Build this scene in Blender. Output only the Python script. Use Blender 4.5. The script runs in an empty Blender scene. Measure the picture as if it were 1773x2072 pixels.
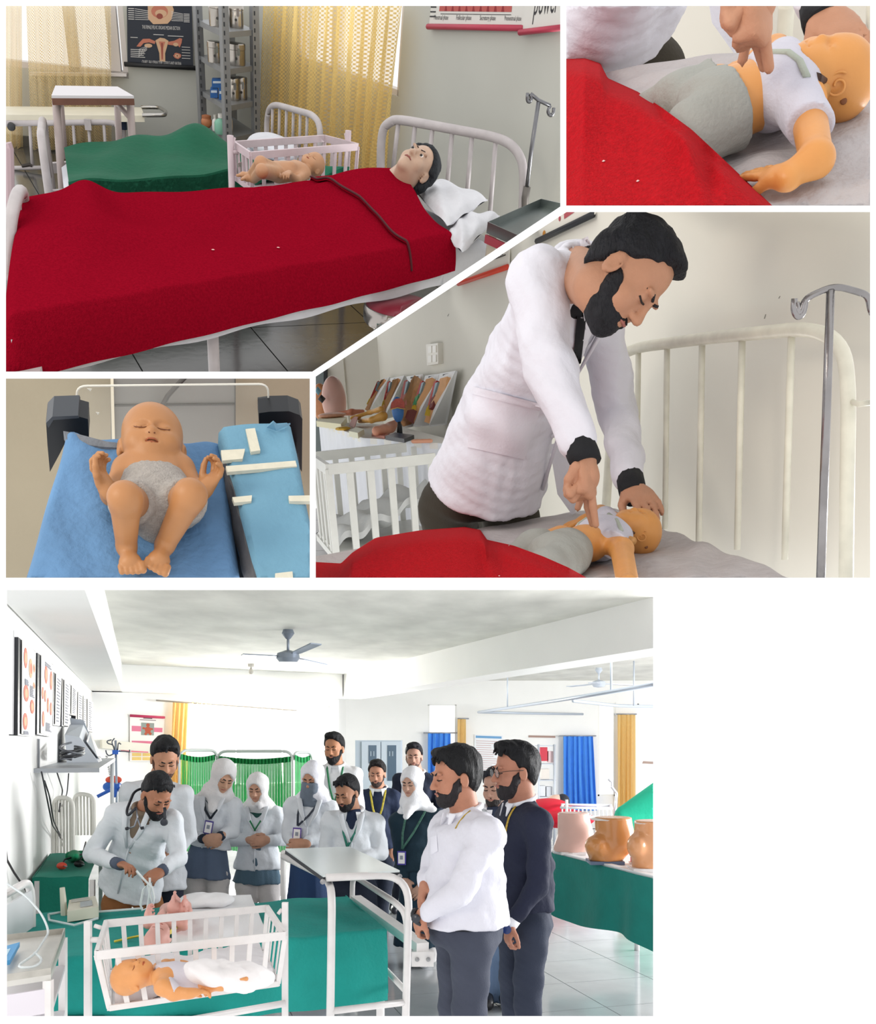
import bpy, bmesh, math, random
import numpy as np
from mathutils import Vector, Matrix

# ---------------------------------------------------------------- camera, world, exposure
sc = bpy.context.scene
COL = sc.collection
F = 2000.0            # focal length in pixels of the 1773 x 2072 frame
PU, PV = 886.5, 1500.0  # principal point (lens shift)
CH = 1.62             # camera height above the teaching-room floor
cam_d = bpy.data.cameras.new('camera'); cam = bpy.data.objects.new('camera', cam_d); COL.objects.link(cam)
cam_d.sensor_fit = 'VERTICAL'; cam_d.sensor_height = 24.0; cam_d.lens = 24.0 * F / 2072.0
cam_d.shift_y = (PV - 1036.0) / 2072.0
cam_d.clip_start = 0.05; cam_d.clip_end = 200
cam.location = (0, 0, CH); cam.rotation_euler = (math.pi / 2, 0, 0)
sc.camera = cam
w = bpy.data.worlds.new('world'); sc.world = w; w.use_nodes = True
w.node_tree.nodes['Background'].inputs[0].default_value = (1, 1, 1, 1)
w.node_tree.nodes['Background'].inputs[1].default_value = 1.0
sc.view_settings.view_transform = 'Standard'; sc.view_settings.look = 'None'
sc.view_settings.gamma = 1.0; sc.view_settings.exposure = 0.3
sc.view_settings.use_curve_mapping = False

# ---------------------------------------------------------------- sets: five rooms, each a rigid frame seen from the one camera
A3 = np.array
class Set:
    def __init__(s, u0, v0, pitch, h, poly):
        if u0 is None:
            s.R = np.eye(3)
        else:
            d = A3([(u0 - PU) / F, 1, (PV - v0) / F]); d /= np.linalg.norm(d)
            r = np.cross(d, [0, 0, 1]); r /= np.linalg.norm(r); up = np.cross(r, d)
            p = math.radians(pitch); f = math.cos(p) * d + math.sin(p) * up
            s.R = A3([r, f, np.cross(r, f)]).T
        s.h = h; s.poly = poly; s.c = A3([0, 0, h], float)
        m = Matrix.Identity(4)
        for i in range(3):
            for j in range(3): m[i][j] = s.R[i, j]
        s.M = Matrix.Translation((0, 0, CH)) @ m @ Matrix.Translation((0, 0, -h))
    def ray(s, u, v): return s.R.T @ A3([(u - PU) / F, 1, (PV - v) / F])
    def y(s, u, v, Y): r = s.ray(u, v); return s.c + Y / r[1] * r
    def z(s, u, v, Z): r = s.ray(u, v); return s.c + (Z - s.h) / r[2] * r
    def w(s, u, v, p, d):      # vertical plane through p along horizontal direction d
        n = A3([-d[1], d[0], 0.]); r = s.ray(u, v); q = A3([p[0], p[1], 0.]) - s.c
        return s.c + (q @ n) / (r @ n) * r
def V(*a): return A3(a, float)
def nrm(a): a = A3(a, float); return a / np.linalg.norm(a)
def lerp(a, b, t): return A3(a) + (A3(b) - A3(a)) * t
def quad(p00, p10, p11, p01):  # bilinear patch
    p00, p10, p11, p01 = map(A3, (p00, p10, p11, p01))
    return lambda s, t: (p00 * (1 - s) + p10 * s) * (1 - t) + (p01 * (1 - s) + p11 * s) * t

# ---------------------------------------------------------------- the five sets
SA = Set(573, 382, 12, 1.63, [(12,12),(1134,12),(1134,418),(632,752),(12,752)])
SB = Set(1455, 215, 16.5, 1.07, [(1146,12),(1761,12),(1761,416),(1146,416)])
SCC = Set(1200, 800, 3, 1.07, [(1146,429),(1761,429),(1761,1169),(639,1169),(639,762)])
SD = Set(320, 967, 42, 2.25, [(12,766),(627,766),(627,1169),(12,1169)])
SE = Set(None, 0, 0, CH, [(14,1194),(1322,1194),(1322,2056),(14,2056)])

# ---------------------------------------------------------------- lamps: the daylight of each room
def lamp(S, name, loc, target, size, power, col=(1, 1, 1), sy=None):
    d = bpy.data.lights.new(name, 'AREA'); d.energy = power; d.color = col; d.size = size
    d.shape = 'RECTANGLE'; d.size_y = sy or size
    o = bpy.data.objects.new(name, d); COL.objects.link(o)
    q = (Vector(target) - Vector(loc)).to_track_quat('-Z', 'Y')
    o.matrix_world = S.M @ (Matrix.Translation(Vector(loc)) @ q.to_matrix().to_4x4())
    return o
lamp(SD, 'warmer_window_offscreen', (-2.4, 1.2, 2.7), (0, 1.5, .9), 1.1, 32, (1, .90, .76))
lamp(SE, 'bay_window_offscreen', (6.4, 8.5, 1.6), (0, 8.5, 1.2), 5.0, 700, (1, 1, 1), 1.6)
lamp(SE, 'rear_window_daylight', (-3.056, 16.354, 1.57), (-.17, 12.27, 1.57), 2.4, 260, (1, .98, .94), 1.3)

# ---------------------------------------------------------------- materials
_M = {}
def lin(h):
    h = h.lstrip('#'); c = [int(h[i:i+2], 16) / 255 for i in (0, 2, 4)]
    return [x / 12.92 if x <= .04045 else ((x + .055) / 1.055) ** 2.4 for x in c] + [1.0]
def M(hexc, rough=.6, metal=0, bump=0, scale=60, var=0, vs=6, spec=.4, name=None, sub=0, stretch=None):
    key = (hexc, rough, metal, bump, scale, var, vs, spec, sub, stretch)
    if key in _M: return _M[key]
    m = bpy.data.materials.new(name or 'mat_' + hexc.strip('#')); m.use_nodes = True
    nt = m.node_tree; b = nt.nodes['Principled BSDF']
    b.inputs['Base Color'].default_value = lin(hexc); b.inputs['Roughness'].default_value = rough
    b.inputs['Metallic'].default_value = metal; b.inputs['Specular IOR Level'].default_value = spec
    if sub:
        b.inputs['Subsurface Weight'].default_value = sub; b.inputs['Subsurface Radius'].default_value = (.02, .01, .006)
    tc = nt.nodes.new('ShaderNodeTexCoord')
    src = tc.outputs['Object']
    if stretch:
        mp = nt.nodes.new('ShaderNodeMapping'); mp.inputs['Scale'].default_value = stretch
        nt.links.new(src, mp.inputs[0]); src = mp.outputs[0]
    if var:
        n = nt.nodes.new('ShaderNodeTexNoise'); n.inputs['Scale'].default_value = vs; n.inputs['Detail'].default_value = 6
        nt.links.new(src, n.inputs[0])
        r = nt.nodes.new('ShaderNodeMapRange'); r.inputs[1].default_value = .3; r.inputs[2].default_value = .7
        r.inputs[3].default_value = 1 - var; r.inputs[4].default_value = 1 + var
        nt.links.new(n.outputs[0], r.inputs[0])
        h = nt.nodes.new('ShaderNodeHueSaturation'); h.inputs['Color'].default_value = lin(hexc)
        nt.links.new(r.outputs[0], h.inputs['Value']); nt.links.new(h.outputs[0], b.inputs['Base Color'])
    if bump:
        n2 = nt.nodes.new('ShaderNodeTexNoise'); n2.inputs['Scale'].default_value = scale; n2.inputs['Detail'].default_value = 4
        nt.links.new(src, n2.inputs[0])
        bp = nt.nodes.new('ShaderNodeBump'); bp.inputs['Strength'].default_value = bump; bp.inputs['Distance'].default_value = .01
        nt.links.new(n2.outputs[0], bp.inputs['Height']); nt.links.new(bp.outputs[0], b.inputs['Normal'])
    _M[key] = m; return m
def Mglass(name, tint='#dfe6e4', alpha=.12, rough=.05):
    if name in _M: return _M[name]
    m = bpy.data.materials.new(name); m.use_nodes = True; nt = m.node_tree; b = nt.nodes['Principled BSDF']
    b.inputs['Base Color'].default_value = lin(tint); b.inputs['Roughness'].default_value = rough; b.inputs['Alpha'].default_value = alpha
    _M[name] = m; return m
def Mlace(name, hexc, dens=.62, sx=40, sz=120, transl=.5):
    if name in _M: return _M[name]
    m = bpy.data.materials.new(name); m.use_nodes = True; nt = m.node_tree; nt.nodes.remove(nt.nodes['Principled BSDF'])
    out = nt.nodes['Material Output']; uv = nt.nodes.new('ShaderNodeUVMap')
    sep = nt.nodes.new('ShaderNodeSeparateXYZ'); nt.links.new(uv.outputs[0], sep.inputs[0])
    def wave(sock, k):
        a = nt.nodes.new('ShaderNodeMath'); a.operation = 'MULTIPLY'; a.inputs[1].default_value = k; nt.links.new(sock, a.inputs[0])
        s = nt.nodes.new('ShaderNodeMath'); s.operation = 'SINE'; nt.links.new(a.outputs[0], s.inputs[0]); return s.outputs[0]
    p = nt.nodes.new('ShaderNodeMath'); p.operation = 'MULTIPLY'
    nt.links.new(wave(sep.outputs[0], sx), p.inputs[0]); nt.links.new(wave(sep.outputs[1], sz), p.inputs[1])
    r = nt.nodes.new('ShaderNodeMapRange'); r.inputs[1].default_value = -.3; r.inputs[2].default_value = .5
    r.inputs[3].default_value = dens; r.inputs[4].default_value = 1.0; nt.links.new(p.outputs[0], r.inputs[0])
    d = nt.nodes.new('ShaderNodeBsdfDiffuse'); d.inputs[0].default_value = lin(hexc)
    t = nt.nodes.new('ShaderNodeBsdfTranslucent'); t.inputs[0].default_value = lin(hexc)
    x = nt.nodes.new('ShaderNodeMixShader'); x.inputs[0].default_value = transl
    nt.links.new(d.outputs[0], x.inputs[1]); nt.links.new(t.outputs[0], x.inputs[2])
    tr = nt.nodes.new('ShaderNodeBsdfTransparent'); y = nt.nodes.new('ShaderNodeMixShader')
    nt.links.new(r.outputs[0], y.inputs[0]); nt.links.new(tr.outputs[0], y.inputs[1]); nt.links.new(x.outputs[0], y.inputs[2])
    nt.links.new(y.outputs[0], out.inputs[0]); _M[name] = m; return m

WHITE = M('#f4f3f0', .5, 0, 0)

# ---------------------------------------------------------------- mesh collector
class MB:
    def __init__(s): s.v = []; s.f = []; s.m = []; s.n = 0; s.uv = None
    def add(s, v, f, mi=0):
        s.v.append(np.asarray(v, float).reshape(-1, 3)); o = s.n; s.n += len(s.v[-1])
        for q in f: s.f.append(tuple(int(i) + o for i in q)); s.m.append(mi)
        return s
    def hexa(s, b, t, mi=0):
        return s.add(list(b) + list(t), [(3,2,1,0),(4,5,6,7),(0,1,5,4),(1,2,6,5),(2,3,7,6),(3,0,4,7)], mi)
    def slab(s, q, off, mi=0):
        q = [A3(p, float) for p in q]; return s.hexa([p + A3(off) for p in q], q, mi)
    def box(s, c, size, R=None, mi=0):
        R = np.eye(3) if R is None else R; hx, hy, hz = [x / 2 for x in size]
        P = lambda x, y, z: A3(c) + R @ V(x, y, z)
        return s.hexa([P(-hx,-hy,-hz),P(hx,-hy,-hz),P(hx,hy,-hz),P(-hx,hy,-hz)],[P(-hx,-hy,hz),P(hx,-hy,hz),P(hx,hy,hz),P(-hx,hy,hz)],mi)
    def bar(s, a, b, wd, th, up=(0,0,1), mi=0):
        a, b = A3(a, float), A3(b, float); d = nrm(b - a); u = A3(up, float) - d * (d @ A3(up)); u = nrm(u) if np.linalg.norm(u) > 1e-6 else V(1,0,0); x = np.cross(d, u)
        k = [x*wd/2+u*th/2, -x*wd/2+u*th/2, -x*wd/2-u*th/2, x*wd/2-u*th/2]
        return s.hexa([a + q for q in k], [b + q for q in k], mi)
    def tube(s, pts, r, n=8, mi=0, flat=None):
        pts = [A3(p, float) for p in pts]; m = len(pts); rs = r if hasattr(r, '__len__') else [r] * m
        vs = []; x = None
        for i, p in enumerate(pts):
            d = nrm(pts[min(i+1, m-1)] - pts[max(i-1, 0)])
            if x is None: x = np.cross(d, V(0,0,1) if abs(d[2]) < .9 else V(1,0,0))
            x = nrm(x - d * (x @ d)); yv = np.cross(d, x)
            for k in range(n):
                a = 2 * math.pi * k / n; vs.append(p + rs[i] * (math.cos(a) * x + math.sin(a) * yv * (flat or 1)))
        f = [(i*n+k, i*n+(k+1) % n, (i+1)*n+(k+1) % n, (i+1)*n+k) for i in range(m-1) for k in range(n)]
        f += [tuple(range(n-1, -1, -1)), tuple((m-1)*n+k for k in range(n))]
        return s.add(vs, f, mi)
    def lathe(s, prof, o, ax=(0,0,1), n=20, mi=0, sx=1):
        ax = nrm(ax); x = nrm(np.cross(ax, V(0,1,0) if abs(ax[1]) < .9 else V(1,0,0))); yv = np.cross(ax, x); o = A3(o, float); vs = []
        for r, z in prof:
            for k in range(n):
                a = 2 * math.pi * k / n; vs.append(o + ax * z + r * (math.cos(a) * x * sx + math.sin(a) * yv))
        m = len(prof)
        f = [(i*n+k, i*n+(k+1) % n, (i+1)*n+(k+1) % n, (i+1)*n+k) for i in range(m-1) for k in range(n)]
        f += [tuple(range(n-1, -1, -1)), tuple((m-1)*n+k for k in range(n))]
        return s.add(vs, f, mi)
    def prism(s, poly, off, mi=0):
        poly = [A3(p, float) for p in poly]; n = len(poly); off = A3(off, float)
        return s.add(poly + [p + off for p in poly], [tuple(range(n-1,-1,-1)), tuple(range(n, 2*n))] + [(i, (i+1) % n, n+(i+1) % n, n+i) for i in range(n)], mi)
    def grid(s, fn, nu, nv, thick=None, mi=0):
        P = [A3(fn(i / nu, j / nv), float) for j in range(nv + 1) for i in range(nu + 1)]; W = nu + 1
        f = [(j*W+i, j*W+i+1, (j+1)*W+i+1, (j+1)*W+i) for j in range(nv) for i in range(nu)]
        if thick is None:
            s.uv = [(i / nu, j / nv) for j in range(nv + 1) for i in range(nu + 1)]
            return s.add(P, f, mi)
        th = A3(thick, float); N = len(P)
        f2 = [tuple(N + k for k in reversed(q)) for q in f]
        bd = [(i, i+1) for i in range(nu)] + [(j*W+nu, (j+1)*W+nu) for j in range(nv)] + [(nv*W+i+1, nv*W+i) for i in range(nu)] + [((j+1)*W, j*W) for j in range(nv)]
        return s.add(P + [p + th for p in P], f + f2 + [(b, a, N+a, N+b) for a, b in bd], mi)
    def mesh(s, name, base, smooth=35):
        me = bpy.data.meshes.new(name); v = np.concatenate(s.v) - base
        me.from_pydata(v.tolist(), [], s.f)
        if any(s.m):
            me.polygons.foreach_set('material_index', s.m)
        if s.uv and len(s.uv) == len(v):
            ul = me.uv_layers.new(name='UVMap'); li = np.zeros(len(me.loops), int); me.loops.foreach_get('vertex_index', li)
            ul.data.foreach_set('uv', A3(s.uv)[li].ravel())
        if smooth:
            me.polygons.foreach_set('use_smooth', [True] * len(me.polygons))
            if smooth < 180: me.set_sharp_from_angle(angle=math.radians(smooth))
        me.update(); return me
    def all(s): return np.concatenate(s.v)
def fillet(pts, r, n=5):
    pts = [A3(p, float) for p in pts]; out = [pts[0]]
    for i in range(1, len(pts) - 1):
        a, b, c = pts[i-1], pts[i], pts[i+1]; ra = min(r, .49*np.linalg.norm(a-b)); rc = min(r, .49*np.linalg.norm(c-b))
        p, q = b + nrm(a-b)*ra, b + nrm(c-b)*rc
        for k in range(n + 1):
            t = k / n; out.append(p*(1-t)**2 + 2*b*t*(1-t) + q*t*t)
    return out + [pts[-1]]

# ---------------------------------------------------------------- objects
BASE = {}; SETOF = {}
def finish(o, S, base): BASE[o.name] = A3(base, float); SETOF[o.name] = S
def tagit(o, label, cat, group=None):
    o['label'] = label; o['category'] = cat
    if group: o['group'] = group
    return o
def thing(S, name, label, cat, base, group=None):
    o = bpy.data.objects.new(name, None); COL.objects.link(o); o.empty_display_size = .1
    o.matrix_world = S.M @ Matrix.Translation(Vector(base)); finish(o, S, base); return tagit(o, label, cat, group)
def part(name, mb, mat, par, smooth=35, label=None, kind=None):
    S, base = SETOF[par.name], BASE[par.name]
    me = mb if isinstance(mb, bpy.types.Mesh) else mb.mesh(name, base, smooth)
    for m in (mat if isinstance(mat, (list, tuple)) else [mat]): me.materials.append(m)
    o = bpy.data.objects.new(name, me); COL.objects.link(o); o.parent = par; finish(o, S, base)
    if label: o['label'] = label
    if kind: o['kind'] = kind
    return o
def single(S, name, mb, mat, label=None, cat=None, group=None, smooth=35, kind=None):
    v = mb.all(); base = V(v[:,0].mean(), v[:,1].mean(), v[:,2].min())
    me = mb.mesh(name, base, smooth)
    for m in (mat if isinstance(mat, (list, tuple)) else [mat]): me.materials.append(m)
    o = bpy.data.objects.new(name, me); COL.objects.link(o); o.matrix_world = S.M @ Matrix.Translation(Vector(base)); finish(o, S, base)
    if label: tagit(o, label, cat, group)
    if kind: o['kind'] = kind
    return o
def struct(S, name, mb, mat, smooth=35): return single(S, name, mb, mat, kind='structure', smooth=smooth)
_TX = {}
def text2d(body, size=1.0, align='CENTER'):
    k = (body, size, align)
    if k not in _TX:
        cu = bpy.data.curves.new('tmp', 'FONT'); cu.body = body; cu.size = size; cu.align_x = align; cu.align_y = 'CENTER'; cu.resolution_u = 2
        o = bpy.data.objects.new('tmp', cu); COL.objects.link(o); dg = bpy.context.evaluated_depsgraph_get(); dg.update()
        me = o.evaluated_get(dg).to_mesh(); _TX[k] = (A3([v.co[:] for v in me.vertices]).reshape(-1, 3), [tuple(p.vertices) for p in me.polygons])
        bpy.data.objects.remove(o); bpy.data.curves.remove(cu)
    return _TX[k]
class Sheet:
    """flat print on a poster: coordinates s (right 0..1) and t (down 0..1) on a bilinear quad, lifted along n"""
    def __init__(s, q, n, w, h): s.q = q; s.n = A3(n, float); s.mb = MB(); s.w = w; s.h = h; s.k = 0
    def P(s, a, b, lift): return s.q(a, b) + s.n * lift
    def poly(s, pts, mi=0):
        s.k += 1; l = .0012 + .00004 * s.k; P = [s.P(a, b, l) for a, b in pts]
        s.mb.add(P, [tuple(range(len(P)))], mi)
    def rect(s, a0, b0, a1, b1, mi=0): s.poly([(a0,b0),(a1,b0),(a1,b1),(a0,b1)], mi)
    def disc(s, a, b, ra, rb, mi=0, n=16, wob=0):
        s.poly([(a+ra*(1+wob*math.sin(3*k))*math.cos(2*math.pi*k/n), b+rb*(1+wob*math.cos(2*k))*math.sin(2*math.pi*k/n)) for k in range(n)], mi)
    def line(s, pts, wd, mi=0):
        asp = s.w / s.h
        for (a, b), (c, d) in zip(pts[:-1], pts[1:]):
            dx, dy = (c-a)*s.w, (d-b)*s.h; L = math.hypot(dx, dy) or 1; nx, ny = -dy/L*wd/s.w*.5, dx/L*wd/s.h*.5
            s.poly([(a+nx,b+ny),(c+nx,d+ny),(c-nx,d-ny),(a-nx,b-ny)], mi)
    def text(s, body, a, b, size, mi=0, align='CENTER', maxw=None):
        v, f = text2d(body, 1.0, align); wid = v[:,0].max() - v[:,0].min(); k = size
        kx = min(k, maxw * s.w / wid) if maxw else k
        s.k += 1; l = .0012 + .00004 * s.k
        s.mb.add([s.P(a + p[0]*kx/s.w, b - p[1]*k/s.h, l) for p in v], f, mi)
    def lines(s, a0, a1, b0, b1, n, wd, mi=0, seed=1):
        r = random.Random(seed)
        for i in range(n):
            b = b0 + (b1 - b0) * i / max(1, n - 1); s.rect(a0, b, a0 + (a1-a0) * r.uniform(.6, 1), b + wd / s.h, mi)

# ---------------------------------------------------------------- smooth implicit solids (bodies, clothes, cloth, models)
def rotm(f, up=(0,0,1)):       # columns: person's right, forward, up
    f = nrm(f); u = A3(up, float); u = nrm(u - f * (u @ f)); return A3([np.cross(f, u), f, u]).T
class SDF:
    def __init__(s): s.ops = []; s.lo = V(9e9,9e9,9e9); s.hi = -s.lo; s.nz = None
    def _bb(s, lo, hi): s.lo = np.minimum(s.lo, lo); s.hi = np.maximum(s.hi, hi)
    def cap(s, a, b, ra, rb=None, k=.02, op=1):
        a, b = A3(a, float), A3(b, float); rb = ra if rb is None else rb; r = max(ra, rb)
        lo, hi = np.minimum(a, b) - r, np.maximum(a, b) + r
        if op > 0: s._bb(lo, hi)
        def fn(P):
            d = b - a; L2 = d @ d + 1e-12; q = P - a; t = np.clip((q @ d) / L2, 0, 1)
            return np.sqrt(((q - t[..., None] * d) ** 2).sum(-1)) - (ra + (rb - ra) * t)
        s.ops.append((op, fn, lo, hi, k)); return s
    def ell(s, c, r, R=None, k=.02, op=1):
        c = A3(c, float); r = A3(r if hasattr(r, '__len__') else [r]*3, float); R = np.eye(3) if R is None else R
        e = np.sqrt(((R * r) ** 2).sum(1)); lo, hi = c - e, c + e
        if op > 0: s._bb(lo, hi)
        def fn(P):
            q = (P - c) @ R; k0 = np.sqrt(((q / r) ** 2).sum(-1)); k1 = np.sqrt(((q / r**2) ** 2).sum(-1)) + 1e-9
            return k0 * (k0 - 1) / k1
        s.ops.append((op, fn, lo, hi, k)); return s
    def fru(s, a, b, r0, r1, fwd, k=.03, op=1, rnd=.02):   # elliptic frustum, radii (side, front)
        a, b = A3(a, float), A3(b, float); ax = b - a; L = np.linalg.norm(ax); ax = ax / L
        f = A3(fwd, float); f = nrm(f - ax * (f @ ax)); x = np.cross(f, ax); m = max(*r0, *r1)
        lo, hi = np.minimum(a, b) - m, np.maximum(a, b) + m
        if op > 0: s._bb(lo, hi)
        r0, r1 = A3(r0, float), A3(r1, float)
        def fn(P):
            q = P - a; h = q @ ax; t = np.clip(h / L, 0, 1); rx = r0[0] + (r1[0]-r0[0])*t; ry = r0[1] + (r1[1]-r0[1])*t
            e = np.sqrt(((q @ x) / rx) ** 2 + ((q @ f) / ry) ** 2); d = (e - 1) * np.minimum(rx, ry) * .9
            v = np.abs(h - L/2) - L/2
            d2 = np.maximum(d + rnd, 0) ** 2 + np.maximum(v + rnd, 0) ** 2
            return np.sqrt(d2) - rnd + np.minimum(np.maximum(d + rnd, v + rnd), 0)
        s.ops.append((op, fn, lo, hi, k)); return s
    def cut(s, p, n, k=.0):    # removes the side n points to
        p = A3(p, float); n = nrm(n); s.ops.append((0, lambda P: (P - p) @ n, None, None, k)); return s
    def noise(s, amp, fx, seed=0): s.nz = (amp, fx, seed); return s
    def mesh(s, cell):
        pad = cell * 3 + .012; lo = s.lo - pad; n = np.ceil((s.hi + pad - lo) / cell).astype(int) + 1
        D = np.full(n, .12, np.float32); ax = [lo[i] + cell * np.arange(n[i]) for i in range(3)]
        def block(a, b):
            i0 = np.clip(((a - lo) / cell).astype(int), 0, n); i1 = np.clip(((b - lo) / cell).astype(int) + 2, 0, n)
            sl = tuple(slice(p, q) for p, q in zip(i0, i1)); g = np.meshgrid(*[ax[i][sl[i]] for i in range(3)], indexing='ij')
            return sl, np.stack(g, -1)
        for op, fn, a, b, k in s.ops:
            if op == 0:
                sl, P = block(s.lo - pad, s.hi + pad); d = fn(P).astype(np.float32)
                if k: h = np.maximum(k - np.abs(D - d), 0) / k; D = np.maximum(D, d) + h*h*k/4
                else: D = np.maximum(D, d)
                continue
            mg = max(k, cell * 2) + cell; sl, P = block(a - mg, b + mg)
            if P.size == 0: continue
            d = fn(P).astype(np.float32); o = D[sl]
            if op > 0:
                h = np.maximum(k - np.abs(o - d), 0) / k if k else 0; D[sl] = np.minimum(o, d) - h*h*k/4
            else:
                d = -d; h = np.maximum(k - np.abs(o - d), 0) / k if k else 0; D[sl] = np.maximum(o, d) + h*h*k/4
        if s.nz:
            am, fx, sd = s.nz; X, Y, Z = np.meshgrid(*ax, indexing='ij', sparse=True); fx = fx if hasattr(fx, '__len__') else (fx,)*3
            D = D + am * (np.sin(fx[0]*X + 1.7*np.sin(fx[2]*.5*Z + sd) + sd) * np.sin(fx[1]*Y + 2.1*np.sin(fx[0]*.4*X) + 2*sd) + .6*np.sin(fx[2]*Z + fx[0]*.6*X + fx[1]*.5*Y + 3*sd) + .45*np.sin(2.3*fx[0]*X + 1.9*fx[2]*Z + 1.3*np.sin(1.1*fx[1]*Y + sd)) * np.sin(2.2*fx[1]*Y - 1.6*fx[2]*Z + sd)).astype(np.float32)
        return nets(D, lo, cell)
def nets(D, lo, cell):
    S = D < 0
    c = [(i, j, k) for i in (0, 1) for j in (0, 1) for k in (0, 1)]
    sh = tuple(x - 1 for x in D.shape); cnt = np.zeros(sh, np.int8)
    for i, j, k in c: cnt += S[i:i+sh[0], j:j+sh[1], k:k+sh[2]]
    act = np.argwhere((cnt > 0) & (cnt < 8)); mb = MB()
    if not len(act): return mb
    val = np.stack([D[act[:,0]+i, act[:,1]+j, act[:,2]+k] for i, j, k in c], 1)
    acc = np.zeros((len(act), 3)); num = np.zeros(len(act))
    for a in range(8):
        for b in range(a + 1, 8):
            df = [c[b][q] - c[a][q] for q in range(3)]
            if sum(map(abs, df)) != 1: continue
            m = (val[:, a] < 0) != (val[:, b] < 0); t = val[m, a] / (val[m, a] - val[m, b])
            acc[m] += A3(c[a]) + t[:, None] * A3(df); num[m] += 1
    vs = lo + (act + acc / num[:, None]) * cell
    idx = np.full(sh, -1, np.int32); idx[act[:,0], act[:,1], act[:,2]] = np.arange(len(act)); F4 = []
    for x in range(3):
        y, z = (x + 1) % 3, (x + 2) % 3
        s0 = [slice(None)]*3; s1 = [slice(None)]*3; s0[x] = slice(0, -1); s1[x] = slice(1, None)
        df = S[tuple(s0)] != S[tuple(s1)]; e = np.argwhere(df)
        e = e[(e[:, y] > 0) & (e[:, z] > 0) & (e[:, y] < sh[y]) & (e[:, z] < sh[z])]
        if not len(e): continue
        g = []
        for dy, dz in ((-1,-1),(0,-1),(0,0),(-1,0)):
            q = e.copy(); q[:, y] += dy; q[:, z] += dz; g.append(idx[q[:,0], q[:,1], q[:,2]])
        g = np.stack(g, 1); ins = S[e[:,0], e[:,1], e[:,2]]; g[~ins] = g[~ins][:, ::-1]; F4.append(g)
    f = np.concatenate(F4); f = f[(f >= 0).all(1)]
    lab = np.arange(len(vs)); e = np.concatenate([f[:, [0, 1]], f[:, [1, 2]], f[:, [2, 3]]])      # keep the largest connected piece
    for _ in range(200):
        old = lab.copy(); mn = np.minimum(lab[e[:, 0]], lab[e[:, 1]]); np.minimum.at(lab, e[:, 0], mn); np.minimum.at(lab, e[:, 1], mn)
        for _k in range(4): lab = lab[lab]
        if (old == lab).all(): break
    u, c2 = np.unique(lab, return_counts=True)
    if len(u) > 1:
        keep = lab == u[c2.argmax()]; f = f[keep[f].all(1)]; re = np.cumsum(keep) - 1; f = re[f]; vs = vs[keep]
    mb.v.append(vs); mb.n = len(vs); mb.f = [tuple(r) for r in f.tolist()]; mb.m = [0] * len(mb.f)
    return mb
def solid(name, sdf, cell, mat, par, label=None): 
    mb = sdf.mesh(cell)
    if mb.n == 0: return None
    return part(name, mb, mat, par, smooth=180, label=label)

# ---------------------------------------------------------------- room helpers
def wall(S, name, p0, d, s0, s1, z0, z1, holes, mat, th=.12, side=1):
    d = nrm([d[0], d[1], 0]); n = V(-d[1], d[0], 0) * side; p0 = V(p0[0], p0[1], 0); mb = MB()
    xs = sorted({s0, s1, *[h[0] for h in holes], *[h[1] for h in holes]}); zs = sorted({z0, z1, *[h[2] for h in holes], *[h[3] for h in holes]})
    for a, b in zip(xs[:-1], xs[1:]):
        for c, e in zip(zs[:-1], zs[1:]):
            mx, mz = (a+b)/2, (c+e)/2
            if any(h[0] < mx < h[1] and h[2] < mz < h[3] for h in holes): continue
            P = lambda s, z: p0 + d*s + V(0,0,z)
            mb.slab([P(a,c),P(b,c),P(b,e),P(a,e)], n*th)
    return struct(S, name, mb, mat, smooth=0)
def sz(S, u, v, p0, d):        # (s, z) of a pixel on a wall plane
    d = nrm([d[0], d[1], 0]); q = S.w(u, v, p0, d); return (q - V(p0[0], p0[1], 0)) @ d, q[2]
def window(S, name, p0, d, s0, s1, z0, z1, splits, mat, gl, fr=.05, side=1):
    d = nrm([d[0], d[1], 0]); n = V(-d[1], d[0], 0) * side; p0 = V(p0[0], p0[1], 0) + n*.04; P = lambda s, z: p0 + d*s + V(0,0,z)
    mb = MB()
    for a, b in ((P(s0,z0),P(s1,z0)),(P(s0,z1),P(s1,z1)),(P(s0,z0),P(s0,z1)),(P(s1,z0),P(s1,z1))): mb.bar(a, b, fr, fr, n)
    root = struct(S, name, mb, mat, smooth=0)
    xs = [s0] + splits + [s1]
    for x in splits: part('mullion', MB().bar(P(x,z0), P(x,z1), fr, fr, n), mat, root, 0)
    for a, b in zip(xs[:-1], xs[1:]): part('pane', MB().slab([P(a,z0),P(b,z0),P(b,z1),P(a,z1)], n*.005), gl, root, 0)
    return root
def curtain(S, tops, bots, waves, amp, n, mat, label, nu=60, nv=14, group=None, name='curtain', extra=None):
    """tops/bots: lists of points along the upper and lower edge"""
    def along(L, s):
        x = s * (len(L) - 1); i = min(int(x), len(L) - 2); return lerp(L[i], L[i+1], x - i)
    n = A3(n, float)
    def fn(s, t):
        p = lerp(along(tops, s), along(bots, s), t); a = amp * (.6 + .5*t)
        return p + n * a * (math.sin(s*waves*6.283 + .6*math.sin(3*t)) + .35*math.sin(s*waves*2.4*6.283 + 2*t))
    mb = MB().grid(fn, nu, nv)
    return single(S, name, mb, mat, label, 'curtain', group, smooth=180)
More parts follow.
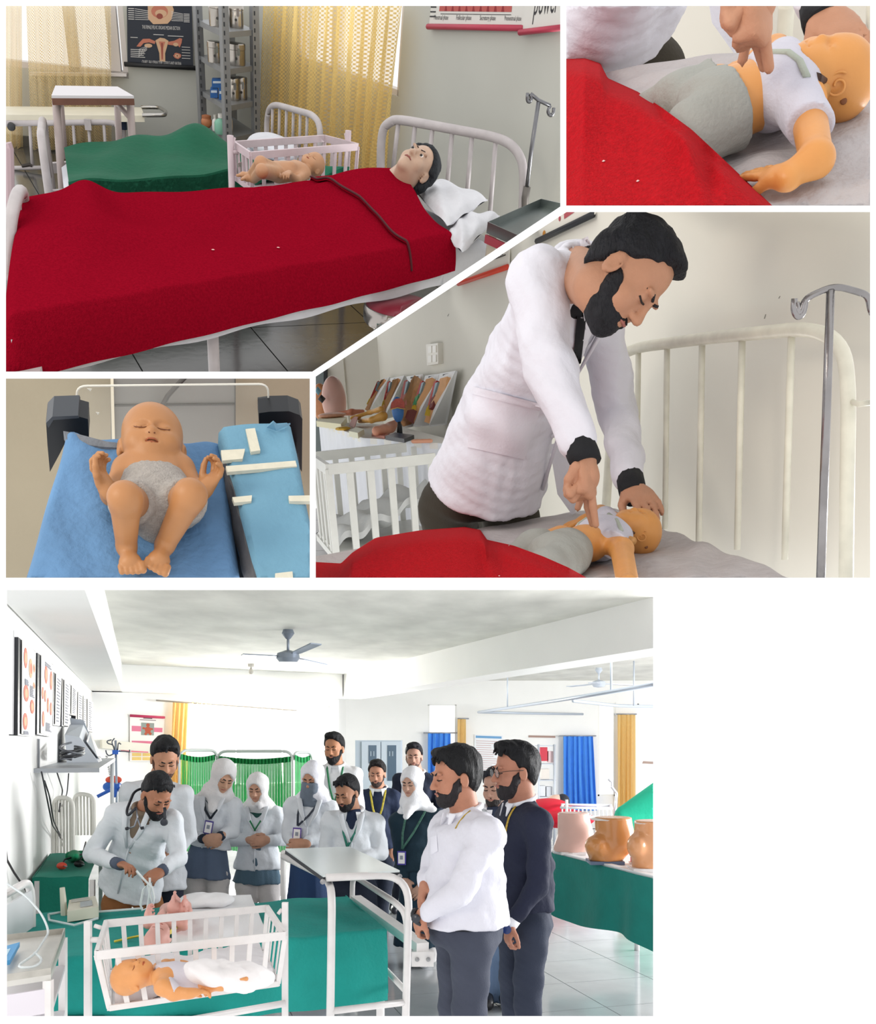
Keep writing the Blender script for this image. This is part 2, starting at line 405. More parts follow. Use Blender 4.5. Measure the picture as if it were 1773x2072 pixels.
def tilefloor(S, name, o, d, nx, ny, size, mat, base_mat, skip=None, gap=.006, th=.012):
    d = nrm([d[0], d[1], 0]); e = V(-d[1], d[0], 0); o = V(o[0], o[1], 0)
    P = lambda a, b, z: o + d*a*size + e*b*size + V(0,0,z)
    b = struct(S, name, MB().slab([P(0,0,-.006),P(nx,0,-.006),P(nx,ny,-.006),P(0,ny,-.006)], (0,0,-.05)), base_mat, 0)
    me = None; g = gap / size / 2
    for i in range(nx):
        for j in range(ny):
            if skip and skip(P(i+.5, j+.5, 0)): continue
            part('tile', MB().slab([P(i+g,j+g,0),P(i+1-g,j+g,0),P(i+1-g,j+1-g,0),P(i+g,j+1-g,0)], (0,0,-th+.006)), mat, b, 0)
    return b
# ---------------------------------------------------------------- figures
SKIN = lambda h='#b98a68': M(h, .55, 0, .12, 220, .06, 30, .35, sub=.08)
HAIR = lambda h='#0c0d11': M(h, .6, 0, 1.0, 150, .35, 60, .3, stretch=(1, 1, .3))
def head_axes(yaw, pitch=0, roll=0):
    """yaw 0 faces the camera, + towards picture right; pitch + looks down; roll + tips the crown to picture right"""
    y, p, r = map(math.radians, (yaw, pitch, roll))
    f0 = V(math.sin(y), -math.cos(y), 0); f = f0*math.cos(p) - V(0,0,1)*math.sin(p); R = rotm(f)
    if r:
        a = math.copysign(r, r); x, u = R[:,0].copy(), R[:,2].copy()
        s = -1 if x[0] < 0 else 1
        u2 = u*math.cos(a) + x*s*math.sin(a); R = rotm(f, u2)
    return R
class Head:
    def __init__(s, c, R, H): s.c = A3(c, float); s.R = R; s.s = H / .235
    def L(s, x, y, z): return s.c + s.R @ (V(x, y, z) * s.s)
    def r(s, *a): return A3(a) * s.s
    def skin(s, S, neck=None, female=False, ears=True, nr=.060):
        k = s.s; e = lambda p, r, kk=.02, op=1: S.ell(s.L(*p), s.r(*r), s.R, kk*k, op)
        e((0,-.012,.035), (.076,.098,.086)); e((0,.026,-.035), (.061,.066,.080), .03)
        e((0,.045,-.082), (.043 if not female else .038,.043,.034), .03); e((0,.072,-.102), (.02,.017,.016), .025)
        for x in (-1, 1):
            e((.037*x,.060,-.036), (.026,.026,.03), .02); e((.031*x,.088,.022), (.026,.012,.008), .012)
        for x in (-1, 1):
            e((.031*x,.100,-.001), (.019,.014,.011), .012, -1)
            e((.031*x,.079,.0), (.0165,.0135,.0135), .004)
            if ears:
                e((.079*x,-.006,-.018), (.010,.021,.033), .006); e((.088*x,.002,-.016), (.007,.011,.018), .006, -1)
        S.cap(s.L(0,.090,.010), s.L(0,.113,-.034), .008*k, .0125*k, .014*k)
        for x in (-1, 1): e((.0125*x,.100,-.038), (.009,.010,.008), .008)
        e((0,.089,-.061), (.025,.013,.006), .006); e((0,.088,-.073), (.020,.012,.007), .006)
        S.cap(s.L(-.022,.099,-.0665), s.L(.022,.099,-.0665), .0022*k, None, .003*k, -1)
        if neck is not None: S.cap(s.L(0,-.018,-.075), neck, nr*k, nr*1.12*k, .03*k)
    def eyes(s, par, iris='#2a1a12', big=False, lid=None):
        for x in (-1, 1):
            n = 10 if not big else 18
            mb = MB(); R = .0135*s.s
            mb.lathe([(.0005*s.s,.0149*s.s),(.004*s.s,.0146*s.s),(.0080*s.s,.0125*s.s),(.0100*s.s,.0095*s.s),(.0105*s.s,.004*s.s)], s.L(.031*x,.0795,.0), s.R @ V(0,1,-.12), n)
            e = part('eye', mb, M('#e8e2da', .3), par, 180)
            part('iris', MB().lathe([(.0074*s.s,.0136*s.s),(.0066*s.s,.0153*s.s),(.0004*s.s,.0160*s.s)], s.L(.031*x,.0795,.0), s.R @ V(0,1,-.2), n), M(iris, .2), e, 180)
    def lids(s, par, hexc='#241a18'):
        for x in (-1, 1):
            part('eyelash', MB().tube([s.L(.014*x,.0925,-.004), s.L(.031*x,.0935,-.007), s.L(.045*x,.083,-.004)], .0026*s.s, 6), M(hexc, .7), par, 180)
    def brows(s, par, hexc='#15151a', w=.0048):
        for x in (-1, 1):
            part('eyebrow', MB().tube([s.L(.010*x,.0975,.017), s.L(.030*x,.0955,.024), s.L(.047*x,.079,.018)], [w*s.s*.8, w*s.s, w*s.s*.4], 6), M(hexc, .8), par, 180)
    def mouth(s, par, hexc='#9a5a50'):
        part('lips', MB().tube([s.L(-.022,.093,-.066), s.L(-.008,.1005,-.063), s.L(0,.1012,-.0645), s.L(.008,.1005,-.063), s.L(.022,.093,-.066)], [.002*s.s,.0042*s.s,.004*s.s,.0042*s.s,.002*s.s], 8), M(hexc, .5), par, 180)
    def hair(s, par, cell, extra=(), line=(.068,.068), nape=-.065, hexc='#15161c', name='hair', vol=.010, slope=.95, burns=True, rough=1.0, tufts=1):
        S = SDF(); k = s.s; v = vol
        S.ell(s.L(0,-.016,.038), s.r(.076+v,.098+v,.088+v), s.R, .02*k); S.ell(s.L(0,-.055,-.02), s.r(.068,.052,.07), s.R, .03*k)
        for p, r in extra: S.ell(s.L(*p), s.r(*r), s.R, .025*k)
        if burns:
            for x in (-1, 1): S.cap(s.L(.070*x,.022,.03), s.L(.070*x,.018,-.018), .012*k, .009*k, .015*k)
        S.cut(s.L(0,line[0],line[1]), s.R @ V(0,1,-slope), .022*k)
        S.cut(s.L(0,0,nape), s.R @ V(0,.35,-1), .015*k)
        if tufts:
            rr = random.Random(int(abs(s.c[0])*1000) + tufts)
            for i in range(11):
                x = -.058 + .0116*i; yy = math.sqrt(max(.0, 1-(x/.082)**2))
                a = s.L(x, .070*yy+.004, line[1]+.034+.012*yy-.25*abs(x)); b = s.L(x+rr.uniform(-.012,.012), .092*yy+.004, line[1]+.012+rr.uniform(-.006,.012)-.30*abs(x))
                S.cap(a, b, .009*k, .0035*k, .008*k)
        for x in (-1, 1): S.ell(s.L(.090*x,-.002,-.030), s.r(.030,.027,.046), s.R, .008*k, -1)
        S.noise(.0026*k*rough, (95/k, 95/k, 50/k), 1.3)
        o = solid(name, S, cell, HAIR(hexc), par)
        for x in (-1, 1):    # sideburns
            pass
        return o
    def beard(s, par, cell, hexc='#17171c', thick=.006, long=0, top=-.040):
        S = SDF(); k = s.s; t = thick
        S.ell(s.L(0,.026,-.037), s.r(.061+t,.066+t,.080+t), s.R, .02*k); S.ell(s.L(0,.046,-.086-long*.4), s.r(.043+t,.043+t,.034+t+long), s.R, .03*k)
        S.ell(s.L(0,.073,-.104-long), s.r(.022+t,.018+t,.017+t+long), s.R, .03*k)
        for x in (-1, 1):
            S.cap(s.L(.070*x,.012,.012), s.L(.060*x,.03,-.05), .012*k, .014*k, .02*k)
            S.cap(s.L(.004*x,.101,-.0535), s.L(.030*x,.088,-.066), .0065*k, .006*k, .006*k)
        S.cut(s.L(0,.094,-.049), s.R @ V(0,.52,1), .012*k); S.ell(s.L(0,.108,-.069), s.r(.021,.022,.0065), s.R, .004*k, -1)
        for x in (-1, 1): S.ell(s.L(.036*x,.094,-.035), s.r(.028,.035,.026), s.R, .01*k, -1)
        S.cut(s.L(0,-.018,0), s.R @ V(0,-1,.2), .01*k)
        S.noise(.0014*k, 170/k, .4)
        return solid('beard', S, cell, HAIR(hexc), par)
    def hijab(s, par, cell, hexc='#ece9e6', drape=None, sh=None, back=.02):
        S = SDF(); k = s.s
        S.ell(s.L(0,-.014,.028), s.r(.094,.120,.108), s.R, .03*k); S.ell(s.L(0,.012,-.075), s.r(.082,.090,.080), s.R, .05*k)
        S.ell(s.L(0,.004,-.150), s.r(.118,.108,.066), s.R, .05*k); S.ell(s.L(0,.03,-.118), s.r(.092,.085,.040), s.R, .02*k)
        if sh is not None:
            for p in sh: S.cap(s.L(0,-.02,-.16), lerp(s.L(0,-.01,-.17), p, .72), .075*k, .048*k, .05*k)
        if drape is not None: S.cap(s.L(-.02,.05,-.17), drape, .050*k, .026*k, .03*k); S.cap(s.L(.035,.05,-.17), lerp(s.L(.035,.05,-.17), drape, .6), .05*k, .03*k, .03*k)
        S.ell(s.L(0,.135,-.014), s.r(.056,.105,.090), s.R, .010*k, -1)
        S.noise(.0030*k, (30/k, 30/k, 70/k), .8)
        return solid('headscarf', S, cell, M(hexc, .8, 0, .25, 90, .04, 20), par)
def hand(S, w, tip, pn, side=1, curl=.5, size=1.0, fingers=None, spread=1.0, rk=1.0):
    """palm and five fingers added to SDF S; w wrist, tip where the fingers point, pn palm normal, side: thumb on +/- (f x pn)"""
    w = A3(w, float); f = nrm(A3(tip, float) - w); n = A3(pn, float); n = nrm(n - f*(n @ f)); t = np.cross(f, n) * side; z = size
    R = A3([t, f, n]).T
    S.ell(w + f*.048*z, (.040*z,.052*z,.0165*z), R, .012*z); S.cap(w - f*.02*z, w + f*.03*z, .023*z*rk, .022*z*rk, .02*z)
    base = (.029,.010,-.009,-.027); ln = (.070,.078,.072,.056); cu = fingers or [curl]*4
    for b, l, c, i in zip(base, ln, cu, range(4)):
        p = w + f*(.088 - .006*abs(i-1.2))*z + t*b*z; d = nrm(f + t*(b*2.2*spread)); a = 0.
        for j, sgm in enumerate((.45,.32,.23)):
            a += c * (.75, 1.0, .8)[j]; q = p + (d*math.cos(a) + n*math.sin(a)) * l*sgm*z
            S.cap(p, q, (.0092 - .0008*j)*z*rk, (.0086 - .0008*j)*z*rk, .004*z); p = q
    a = w + f*.022*z + t*.024*z; b = a + (t*.55 + f*.62 + n*.45)*.042*z; c = b + nrm(f*.9 + t*.15 + n*.5)*.034*z; e = c + nrm(f*.9 - t*.1 + n*.4)*.026*z
    S.cap(a, b, .014*z*rk, .011*z*rk, .012*z); S.cap(b, c, .0108*z*rk, .0095*z*rk, .004*z); S.cap(c, e, .0095*z*rk, .008*z*rk, .004*z)
def ringpath(c, R, rx, ry, n=20, tilt=0):
    return [c + R @ V(rx*math.cos(a), ry*math.sin(a), tilt*math.sin(a)) for a in [2*math.pi*i/n for i in range(n+1)]]
def person(S, label, d, head, byaw, sh, el, wr, tip, hip, hem, up, inner=None, legs=None, leg_col='#23242c', skirt=None, skin='#b98a68',
           k=1.0, hair=None, beard=None, hijab=None, cell=.009, gcell=.012, lanyard=None, collar=None, shoes='#1c1c20', pn=None, curl=.55,
           waist=None, hemw=.19, vneck=True, cuffs=None, name='person', group=None, brow='#15151a', female=False, eyes='lids', sleeve_r=1.0, sides=(1,1), hemd=.14, depth=1.0, trot=(.0,)):
    P = lambda q: S.y(q[0], q[1], d + (q[2] if len(q) > 2 else 0))
    hc = P(head[:3]); yaw, pit, rol, hpx = head[3:7]; Hm = hpx * (hc[1]) / F / S.ray(head[0], head[1])[1] * np.linalg.norm(V(0,1,0))
    Hh = Head(hc, yaw if hasattr(yaw, 'shape') else head_axes(yaw, pit, rol), Hm)
    SL, SR = P(sh[0]), P(sh[1]); ms = (SL + SR) / 2; hp = P(hip); hm = P(hem)
    by = math.radians(byaw); fw = V(math.sin(by), -math.cos(by), 0); rt = nrm(SR - SL); fw = nrm(fw - rt*(fw @ rt)) if abs(fw @ rt) < .8 else fw
    hw = np.linalg.norm(SR - SL) / 2; ww = waist or hw*.80; axis = nrm(ms - hp)
    root = thing(S, name, label, 'person', V(hp[0], hp[1], 0), group)
    B = SDF(); nb = ms + axis*.02; Hh.skin(B, nb, female, ears=hijab is None)
    B.ell(ms - axis*.16*k, (hw*.72,.075*k*depth,.17*k), rotm(fw, axis), .05)
    ELB = [P(q) for q in el]; WR = [P(q) for q in wr]; TP = [P(q) for q in tip]
    for i, s0 in enumerate((SL, SR)):
        B.cap(ms + (s0-ms)*.6 - axis*.03, s0 - axis*.03, .05*k, .045*k, .04); B.cap(s0 - axis*.03, ELB[i], .043*k, .036*k, .03); B.cap(ELB[i], WR[i], .036*k, .025*k, .02)
        q = pn[i] if pn else (-fw)
        hand(B, WR[i], TP[i], q, sides[i], curl if not hasattr(curl, '__len__') else curl[i], k)
    body = solid('body', B, cell, SKIN(skin), root)
    # upper garment
    G = SDF(); wp = lerp(ms, hp, .62)
    G.cap(SL - axis*.04*k, SR - axis*.04*k, .064*k*depth, None, .05); G.fru(ms - axis*.01, wp, (hw*.98, .112*k*depth), (ww, .122*k*depth), fw, .05, rnd=.05)
    G.fru(wp + axis*.03, hm, (ww, .124*k*depth), (hemw*k, hemd*k*depth), fw, .05, rnd=.015)
    G.cap(SL - axis*.02, ms + axis*.03*k, .042*k, .052*k, .05); G.cap(SR - axis*.02, ms + axis*.03*k, .042*k, .052*k, .05)
    for i, s0 in enumerate((SL, SR)):
        e, w_ = ELB[i], WR[i]; we = lerp(e, w_, .84)
        G.cap(s0 - axis*.03, e, .063*k*sleeve_r, .053*k*sleeve_r, .02); G.cap(e, we, .053*k*sleeve_r, .040*k*sleeve_r, .015)
    nf = ms + fw*.10*k*depth + axis*.055*k; st = lerp(ms, hp, .50) + fw*.150*k*depth
    if vneck: G.cap(nf, st, .058*k, .008*k, .008, -1)
    G.ell(ms + axis*.10*k + fw*.012, (.066*k,.066*k,.075*k), rotm(fw, axis), .01, -1)
    G.noise(.0042*k, (38, 38, 46), sum(map(ord, label)) % 7)
    garment = {'coat':'lab_coat','sweater':'sweater','shirt':'shirt'}[up[0]]
    g = solid(garment, G, gcell, M(up[1], .85, 0, .55, 26, .03, 9), root)
    if up[0] == 'coat':
        lc = M(up[1], .85, 0, .15, 120)
        for sgn in (-1, 1):
            pts = [ms + rt*sgn*.075*k + axis*.045*k + fw*.03*k, nf + rt*sgn*.074*k - axis*.03*k + fw*.018, lerp(nf, st, .55) + rt*sgn*.052*k + fw*.004, st + rt*sgn*.010*k]
            part('lapel', MB().tube(pts, [.012*k,.020*k,.018*k,.006*k], 8, flat=.45), lc, g, 180)
        fe = hm + fw*(hemd*k*depth + .004)
        part('front_seam', MB().tube([st + fw*-.012, lerp(st, fe, .5) + fw*.004, fe], .0055*k, 6), lc, g, 180)
    if inner:
        I = SDF(); I.fru(ms + axis*.03, wp, (hw*.72, .094*k*depth), (ww*.8, .106*k*depth), fw, .05, rnd=.06); I.ell(ms + axis*.03*k + fw*.03*k, (.075*k,.07*k,.05*k), rotm(fw, axis), .03)
        I.ell(ms + axis*.115*k + fw*.02, (.060*k,.062*k,.075*k), rotm(fw, axis), .01, -1)
        solid('inner_shirt', I, gcell, M(inner, .85, 0, .2, 120), root)
    if collar:
        c0 = ms + axis*.055*k + fw*.005; R = rotm(fw, axis)
        part('collar', MB().tube(ringpath(c0, R, .070*k, .066*k, 20, -.022*k), .017*k, 8, flat=.8), M(collar, .8), g or root, 180)
        for sgn in (-1, 1):
            q = c0 + R @ V(sgn*.030*k, .072*k, -.030*k)
            part('collar_point', MB().prism([q + R @ V(0,.012,.02*k), q + R @ V(sgn*.035*k,0,.018*k), q + R @ V(sgn*.012*k,.026*k,-.045*k)], R @ V(0,.006,.002)), M(collar, .8), g or root, 0)
    if lanyard:
        lc, t, card, side = lanyard; pts = []
        cp = lerp(ms, hp, t) + fw*(.148*k*depth) + rt*side
        for sgn in (-1, 1):
            pts = [ms + rt*sgn*.062*k + axis*.065*k - fw*.01, ms + rt*sgn*.066*k + axis*.015*k + fw*.098*k*depth, lerp(ms, hp, t*.5) + fw*(.140*k*depth) + rt*(sgn*.04*k + side*.5), cp]
            part('lanyard', MB().tube(pts, .0085*k, 6, flat=.35), M(lc, .7, 0, 0, 60, .35, 60), root, 180)
        if card:
            R = rotm(fw, axis); cc = cp - axis*.062*k + fw*.012
            cf = part('id_card', MB().box(cc, (.062*k,.008,.098*k), R), M(card, .4), root, 0)
            part('card_insert', MB().box(cc + fw*.005, (.048*k,.004,.078*k), R), M('#f1efee', .4), cf, 0)
            part('card_photo', MB().box(cc + fw*.0068 + axis*.004, (.022*k,.004,.028*k), R), M('#8c93a0', .4), cf, 0)
    if cuffs:
        for i in range(2):
            if cuffs[i]:
                e, w_ = ELB[i], WR[i]; part('cuff', MB().tube([lerp(e, w_, .88), lerp(e, w_, 1.0), lerp(e, w_, 1.09)], [.036*k,.0365*k,.034*k], 14), M(cuffs[i], .8, 0, .2, 160), root, 180)
    # lower garment
    if skirt:
        T = SDF(); sp = P(skirt[0]); T.fru(hp + axis*.05, sp, (ww*.95,.12*k*depth), (skirt[1],skirt[2]), fw, .03, rnd=.01); T.noise(.006*k, (44, 44, 3), 2)
        solid('skirt' if len(skirt) < 5 else skirt[4], T, gcell, M(skirt[3], .85, 0, .2, 120, .04, 12), root)
    if legs:
        T = SDF(); lr = k
        for (a, b, c) in legs:
            a, b, c = P(a) - V(0,0,.10), P(b), P(c); T.cap(a, b, .092*lr, .072*lr, .03); T.cap(b, c, .074*lr, .058*lr, .02)
        T.fru(hp + axis*(.03 if up[0] != 'coat' else .08), hp - V(0,0,.12), (ww*.98,.118*k*depth), (hw*.80,.120*k*depth), fw, .05, rnd=.03)
        T.noise(.004*k, (24, 24, 40), 1); T.cut(V(0,0,.012), (0,0,-1)); solid('trousers', T, gcell, M(leg_col, .85, 0, .2, 140, .05, 10), root)
        for (a, b, c) in legs:
            c = P(c)
            if shoes:
                H = SDF(); fz = V(0,0,1); c0 = V(c[0], c[1], .05); H.cap(c0 - fw*.03, c0 + fw*.16*k - V(0,0,.012), .044*k, .036*k, .02); H.cap(c0, c0 + V(0,0,.06), .04*k, .045*k, .02); H.cut(V(0,0,.004), (0,0,-1))
                solid('shoe', H, .011, M(shoes, .4), root)
    # head dressing
    if hair is not None: Hh.hair(root, cell, **hair)
    if beard is not None: Hh.beard(root, cell, **beard)
    if hijab is not None: Hh.hijab(root, cell, sh=(SL, SR), **hijab)
    if eyes == 'lids': Hh.lids(root)
    elif eyes: Hh.eyes(root, big=True); Hh.lids(root)
    if brow: Hh.brows(root, brow)
    Hh.mouth(root, '#9c5f55')
    return root, Hh, dict(ms=ms, hp=hp, fw=fw, rt=rt, ax=axis, WR=WR, TP=TP, body=body, g=g, st=st, nf=nf, EL=ELB)
# infant dolls -------------------------------------------------------------
class BabyHead(Head):
    def __init__(s, c, R, H): s.c = A3(c, float); s.R = R; s.s = H / .125
    def skin(s, S, neck=None, ears=True, op=True):
        k = s.s; e = lambda p, r, kk=.012, o=1: S.ell(s.L(*p), s.r(*r), s.R, kk*k, o)
        e((0,-.012,.018), (.054,.064,.054)); e((0,.012,-.020), (.049,.046,.042), .025)
        for x in (-1, 1): e((.024*x,.032,-.026), (.021,.020,.020), .014)
        e((0,.043,-.046), (.016,.012,.011), .012); e((0,.030,-.044), (.030,.024,.020), .015)
        for x in (-1, 1):
            e((.020*x,.055,.000), (.015,.009,.0075), .008, -1); e((.020*x,.0435,-.001), (.0125,.009,.0075), .004)
            S.cap(s.L(.011*x,.0520,-.0035), s.L(.030*x,.0475,-.0035), .0011*k, None, .002*k, -1)
            if ears:
                e((.055*x,-.008,-.018), (.007,.013,.018), .005); e((.061*x,-.003,-.017), (.005,.007,.010), .004, -1)
        e((0,.055,-.012), (.0075,.009,.008), .008)
        for x in (-1, 1): e((.006*x,.053,-.015), (.005,.005,.0045), .004); 
        e((0,.046,-.033), (.017,.012,.011), .008); e((0,.054,-.0290), (.011,.007,.0040), .003); e((0,.053,-.0365), (.009,.007,.0042), .003)
        S.cap(s.L(-.010,.0575,-.0325), s.L(.010,.0575,-.0325), .0022*k if op else .0012*k, None, .003*k, -1)
        if neck is not None: S.cap(s.L(0,-.014,-.035), neck, .022*k, .025*k, .010*k)
def babyhand(S, w, tip, pn, side, z, curl=.5, spread=2.2): hand(S, w, tip, pn, side, curl, z, spread=spread, rk=1.25)
def foot(S, ank, toe, up, z):
    ank, toe = A3(ank, float), A3(toe, float); f = nrm(toe - ank); u = A3(up, float); u = nrm(u - f*(u @ f)); x = np.cross(f, u); L = np.linalg.norm(toe - ank)
    L = max(L, .066*z); S.cap(ank - f*.006*z, ank + f*L*.56, .0175*z, .0165*z, .012*z); S.ell(ank + f*L*.62, (.023*z,.018*z,.0125*z), A3([x, f, u]).T, .010*z)
    for i in range(5):
        b = ank + f*L*(.82 - .035*abs(i-1)) + x*(i-2)*.0105*z; S.cap(b, b + f*L*.20 - u*.003*z, (.0082 if i == 0 else .0060)*z, None, .002*z)
def doll(S, root, head, tor, arms, legs, hexc, cell, z=1.0, skinrough=.45, ears=True, op=True, hcurl=.5, detail=True):
    """head=(centre,R,H) tor=(neck, chest, belly, hip) arms=[(sh,el,wr,tip,pn,side)] legs=[(hip,knee,ank,toe,up)]"""
    D = SDF(); Hb = BabyHead(*head); nk, ch, be, hp = [A3(p, float) for p in tor]; Hb.skin(D, nk, ears, op)
    up = nrm(np.cross(nrm(nk - hp), A3(arms[1][0]) - A3(arms[0][0])));
    R = rotm(up, nk - hp) if abs(up @ nrm(nk - hp)) < .9 else np.eye(3)
    D.ell(ch, (.068*z,.044*z,.058*z), R, .016*z); D.ell(be, (.062*z,.048*z,.062*z), R, .03*z); D.ell(hp, (.066*z,.046*z,.05*z), R, .03*z)
    for s0, e, w_, tp, pn, sd in arms:
        D.cap(lerp(ch, s0, .7), s0, .032*z, .028*z, .02*z); D.cap(s0, e, .028*z, .024*z, .014*z); D.cap(e, w_, .0255*z, .017*z, .012*z); babyhand(D, w_, tp, pn, sd, z*.56, hcurl)
    for h_, kn, an, to, u in legs:
        D.cap(h_, kn, .040*z, .032*z, .02*z); D.cap(kn, an, .032*z, .021*z, .014*z); foot(D, an, to, u, z)
    body = solid('body', D, cell, M(hexc, skinrough, 0, .05, 200, .05, 20, .4), root)
    if detail:
        c = lin(hexc); dk = '#%02x%02x%02x' % tuple(int(255*min(1, max(0, (x**(1/2.2))*f))) for x, f in zip(c[:3], (.62,.50,.46))); lp = '#%02x%02x%02x' % tuple(int(255*min(1, (x**(1/2.2))*f)) for x, f in zip(c[:3], (.90,.70,.68)))
        k = Hb.s; bv = bvh(body); fdir = Hb.R @ V(0,1,0)
        def on(x, z_, lift=.0004):
            o = Hb.L(x, .14, z_); loc = bv.ray_cast(Vector(o), Vector(-fdir))[0]
            return (A3(loc) if loc is not None else Hb.L(x, .055, z_)) + fdir*lift*k
        for x in (-1, 1):
            part('eye_slit', MB().tube([on(.009*x,-.0030), on(.015*x,-.0048), on(.021*x,-.0054), on(.027*x,-.0042), on(.031*x,-.0022)], [.0005*k,.0010*k,.0012*k,.0010*k,.0005*k], 6), M(dk, .6), body, 180)
            part('nostril', MB().lathe([(.0001,-.001*k),(.0016*k,0),(.0001,.001*k)], on(.0045*x,-.0185), fdir, 8), M(dk, .6), body, 180)
            part('lip', MB().tube([on(-.0105,-.0328), on(-.005,-.0315+.0020*x), on(0,-.0325+.0028*x), on(.005,-.0315+.0020*x), on(.0105,-.0328)], [.0007*k,.0018*k,.0020*k,.0018*k,.0007*k], 6), M(lp, .5), body, 180)
        part('mouth_gap', MB().tube([on(-.009,-.0328,.0014), on(-.004,-.0322,.0020), on(.004,-.0322,.0020), on(.009,-.0328,.0014)], [.0005*k,.0011*k,.0011*k,.0005*k], 6), M(dk, .6), body, 180)
    return Hb, body
from mathutils.bvhtree import BVHTree
_BV = {}
def bvh(o):
    if o.name not in _BV:
        me = o.data; v = [Vector(BASE[o.name]) + x.co for x in me.vertices]; _BV[o.name] = BVHTree.FromPolygons(v, [tuple(p.vertices) for p in me.polygons])
    return _BV[o.name]
def hit(S, o, u, v, lift=.003):
    r = Vector(S.ray(u, v)).normalized(); loc, n, i, dist = bvh(o).ray_cast(Vector(S.c), r)
    return None if loc is None else A3(loc) - A3(r)*lift
def patch(S, o, q, nu=8, nv=8, lift=.004, thick=.004):
    """a cloth patch lying on the surface of o, bounded by four picture points (a pocket, a strip of tape, a trim)"""
    Q = quad(*[V(u, v, 0) for u, v in q]); last = [None]; P = {}
    for j in range(nv + 1):
        for i in range(nu + 1):
            p = Q(i/nu, j/nv); h = hit(S, o, p[0], p[1], lift); P[i, j] = h
    good = [p for p in P.values() if p is not None]
    if not good: return None
    yy = {k: (np.linalg.norm(p - S.c) if p is not None else None) for k, p in P.items()}
    med = float(np.median([x for x in yy.values() if x is not None]))
    for (i, j), p in list(P.items()):
        if p is None or abs(yy[i, j] - med) > .12:
            c = Q(i/nu, j/nv); r = nrm(S.ray(c[0], c[1])); P[i, j] = S.c + r*med
    r = nrm(S.ray(Q(.5,.5)[0], Q(.5,.5)[1]))
    return MB().grid(lambda s, t: P[round(s*nu), round(t*nv)], nu, nv, r*thick)
